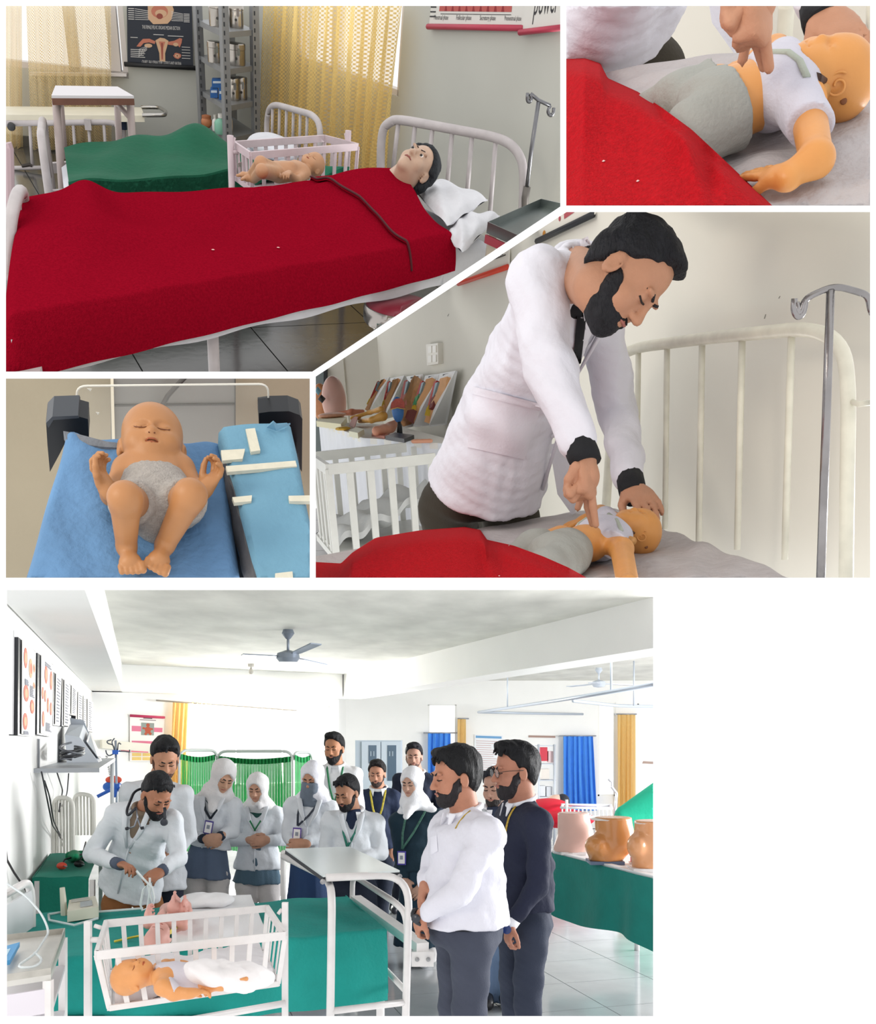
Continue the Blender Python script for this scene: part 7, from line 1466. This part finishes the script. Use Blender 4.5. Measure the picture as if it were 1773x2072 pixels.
    def torso(u0, u1, vt, vb, mat, base, lab, ops):
        c = K((u0+u1)/2, vb); d = c[1] + .12; P = lambda u, v, k=0.: S.y(u, v, d + k); t = thing(S, 'torso_model', lab, 'model', V(c[0], d, kz)); D = SDF()
        for o in ops: (D.cap(P(*o[1]), P(*o[2]), o[3], o[4], .05) if o[0] == 'c' else D.ell(P(*o[1]), o[2], None, .05, o[3] if len(o) > 3 else 1))
        D.cut(P((u0+u1)/2, vt), (0,0,1)); D.cut(V(0,0,kz+.02), (0,0,-1)); solid('shell', D, .009, mat, t)
        part('base', MB().box(V(c[0], d, kz+.012), ((u1-u0)*d/2000*.72,.22,.022)), base, t, 0)
        tp = P((u0+u1)/2, vt+4); part('top_plate', MB().lathe([((u1-u0)*d/2000*.36,-.006),((u1-u0)*d/2000*.37,0),((u1-u0)*d/2000*.3,.008)], tp, n=20), M('#e3dcd6', .4), t, 30)
    or_ = M('#c98a52', .22, 0, .05, 12, .06, 6, .6); pk = M('#d8b2a6', .35, 0, .05, 12, .05, 6)
    torso(1128,1196,1644,1731,pk,M('#e6e3e3',.4),'pinkish hip torso model at the end of the teal table',[('c',(1160,1635),(1164,1700),.115,.13),('c',(1150,1720),(1166,1735),.11,.10),('e',(1180,1690,-.05),(.07,.08,.08))])
    torso(1183,1278,1653,1751,or_,M('#5d6c86',.4),'glossy orange-brown hip torso model on a blue-grey base',[('c',(1240,1640),(1244,1700),.125,.13),('c',(1225,1735),(1222,1752),.115,.10),('e',(1206,1712,-.06),(.075,.09,.075)),('e',(1262,1695,-.02),(.06,.08,.09))])
    torso(1270,1368,1660,1766,M('#d99a6a', .22, 0, .05, 12, .06, 6, .6),M('#e6e3e3',.4),'glossy pale orange hip torso model at the table front',[('c',(1322,1640),(1322,1700),.12,.12),('c',(1315,1745),(1312,1768),.12,.10),('e',(1288,1712,-.06),(.06,.09,.08))])
    t = thing(S, 'red_box', 'flat red and white box between the torso models', 'box', K(1270,1742)); p = K(1266,1742,kz+.03) + n*.14; part('red_lid', MB().box(p, (.16,.12,.03)), M('#c41f3f', .5), t, 0); part('white_base', MB().box(p - V(0,0,.02), (.18,.14,.012)), M('#e9e9ec', .5), t, 0)
build_E_things()
def strap(S, root, g, pts, col, rad):
    P = [hit(S, g, u, v, .004) for u, v in pts]; P = [p for p in P if p is not None]
    if len(P) > 2:
        med = float(np.median([p[1] for p in P])); P = [p for p in P if abs(p[1]-med) < .12]
    if len(P) > 2: part('lanyard', MB().tube(P, rad, 6, flat=.5), M(col, .7, 0, 0, 60, .4, 80), root, 180)
def build_E_people():
    S = SE; WC = ('coat', '#d8dde3'); grp = None
    cut_ = dict(line=(.062,.075), vol=.012, slope=.85)
    quiff = dict(line=(.070,.085), vol=.013, slope=.75, extra=(((0,.045,.118),(.062,.055,.028)),))
    # doctor
    r, H, a = person(S, 'bearded doctor with stethoscope and brown trousers leaning over the bed', 6.25, (318,1606,-.35,38,38,0,82), 18, ((236,1640,-.2),(350,1652,-.25)), ((186,1728,-.15),(362,1735,-.25)), ((240,1748,-.45),(328,1762,-.45)), ((283,1758,-.55),(302,1778,-.55)),
        (268,1778,.1), (262,1802,.06), WC, inner='#7d6c5c', legs=[((234,1800,.05),(240,1900,.1),(242,2010,.1)),((302,1800,.1),(304,1900,.15),(304,2010,.15))], leg_col='#8a5a33', skin='#a8745a', hair=dict(line=(.060,.078), vol=.007, slope=.85, hexc='#0d0f15'), beard=dict(thick=.008, long=.006, hexc='#121318'), cuffs=('#4c5568','#4c5568'), cell=.0075, waist=.17, hemw=.215, hemd=.16, pn=(V(.3,-.3,-.8), V(-.5,-.3,-.7)), curl=(.7,.8), sides=(1,-1))
    ax, fw, rt, ms = a['ax'], a['fw'], a['rt'], a['ms']
    t = thing(S, 'stethoscope', 'black stethoscope hung round the leaning doctor neck', 'stethoscope', ms); Pt = lambda u, v, k: S.y(u, v, 5.95 + k)
    part('tube', MB().tube(fillet([Pt(300,1592,.05), Pt(272,1600,-.02), Pt(262,1625,-.10), Pt(256,1640,-.14), Pt(258,1652,-.16), Pt(270,1640,-.16), Pt(276,1634,-.15)], .04), .008, 8), M('#23262e', .4), t, 180); part('wires', MB().tube([Pt(276,1634,-.15), Pt(278,1655,-.17), Pt(272,1672,-.17), Pt(258,1677,-.17)], .005, 6), M('#8a8f98', .3, .7), t, 180); part('wires', MB().tube([Pt(278,1655,-.17), Pt(284,1672,-.17), Pt(286,1676,-.17)], .005, 6), M('#8a8f98', .3, .7), t, 180)
    for (u, v) in ((256,1677),(287,1676)): part('ear_tip', MB().tube([Pt(u-2,v,-.18), Pt(u+4,v-1,-.18)], .009, 8), M('#23262e', .4), t, 180)
    part('chest_tube', MB().tube(fillet([Pt(333,1634,-.16), Pt(335,1650,-.17), Pt(331,1664,-.17)], .03), .010, 8), M('#23262e', .4), t, 180); part('chest_piece', MB().lathe([(.001,.012),(.02,.010),(.022,-.006),(.01,-.012)], Pt(332,1664,-.18), (0,-1,0), 14), M('#2f333c', .3, .4), t, 60)
    mb = patch(S, a['g'], [(316,1672),(342,1678),(338,1705),(312,1700)], 6, 6, .004, .003)
    if mb: part('chest_pocket', mb, M('#d9dde3', .85), a['g'], 40)
    single(S, 'feeding_tube', MB().tube([S.y(u, v, 5.65) for u, v in ((276,1762),(290,1778),(308,1796),(312,1815),(311,1835),(304,1812),(298,1790),(290,1800),(284,1830),(288,1842),(298,1838),(304,1800),(303,1776))], .0065, 6), M('#e3e8ea', .4), 'white feeding tube looped between the leaning doctor hands', 'tube')
    # tall student behind the doctor
    person(S, 'dark-haired student in white coat standing behind the leaning doctor', 6.95, (334,1533,-.05,22,30,0,77), 10, ((262,1592),(372,1598)), ((244,1690,.05),(384,1690)), ((300,1730,-.15),(345,1735,-.15)), ((320,1738,-.18),(330,1742,-.18)),
        (322,1735,.0), (322,1800), WC, inner='#e6e8ea', legs=[((300,1760),(305,1860),(308,1955)),((348,1760),(345,1860),(345,1955))], leg_col='#1d2536', skin='#b8876c', hair=dict(quiff, hexc='#0b0c12'), beard=dict(thick=.002, hexc='#5a4036'), lanyard=('#2f6b4c', .5, None, 0), collar='#eceef0', hemw=.20, shoes='#22242a')
    # headscarf, purple card
    person(S, 'woman in white headscarf and coat with purple card over a blue-grey tunic', 7.3, (452,1570,-.08,28,30,10,62), 12, ((398,1618),(474,1622)), ((384,1690,-.02),(470,1682,-.05)), ((412,1697,-.18),(446,1692,-.18)), ((432,1704,-.2),(418,1706,-.2)),
        (420,1705), (418,1712), WC, inner='#234048', skirt=((415,1775), .195, .14, '#5a6980', 'tunic'), legs=[((392,1745),(392,1850),(394,1936)),((440,1745),(440,1850),(440,1936))], leg_col='#c9c5c3', skin='#bf957c', hijab=dict(hexc='#d6d5d6', drape=S.y(428,1640,7.15)), hair=dict(line=(.082,.056), vol=.0045, slope=.8, hexc='#1d2029', burns=False, rough=.3, tufts=0), lanyard=('#1c2630', .40, '#4a3f8c', .02), cuffs=('#1d2b3c','#1d2b3c'), female=True, shoes='#3a3c42', curl=.7)
    # headscarf, shorter
    person(S, 'shorter woman in white headscarf clasping her hands over a long white coat', 7.6, (521,1594,-.05,-6,16,0,56), -4, ((488,1640),(560,1640)), ((472,1698,-.02),(574,1698,-.02)), ((506,1700,-.18),(540,1700,-.18)), ((524,1702,-.22),(520,1702,-.22)),
        (522,1715), (522,1758), WC, inner='#1f4a45', skirt=((520,1786), .19, .14, '#4d6677', 'tunic'), legs=[((500,1765),(500,1850),(500,1922)),((545,1765),(545,1850),(545,1922))], leg_col='#cdc9c8', skin='#c0937b', hijab=dict(hexc='#dcdbdc', drape=S.y(520,1625,7.42)), hair=dict(line=(.082,.058), vol=.0045, slope=.8, hexc='#23242c', burns=False, rough=.3, tufts=0), lanyard=('#2f7a52', .5, None, 0), female=True, shoes='#3a3c42', hemw=.195, curl=.75)
    # face veil
    r, H, a = person(S, 'woman in white headscarf and grey face veil beside the over-bed table', 7.4, (632,1574,-.05,-14,18,0,60), -10, ((592,1622),(668,1628)), ((584,1692),(652,1692,-.05)), ((592,1704,-.16),(618,1706,-.2)), ((604,1712,-.2),(602,1709,-.22)),
        (624,1712), (625,1732), WC, skirt=((622,1925), .21, .17, '#27426a'), skin='#b98a70', hijab=dict(hexc='#dfe0e8'), lanyard=('#39404c', .50, '#5a3f96', -.07), female=True, cell=.008, vneck=False, curl=.6)
    V_ = SDF(); V_.fru(H.L(0,.045,-.012), H.L(.02,.075,-.20), (.066,.068), (.075,.05), H.R @ V(0,1,0), .02, rnd=.01); V_.fru(H.L(.015,.07,-.18), H.L(.03,.085,-.27), (.072,.045), (.055,.03), H.R @ V(0,1,0), .03, rnd=.01); V_.noise(.002, 40, 1); solid('face_veil', V_, .008, M('#6d7886', .85, 0, .2, 90), r)
    # bearded man at the back
    person(S, 'bearded man in white shirt and green lanyard standing before the rear wall', 8.5, (676,1513,-.04,-12,8,0,55), -8, ((642,1558),(718,1560)), ((636,1640),(726,1640)), ((650,1690,-.1),(712,1690,-.1)), ((665,1698,-.12),(700,1698,-.12)),
        (680,1690), (680,1700), ('shirt', '#e3e5e8'), legs=[((664,1700),(664,1790),(664,1872)),((696,1700),(696,1790),(696,1872))], leg_col='#222a3c', skin='#b5805f', hair=dict(quiff, hexc='#0b0b0f'), beard=dict(thick=.007, long=.006, hexc='#121013'), lanyard=('#2f7a52', .5, None, 0), collar='#eceef0', vneck=False)
    # stooping student in white coat
    person(S, 'bearded student in white coat and navy jumper leaning on the over-bed table', 7.05, (702,1603,-.08,-26,20,0,64), -18, ((668,1652),(760,1656)), ((660,1722),(772,1725)), ((680,1742,-.15),(730,1738,-.15)), ((695,1746,-.2),(712,1744,-.2)),
        (716,1745), (716,1775), WC, inner='#1d2a44', legs=[((695,1770),(695,1860),(697,1955)),((738,1770),(742,1860),(744,1955))], leg_col='#1b2334', skin='#a87a60', hair=dict(cut_, hexc='#0d0f15'), beard=dict(thick=.006, hexc='#141318'), lanyard=('#2f7a6a', .6, '#1f8a86', -.03), collar='#e9ebee', hemw=.20, shoes='#2b2d33')
    # navy sweater with yellow-green lanyard
    person(S, 'student in navy jumper with yellow-green lanyard before the steel cabinet', 8.8, (763,1565,-.04,-6,10,0,49), -4, ((736,1606),(796,1606)), ((730,1665),(806,1665)), ((745,1715,-.05),(792,1715,-.05)), ((748,1728,-.06),(790,1728,-.06)),
        (766,1708), (766,1715), ('sweater', '#1e2a44'), legs=[((752,1715),(752,1790),(754,1856)),((780,1715),(778,1790),(772,1856))], leg_col='#1a2233', skin='#b5836a', hair=dict(quiff, hexc='#171214'), beard=dict(thick=.003, hexc='#3c2e2a'), lanyard=('#b8a83c', .55, None, 0), collar='#eceef0', vneck=False, shoes='#4a4c52')
    # rearmost student
    person(S, 'tallest student in navy jumper at the very back beside the short blue curtain', 9.4, (838,1530,-.04,-4,6,0,48), 0, ((808,1572),(880,1574)), ((800,1630),(890,1630)), ((806,1690),(884,1690)), ((808,1702),(882,1702)),
        (845,1680), (845,1690), ('sweater', '#1d2438'), legs=[((830,1690),(815,1770),(800,1840)),((862,1690),(862,1770),(862,1840))], leg_col='#1a2030', skin='#b98e7c', hair=dict(quiff, hexc='#16161f'), beard=dict(thick=.0015, hexc='#6a5048'), lanyard=('#c9a93c', .5, None, 0), collar='#eceef0', vneck=False, shoes='#2b2d36')
    # headscarf, dark cardigan
    person(S, 'woman in white headscarf and dark jumper with hanging identity card', 7.2, (834,1583,-.05,-24,12,0,58), -18, ((806,1652,.05),(888,1648,-.02)), ((810,1725,.0),(886,1715,-.05)), ((818,1780,-.1),(862,1790,-.12)), ((824,1795,-.12),(852,1798,-.14)),
        (846,1752), (846,1762), ('sweater', '#17303e'), skirt=((842,1912), .17, .15, '#20394a'), legs=[((830,1800),(830,1870),(838,1938)),((862,1800),(862,1870),(868,1938))], leg_col='#d5d2d2', skin='#c49c88', hijab=dict(hexc='#e4e5e9', drape=S.y(822,1652,7.0)), lanyard=('#3f6a5c', .62, '#4a3f9c', -.08), female=True, vneck=False, shoes='#d6d6da')
    # partly hidden student
    person(S, 'student with yellow lanyard standing between white shirt and navy jumper men', 6.1, (1004,1592,0,-30,10,0,74), -20, ((968,1652),(1042,1652)), ((960,1740),(1048,1740)), ((975,1800),(1040,1800)), ((980,1812),(1035,1812)),
        (1004,1790), (1004,1800), WC, inner='#2a3348', legs=[((985,1800),(985,1920),(985,2025)),((1022,1800),(1022,1920),(1022,2025))], leg_col='#566a86', skin='#b28a78', hair=dict(cut_, hexc='#1b1c26'), beard=dict(thick=.004, hexc='#2b2626'), lanyard=('#c9a43c', .5, None, 0), collar='#e8e8ee')
    # white shirt in front
    r, H, a = person(S, 'heavy-set bearded man in white shirt and grey trousers beside the over-bed table', 4.5, (922,1570,0,-68,8,0,110), -62, ((905,1660,.24),(985,1672,-.16)), ((876,1760,.18),(930,1806,-.22)), ((862,1790,.05),(856,1850,-.12)), ((852,1822,.0),(846,1868,-.08)),
        (942,1858,.03), (942,1872,.03), ('shirt', '#d4d4de'), legs=[((925,1870,.12),(922,2040,.12),(925,2205,.15)),((955,1872,-.08),(950,2040,-.06),(950,2225,-.05))], leg_col='#3c4150', skin='#b07a62', k=1.06, depth=1.30, hair=dict(line=(.060,.062), vol=.016, slope=.7, extra=(((0,.062,.100),(.060,.055,.030)),), nape=-.075, hexc='#090a0f'), beard=dict(thick=.004, long=.0, hexc='#231f22'), collar='#e6e6ee', vneck=False, waist=.19, hemw=.19, hemd=.150, gcell=.009, cell=.0065, eyes='lids', lanyard=None, sleeve_r=1.1)
    strap(S, r, a['g'], ((988,1618),(978,1624),(966,1630),(952,1640),(940,1650),(930,1662),(922,1676)), '#b99a3a', .0055)
    ww, el = a['WR'][1], a['EL'][1]; ww = ww + nrm(ww - el)*.028; t = thing(S, 'wristwatch', 'dark wristwatch on the white shirt man wrist', 'watch', ww); dd = nrm(ww - el); R = rotm(dd, V(0,-1,.3)); part('strap', MB().tube(ringpath(ww, A3([R[:,0], R[:,2], R[:,1]]).T, .034, .036, 16), .011, 6), M('#26282e', .4), t, 180); part('dial', MB().lathe([(.02,-.004),(.02,.006),(.015,.009)], ww + V(-.01,-.040,0), (-.2,-1,.1), 14), M('#3a3d44', .25, .4), t)
    D = SDF(); D.fru(a['hp'] + V(0,0,.012), a['hp'] - V(0,0,.03), (.190,.163), (.190,.165), a['fw'], .01, rnd=.004); solid('belt', D, .009, M('#1c1e25', .4), r)
    mb = patch(S, a['g'], [(871,1694),(884,1690),(886,1722),(872,1730)], 4, 5, .004, .003)
    if mb: part('chest_pocket', mb, M('#dcdce6', .85), a['g'], 40)
    # navy sweater with glasses
    r, H, a = person(S, 'man in navy jumper and glasses with silver watch behind the white shirt man', 5.05, (1043,1558,0,-72,6,0,102), -64, ((1030,1636,.22),(1088,1650,-.14)), ((1018,1750,.15),(1090,1790,-.2)), ((1010,1800,.05),(1034,1868,-.2)), ((1008,1830,.0),(1022,1925,-.2)),
        (1062,1832,.03), (1062,1842,.03), ('sweater', '#1c2136'), legs=[((1045,1845,.1),(1040,1980,.1),(1042,2115,.12)),((1075,1845,-.08),(1070,1980,-.06),(1068,2125,-.05))], leg_col='#2a3142', skin='#ab7660', k=1.03, depth=1.12, hair=dict(line=(.062,.080), vol=.013, slope=.75, extra=(((0,.045,.112),(.060,.058,.032)),), nape=-.06, hexc='#0a0b11'), beard=dict(thick=.004, long=.002, hexc='#241f22'), collar='#e6e7ee', vneck=False, waist=.16, hemw=.165, hemd=.135, gcell=.010, cell=.007, cuffs=(None,'#e6e7ec'), curl=.9)
    strap(S, r, a['g'], ((1052,1622),(1044,1630),(1036,1642),(1030,1654),(1026,1668),(1022,1690)), '#b99a3a', .008)
    t = thing(S, 'eyeglasses', 'thin wire glasses on the navy jumper man face', 'glasses', H.L(0,.1,0)); gm = M('#3b3430', .3, .6)
    for x in (-1, 1):
        part('rim', MB().tube([H.L(.033*x+.023*math.cos(q), .105, -.004+.019*math.sin(q)) for q in np.linspace(0, 6.283, 18)], .0016, 6), gm, t, 180); part('temple', MB().tube([H.L(.056*x,.104,.002), H.L(.078*x,.06,.004), H.L(.086*x,-.005,.0)], .0018, 6), gm, t, 180); part('lens', MB().prism([H.L(.033*x+.022*math.cos(q), .105, -.004+.018*math.sin(q)) for q in np.linspace(0, 5.9, 14)], H.R @ V(0,.0015,0)), Mglass('lens', '#f0f4f6', .10), t, 0)
    part('bridge', MB().tube([H.L(-.011,.106,0), H.L(0,.108,.004), H.L(.011,.106,0)], .0016, 6), gm, t, 180)
    ww, el = a['WR'][1], a['EL'][1]; dd = nrm(ww - el); ww = ww + dd*.03; t = thing(S, 'wristwatch', 'silver wristwatch with blue dial below a white cuff', 'watch', ww); R = rotm(dd, V(0,-1,.3)); part('strap', MB().tube(ringpath(ww, A3([R[:,0], R[:,2], R[:,1]]).T, .032, .034, 16), .010, 6), M('#9a9ca2', .25, .8), t, 180); part('dial', MB().lathe([(.022,-.004),(.022,.006),(.017,.009)], ww + V(-.005,-.038,0), (-.1,-1,.1), 16), M('#24366a', .25), t)
build_E_people()
# ---------------------------------------------------------------- each room ends at the edge of its own set: trim what crosses it
def trim_sets():
    bpy.context.view_layer.update()
    org = V(0, 0, CH); planes = {}
    for S in (SA, SB, SCC, SD, SE):
        R = [A3([(u-PU)/F, 1, (PV-v)/F]) for u, v in S.poly]; cen = sum(R) / len(R); L = []
        for a, b in zip(R, R[1:] + R[:1]):
            n = nrm(np.cross(a, b)); L.append(n if n @ cen < 0 else -n)
        planes[id(S)] = L
    for o in list(bpy.data.objects):
        if o.type != 'MESH' or o.name not in SETOF: continue
        me = o.data; n = len(me.vertices)
        if n == 0: continue
        co = np.zeros(n*3, np.float32); me.vertices.foreach_get('co', co); mw = A3(o.matrix_world); co = co.reshape(-1,3) @ mw[:3,:3].T + mw[:3,3] - org
        todo = []; gone = False
        for pn in planes[id(SETOF[o.name])]:
            dd = co @ pn
            if dd.min() >= 0: gone = True; break
            if dd.max() > 1e-4: todo.append(pn)
        if gone:
            for ch in list(o.children): ch.parent = o.parent
            if o.parent is None:
                for ch in list(o.children): bpy.data.objects.remove(ch)
            bpy.data.objects.remove(o); continue
        if not todo: continue
        if me.users > 1: me = me.copy(); o.data = me
        bm = bmesh.new(); bm.from_mesh(me); inv = o.matrix_world.inverted(); rot = inv.to_3x3()
        for pn in todo:
            r = bmesh.ops.bisect_plane(bm, geom=bm.verts[:]+bm.edges[:]+bm.faces[:], dist=1e-6, plane_co=inv @ Vector(org), plane_no=rot @ Vector(pn), clear_outer=True)
            ed = [e for e in r['geom_cut'] if isinstance(e, bmesh.types.BMEdge)]
            if ed:
                try: bmesh.ops.holes_fill(bm, edges=ed, sides=0)
                except Exception: pass
        if not bm.faces:
            bm.free(); bpy.data.objects.remove(o); continue
        bm.to_mesh(me); bm.free(); me.update()
    for o in list(bpy.data.objects):
        if o.type == 'EMPTY' and not o.children: bpy.data.objects.remove(o)
trim_sets()
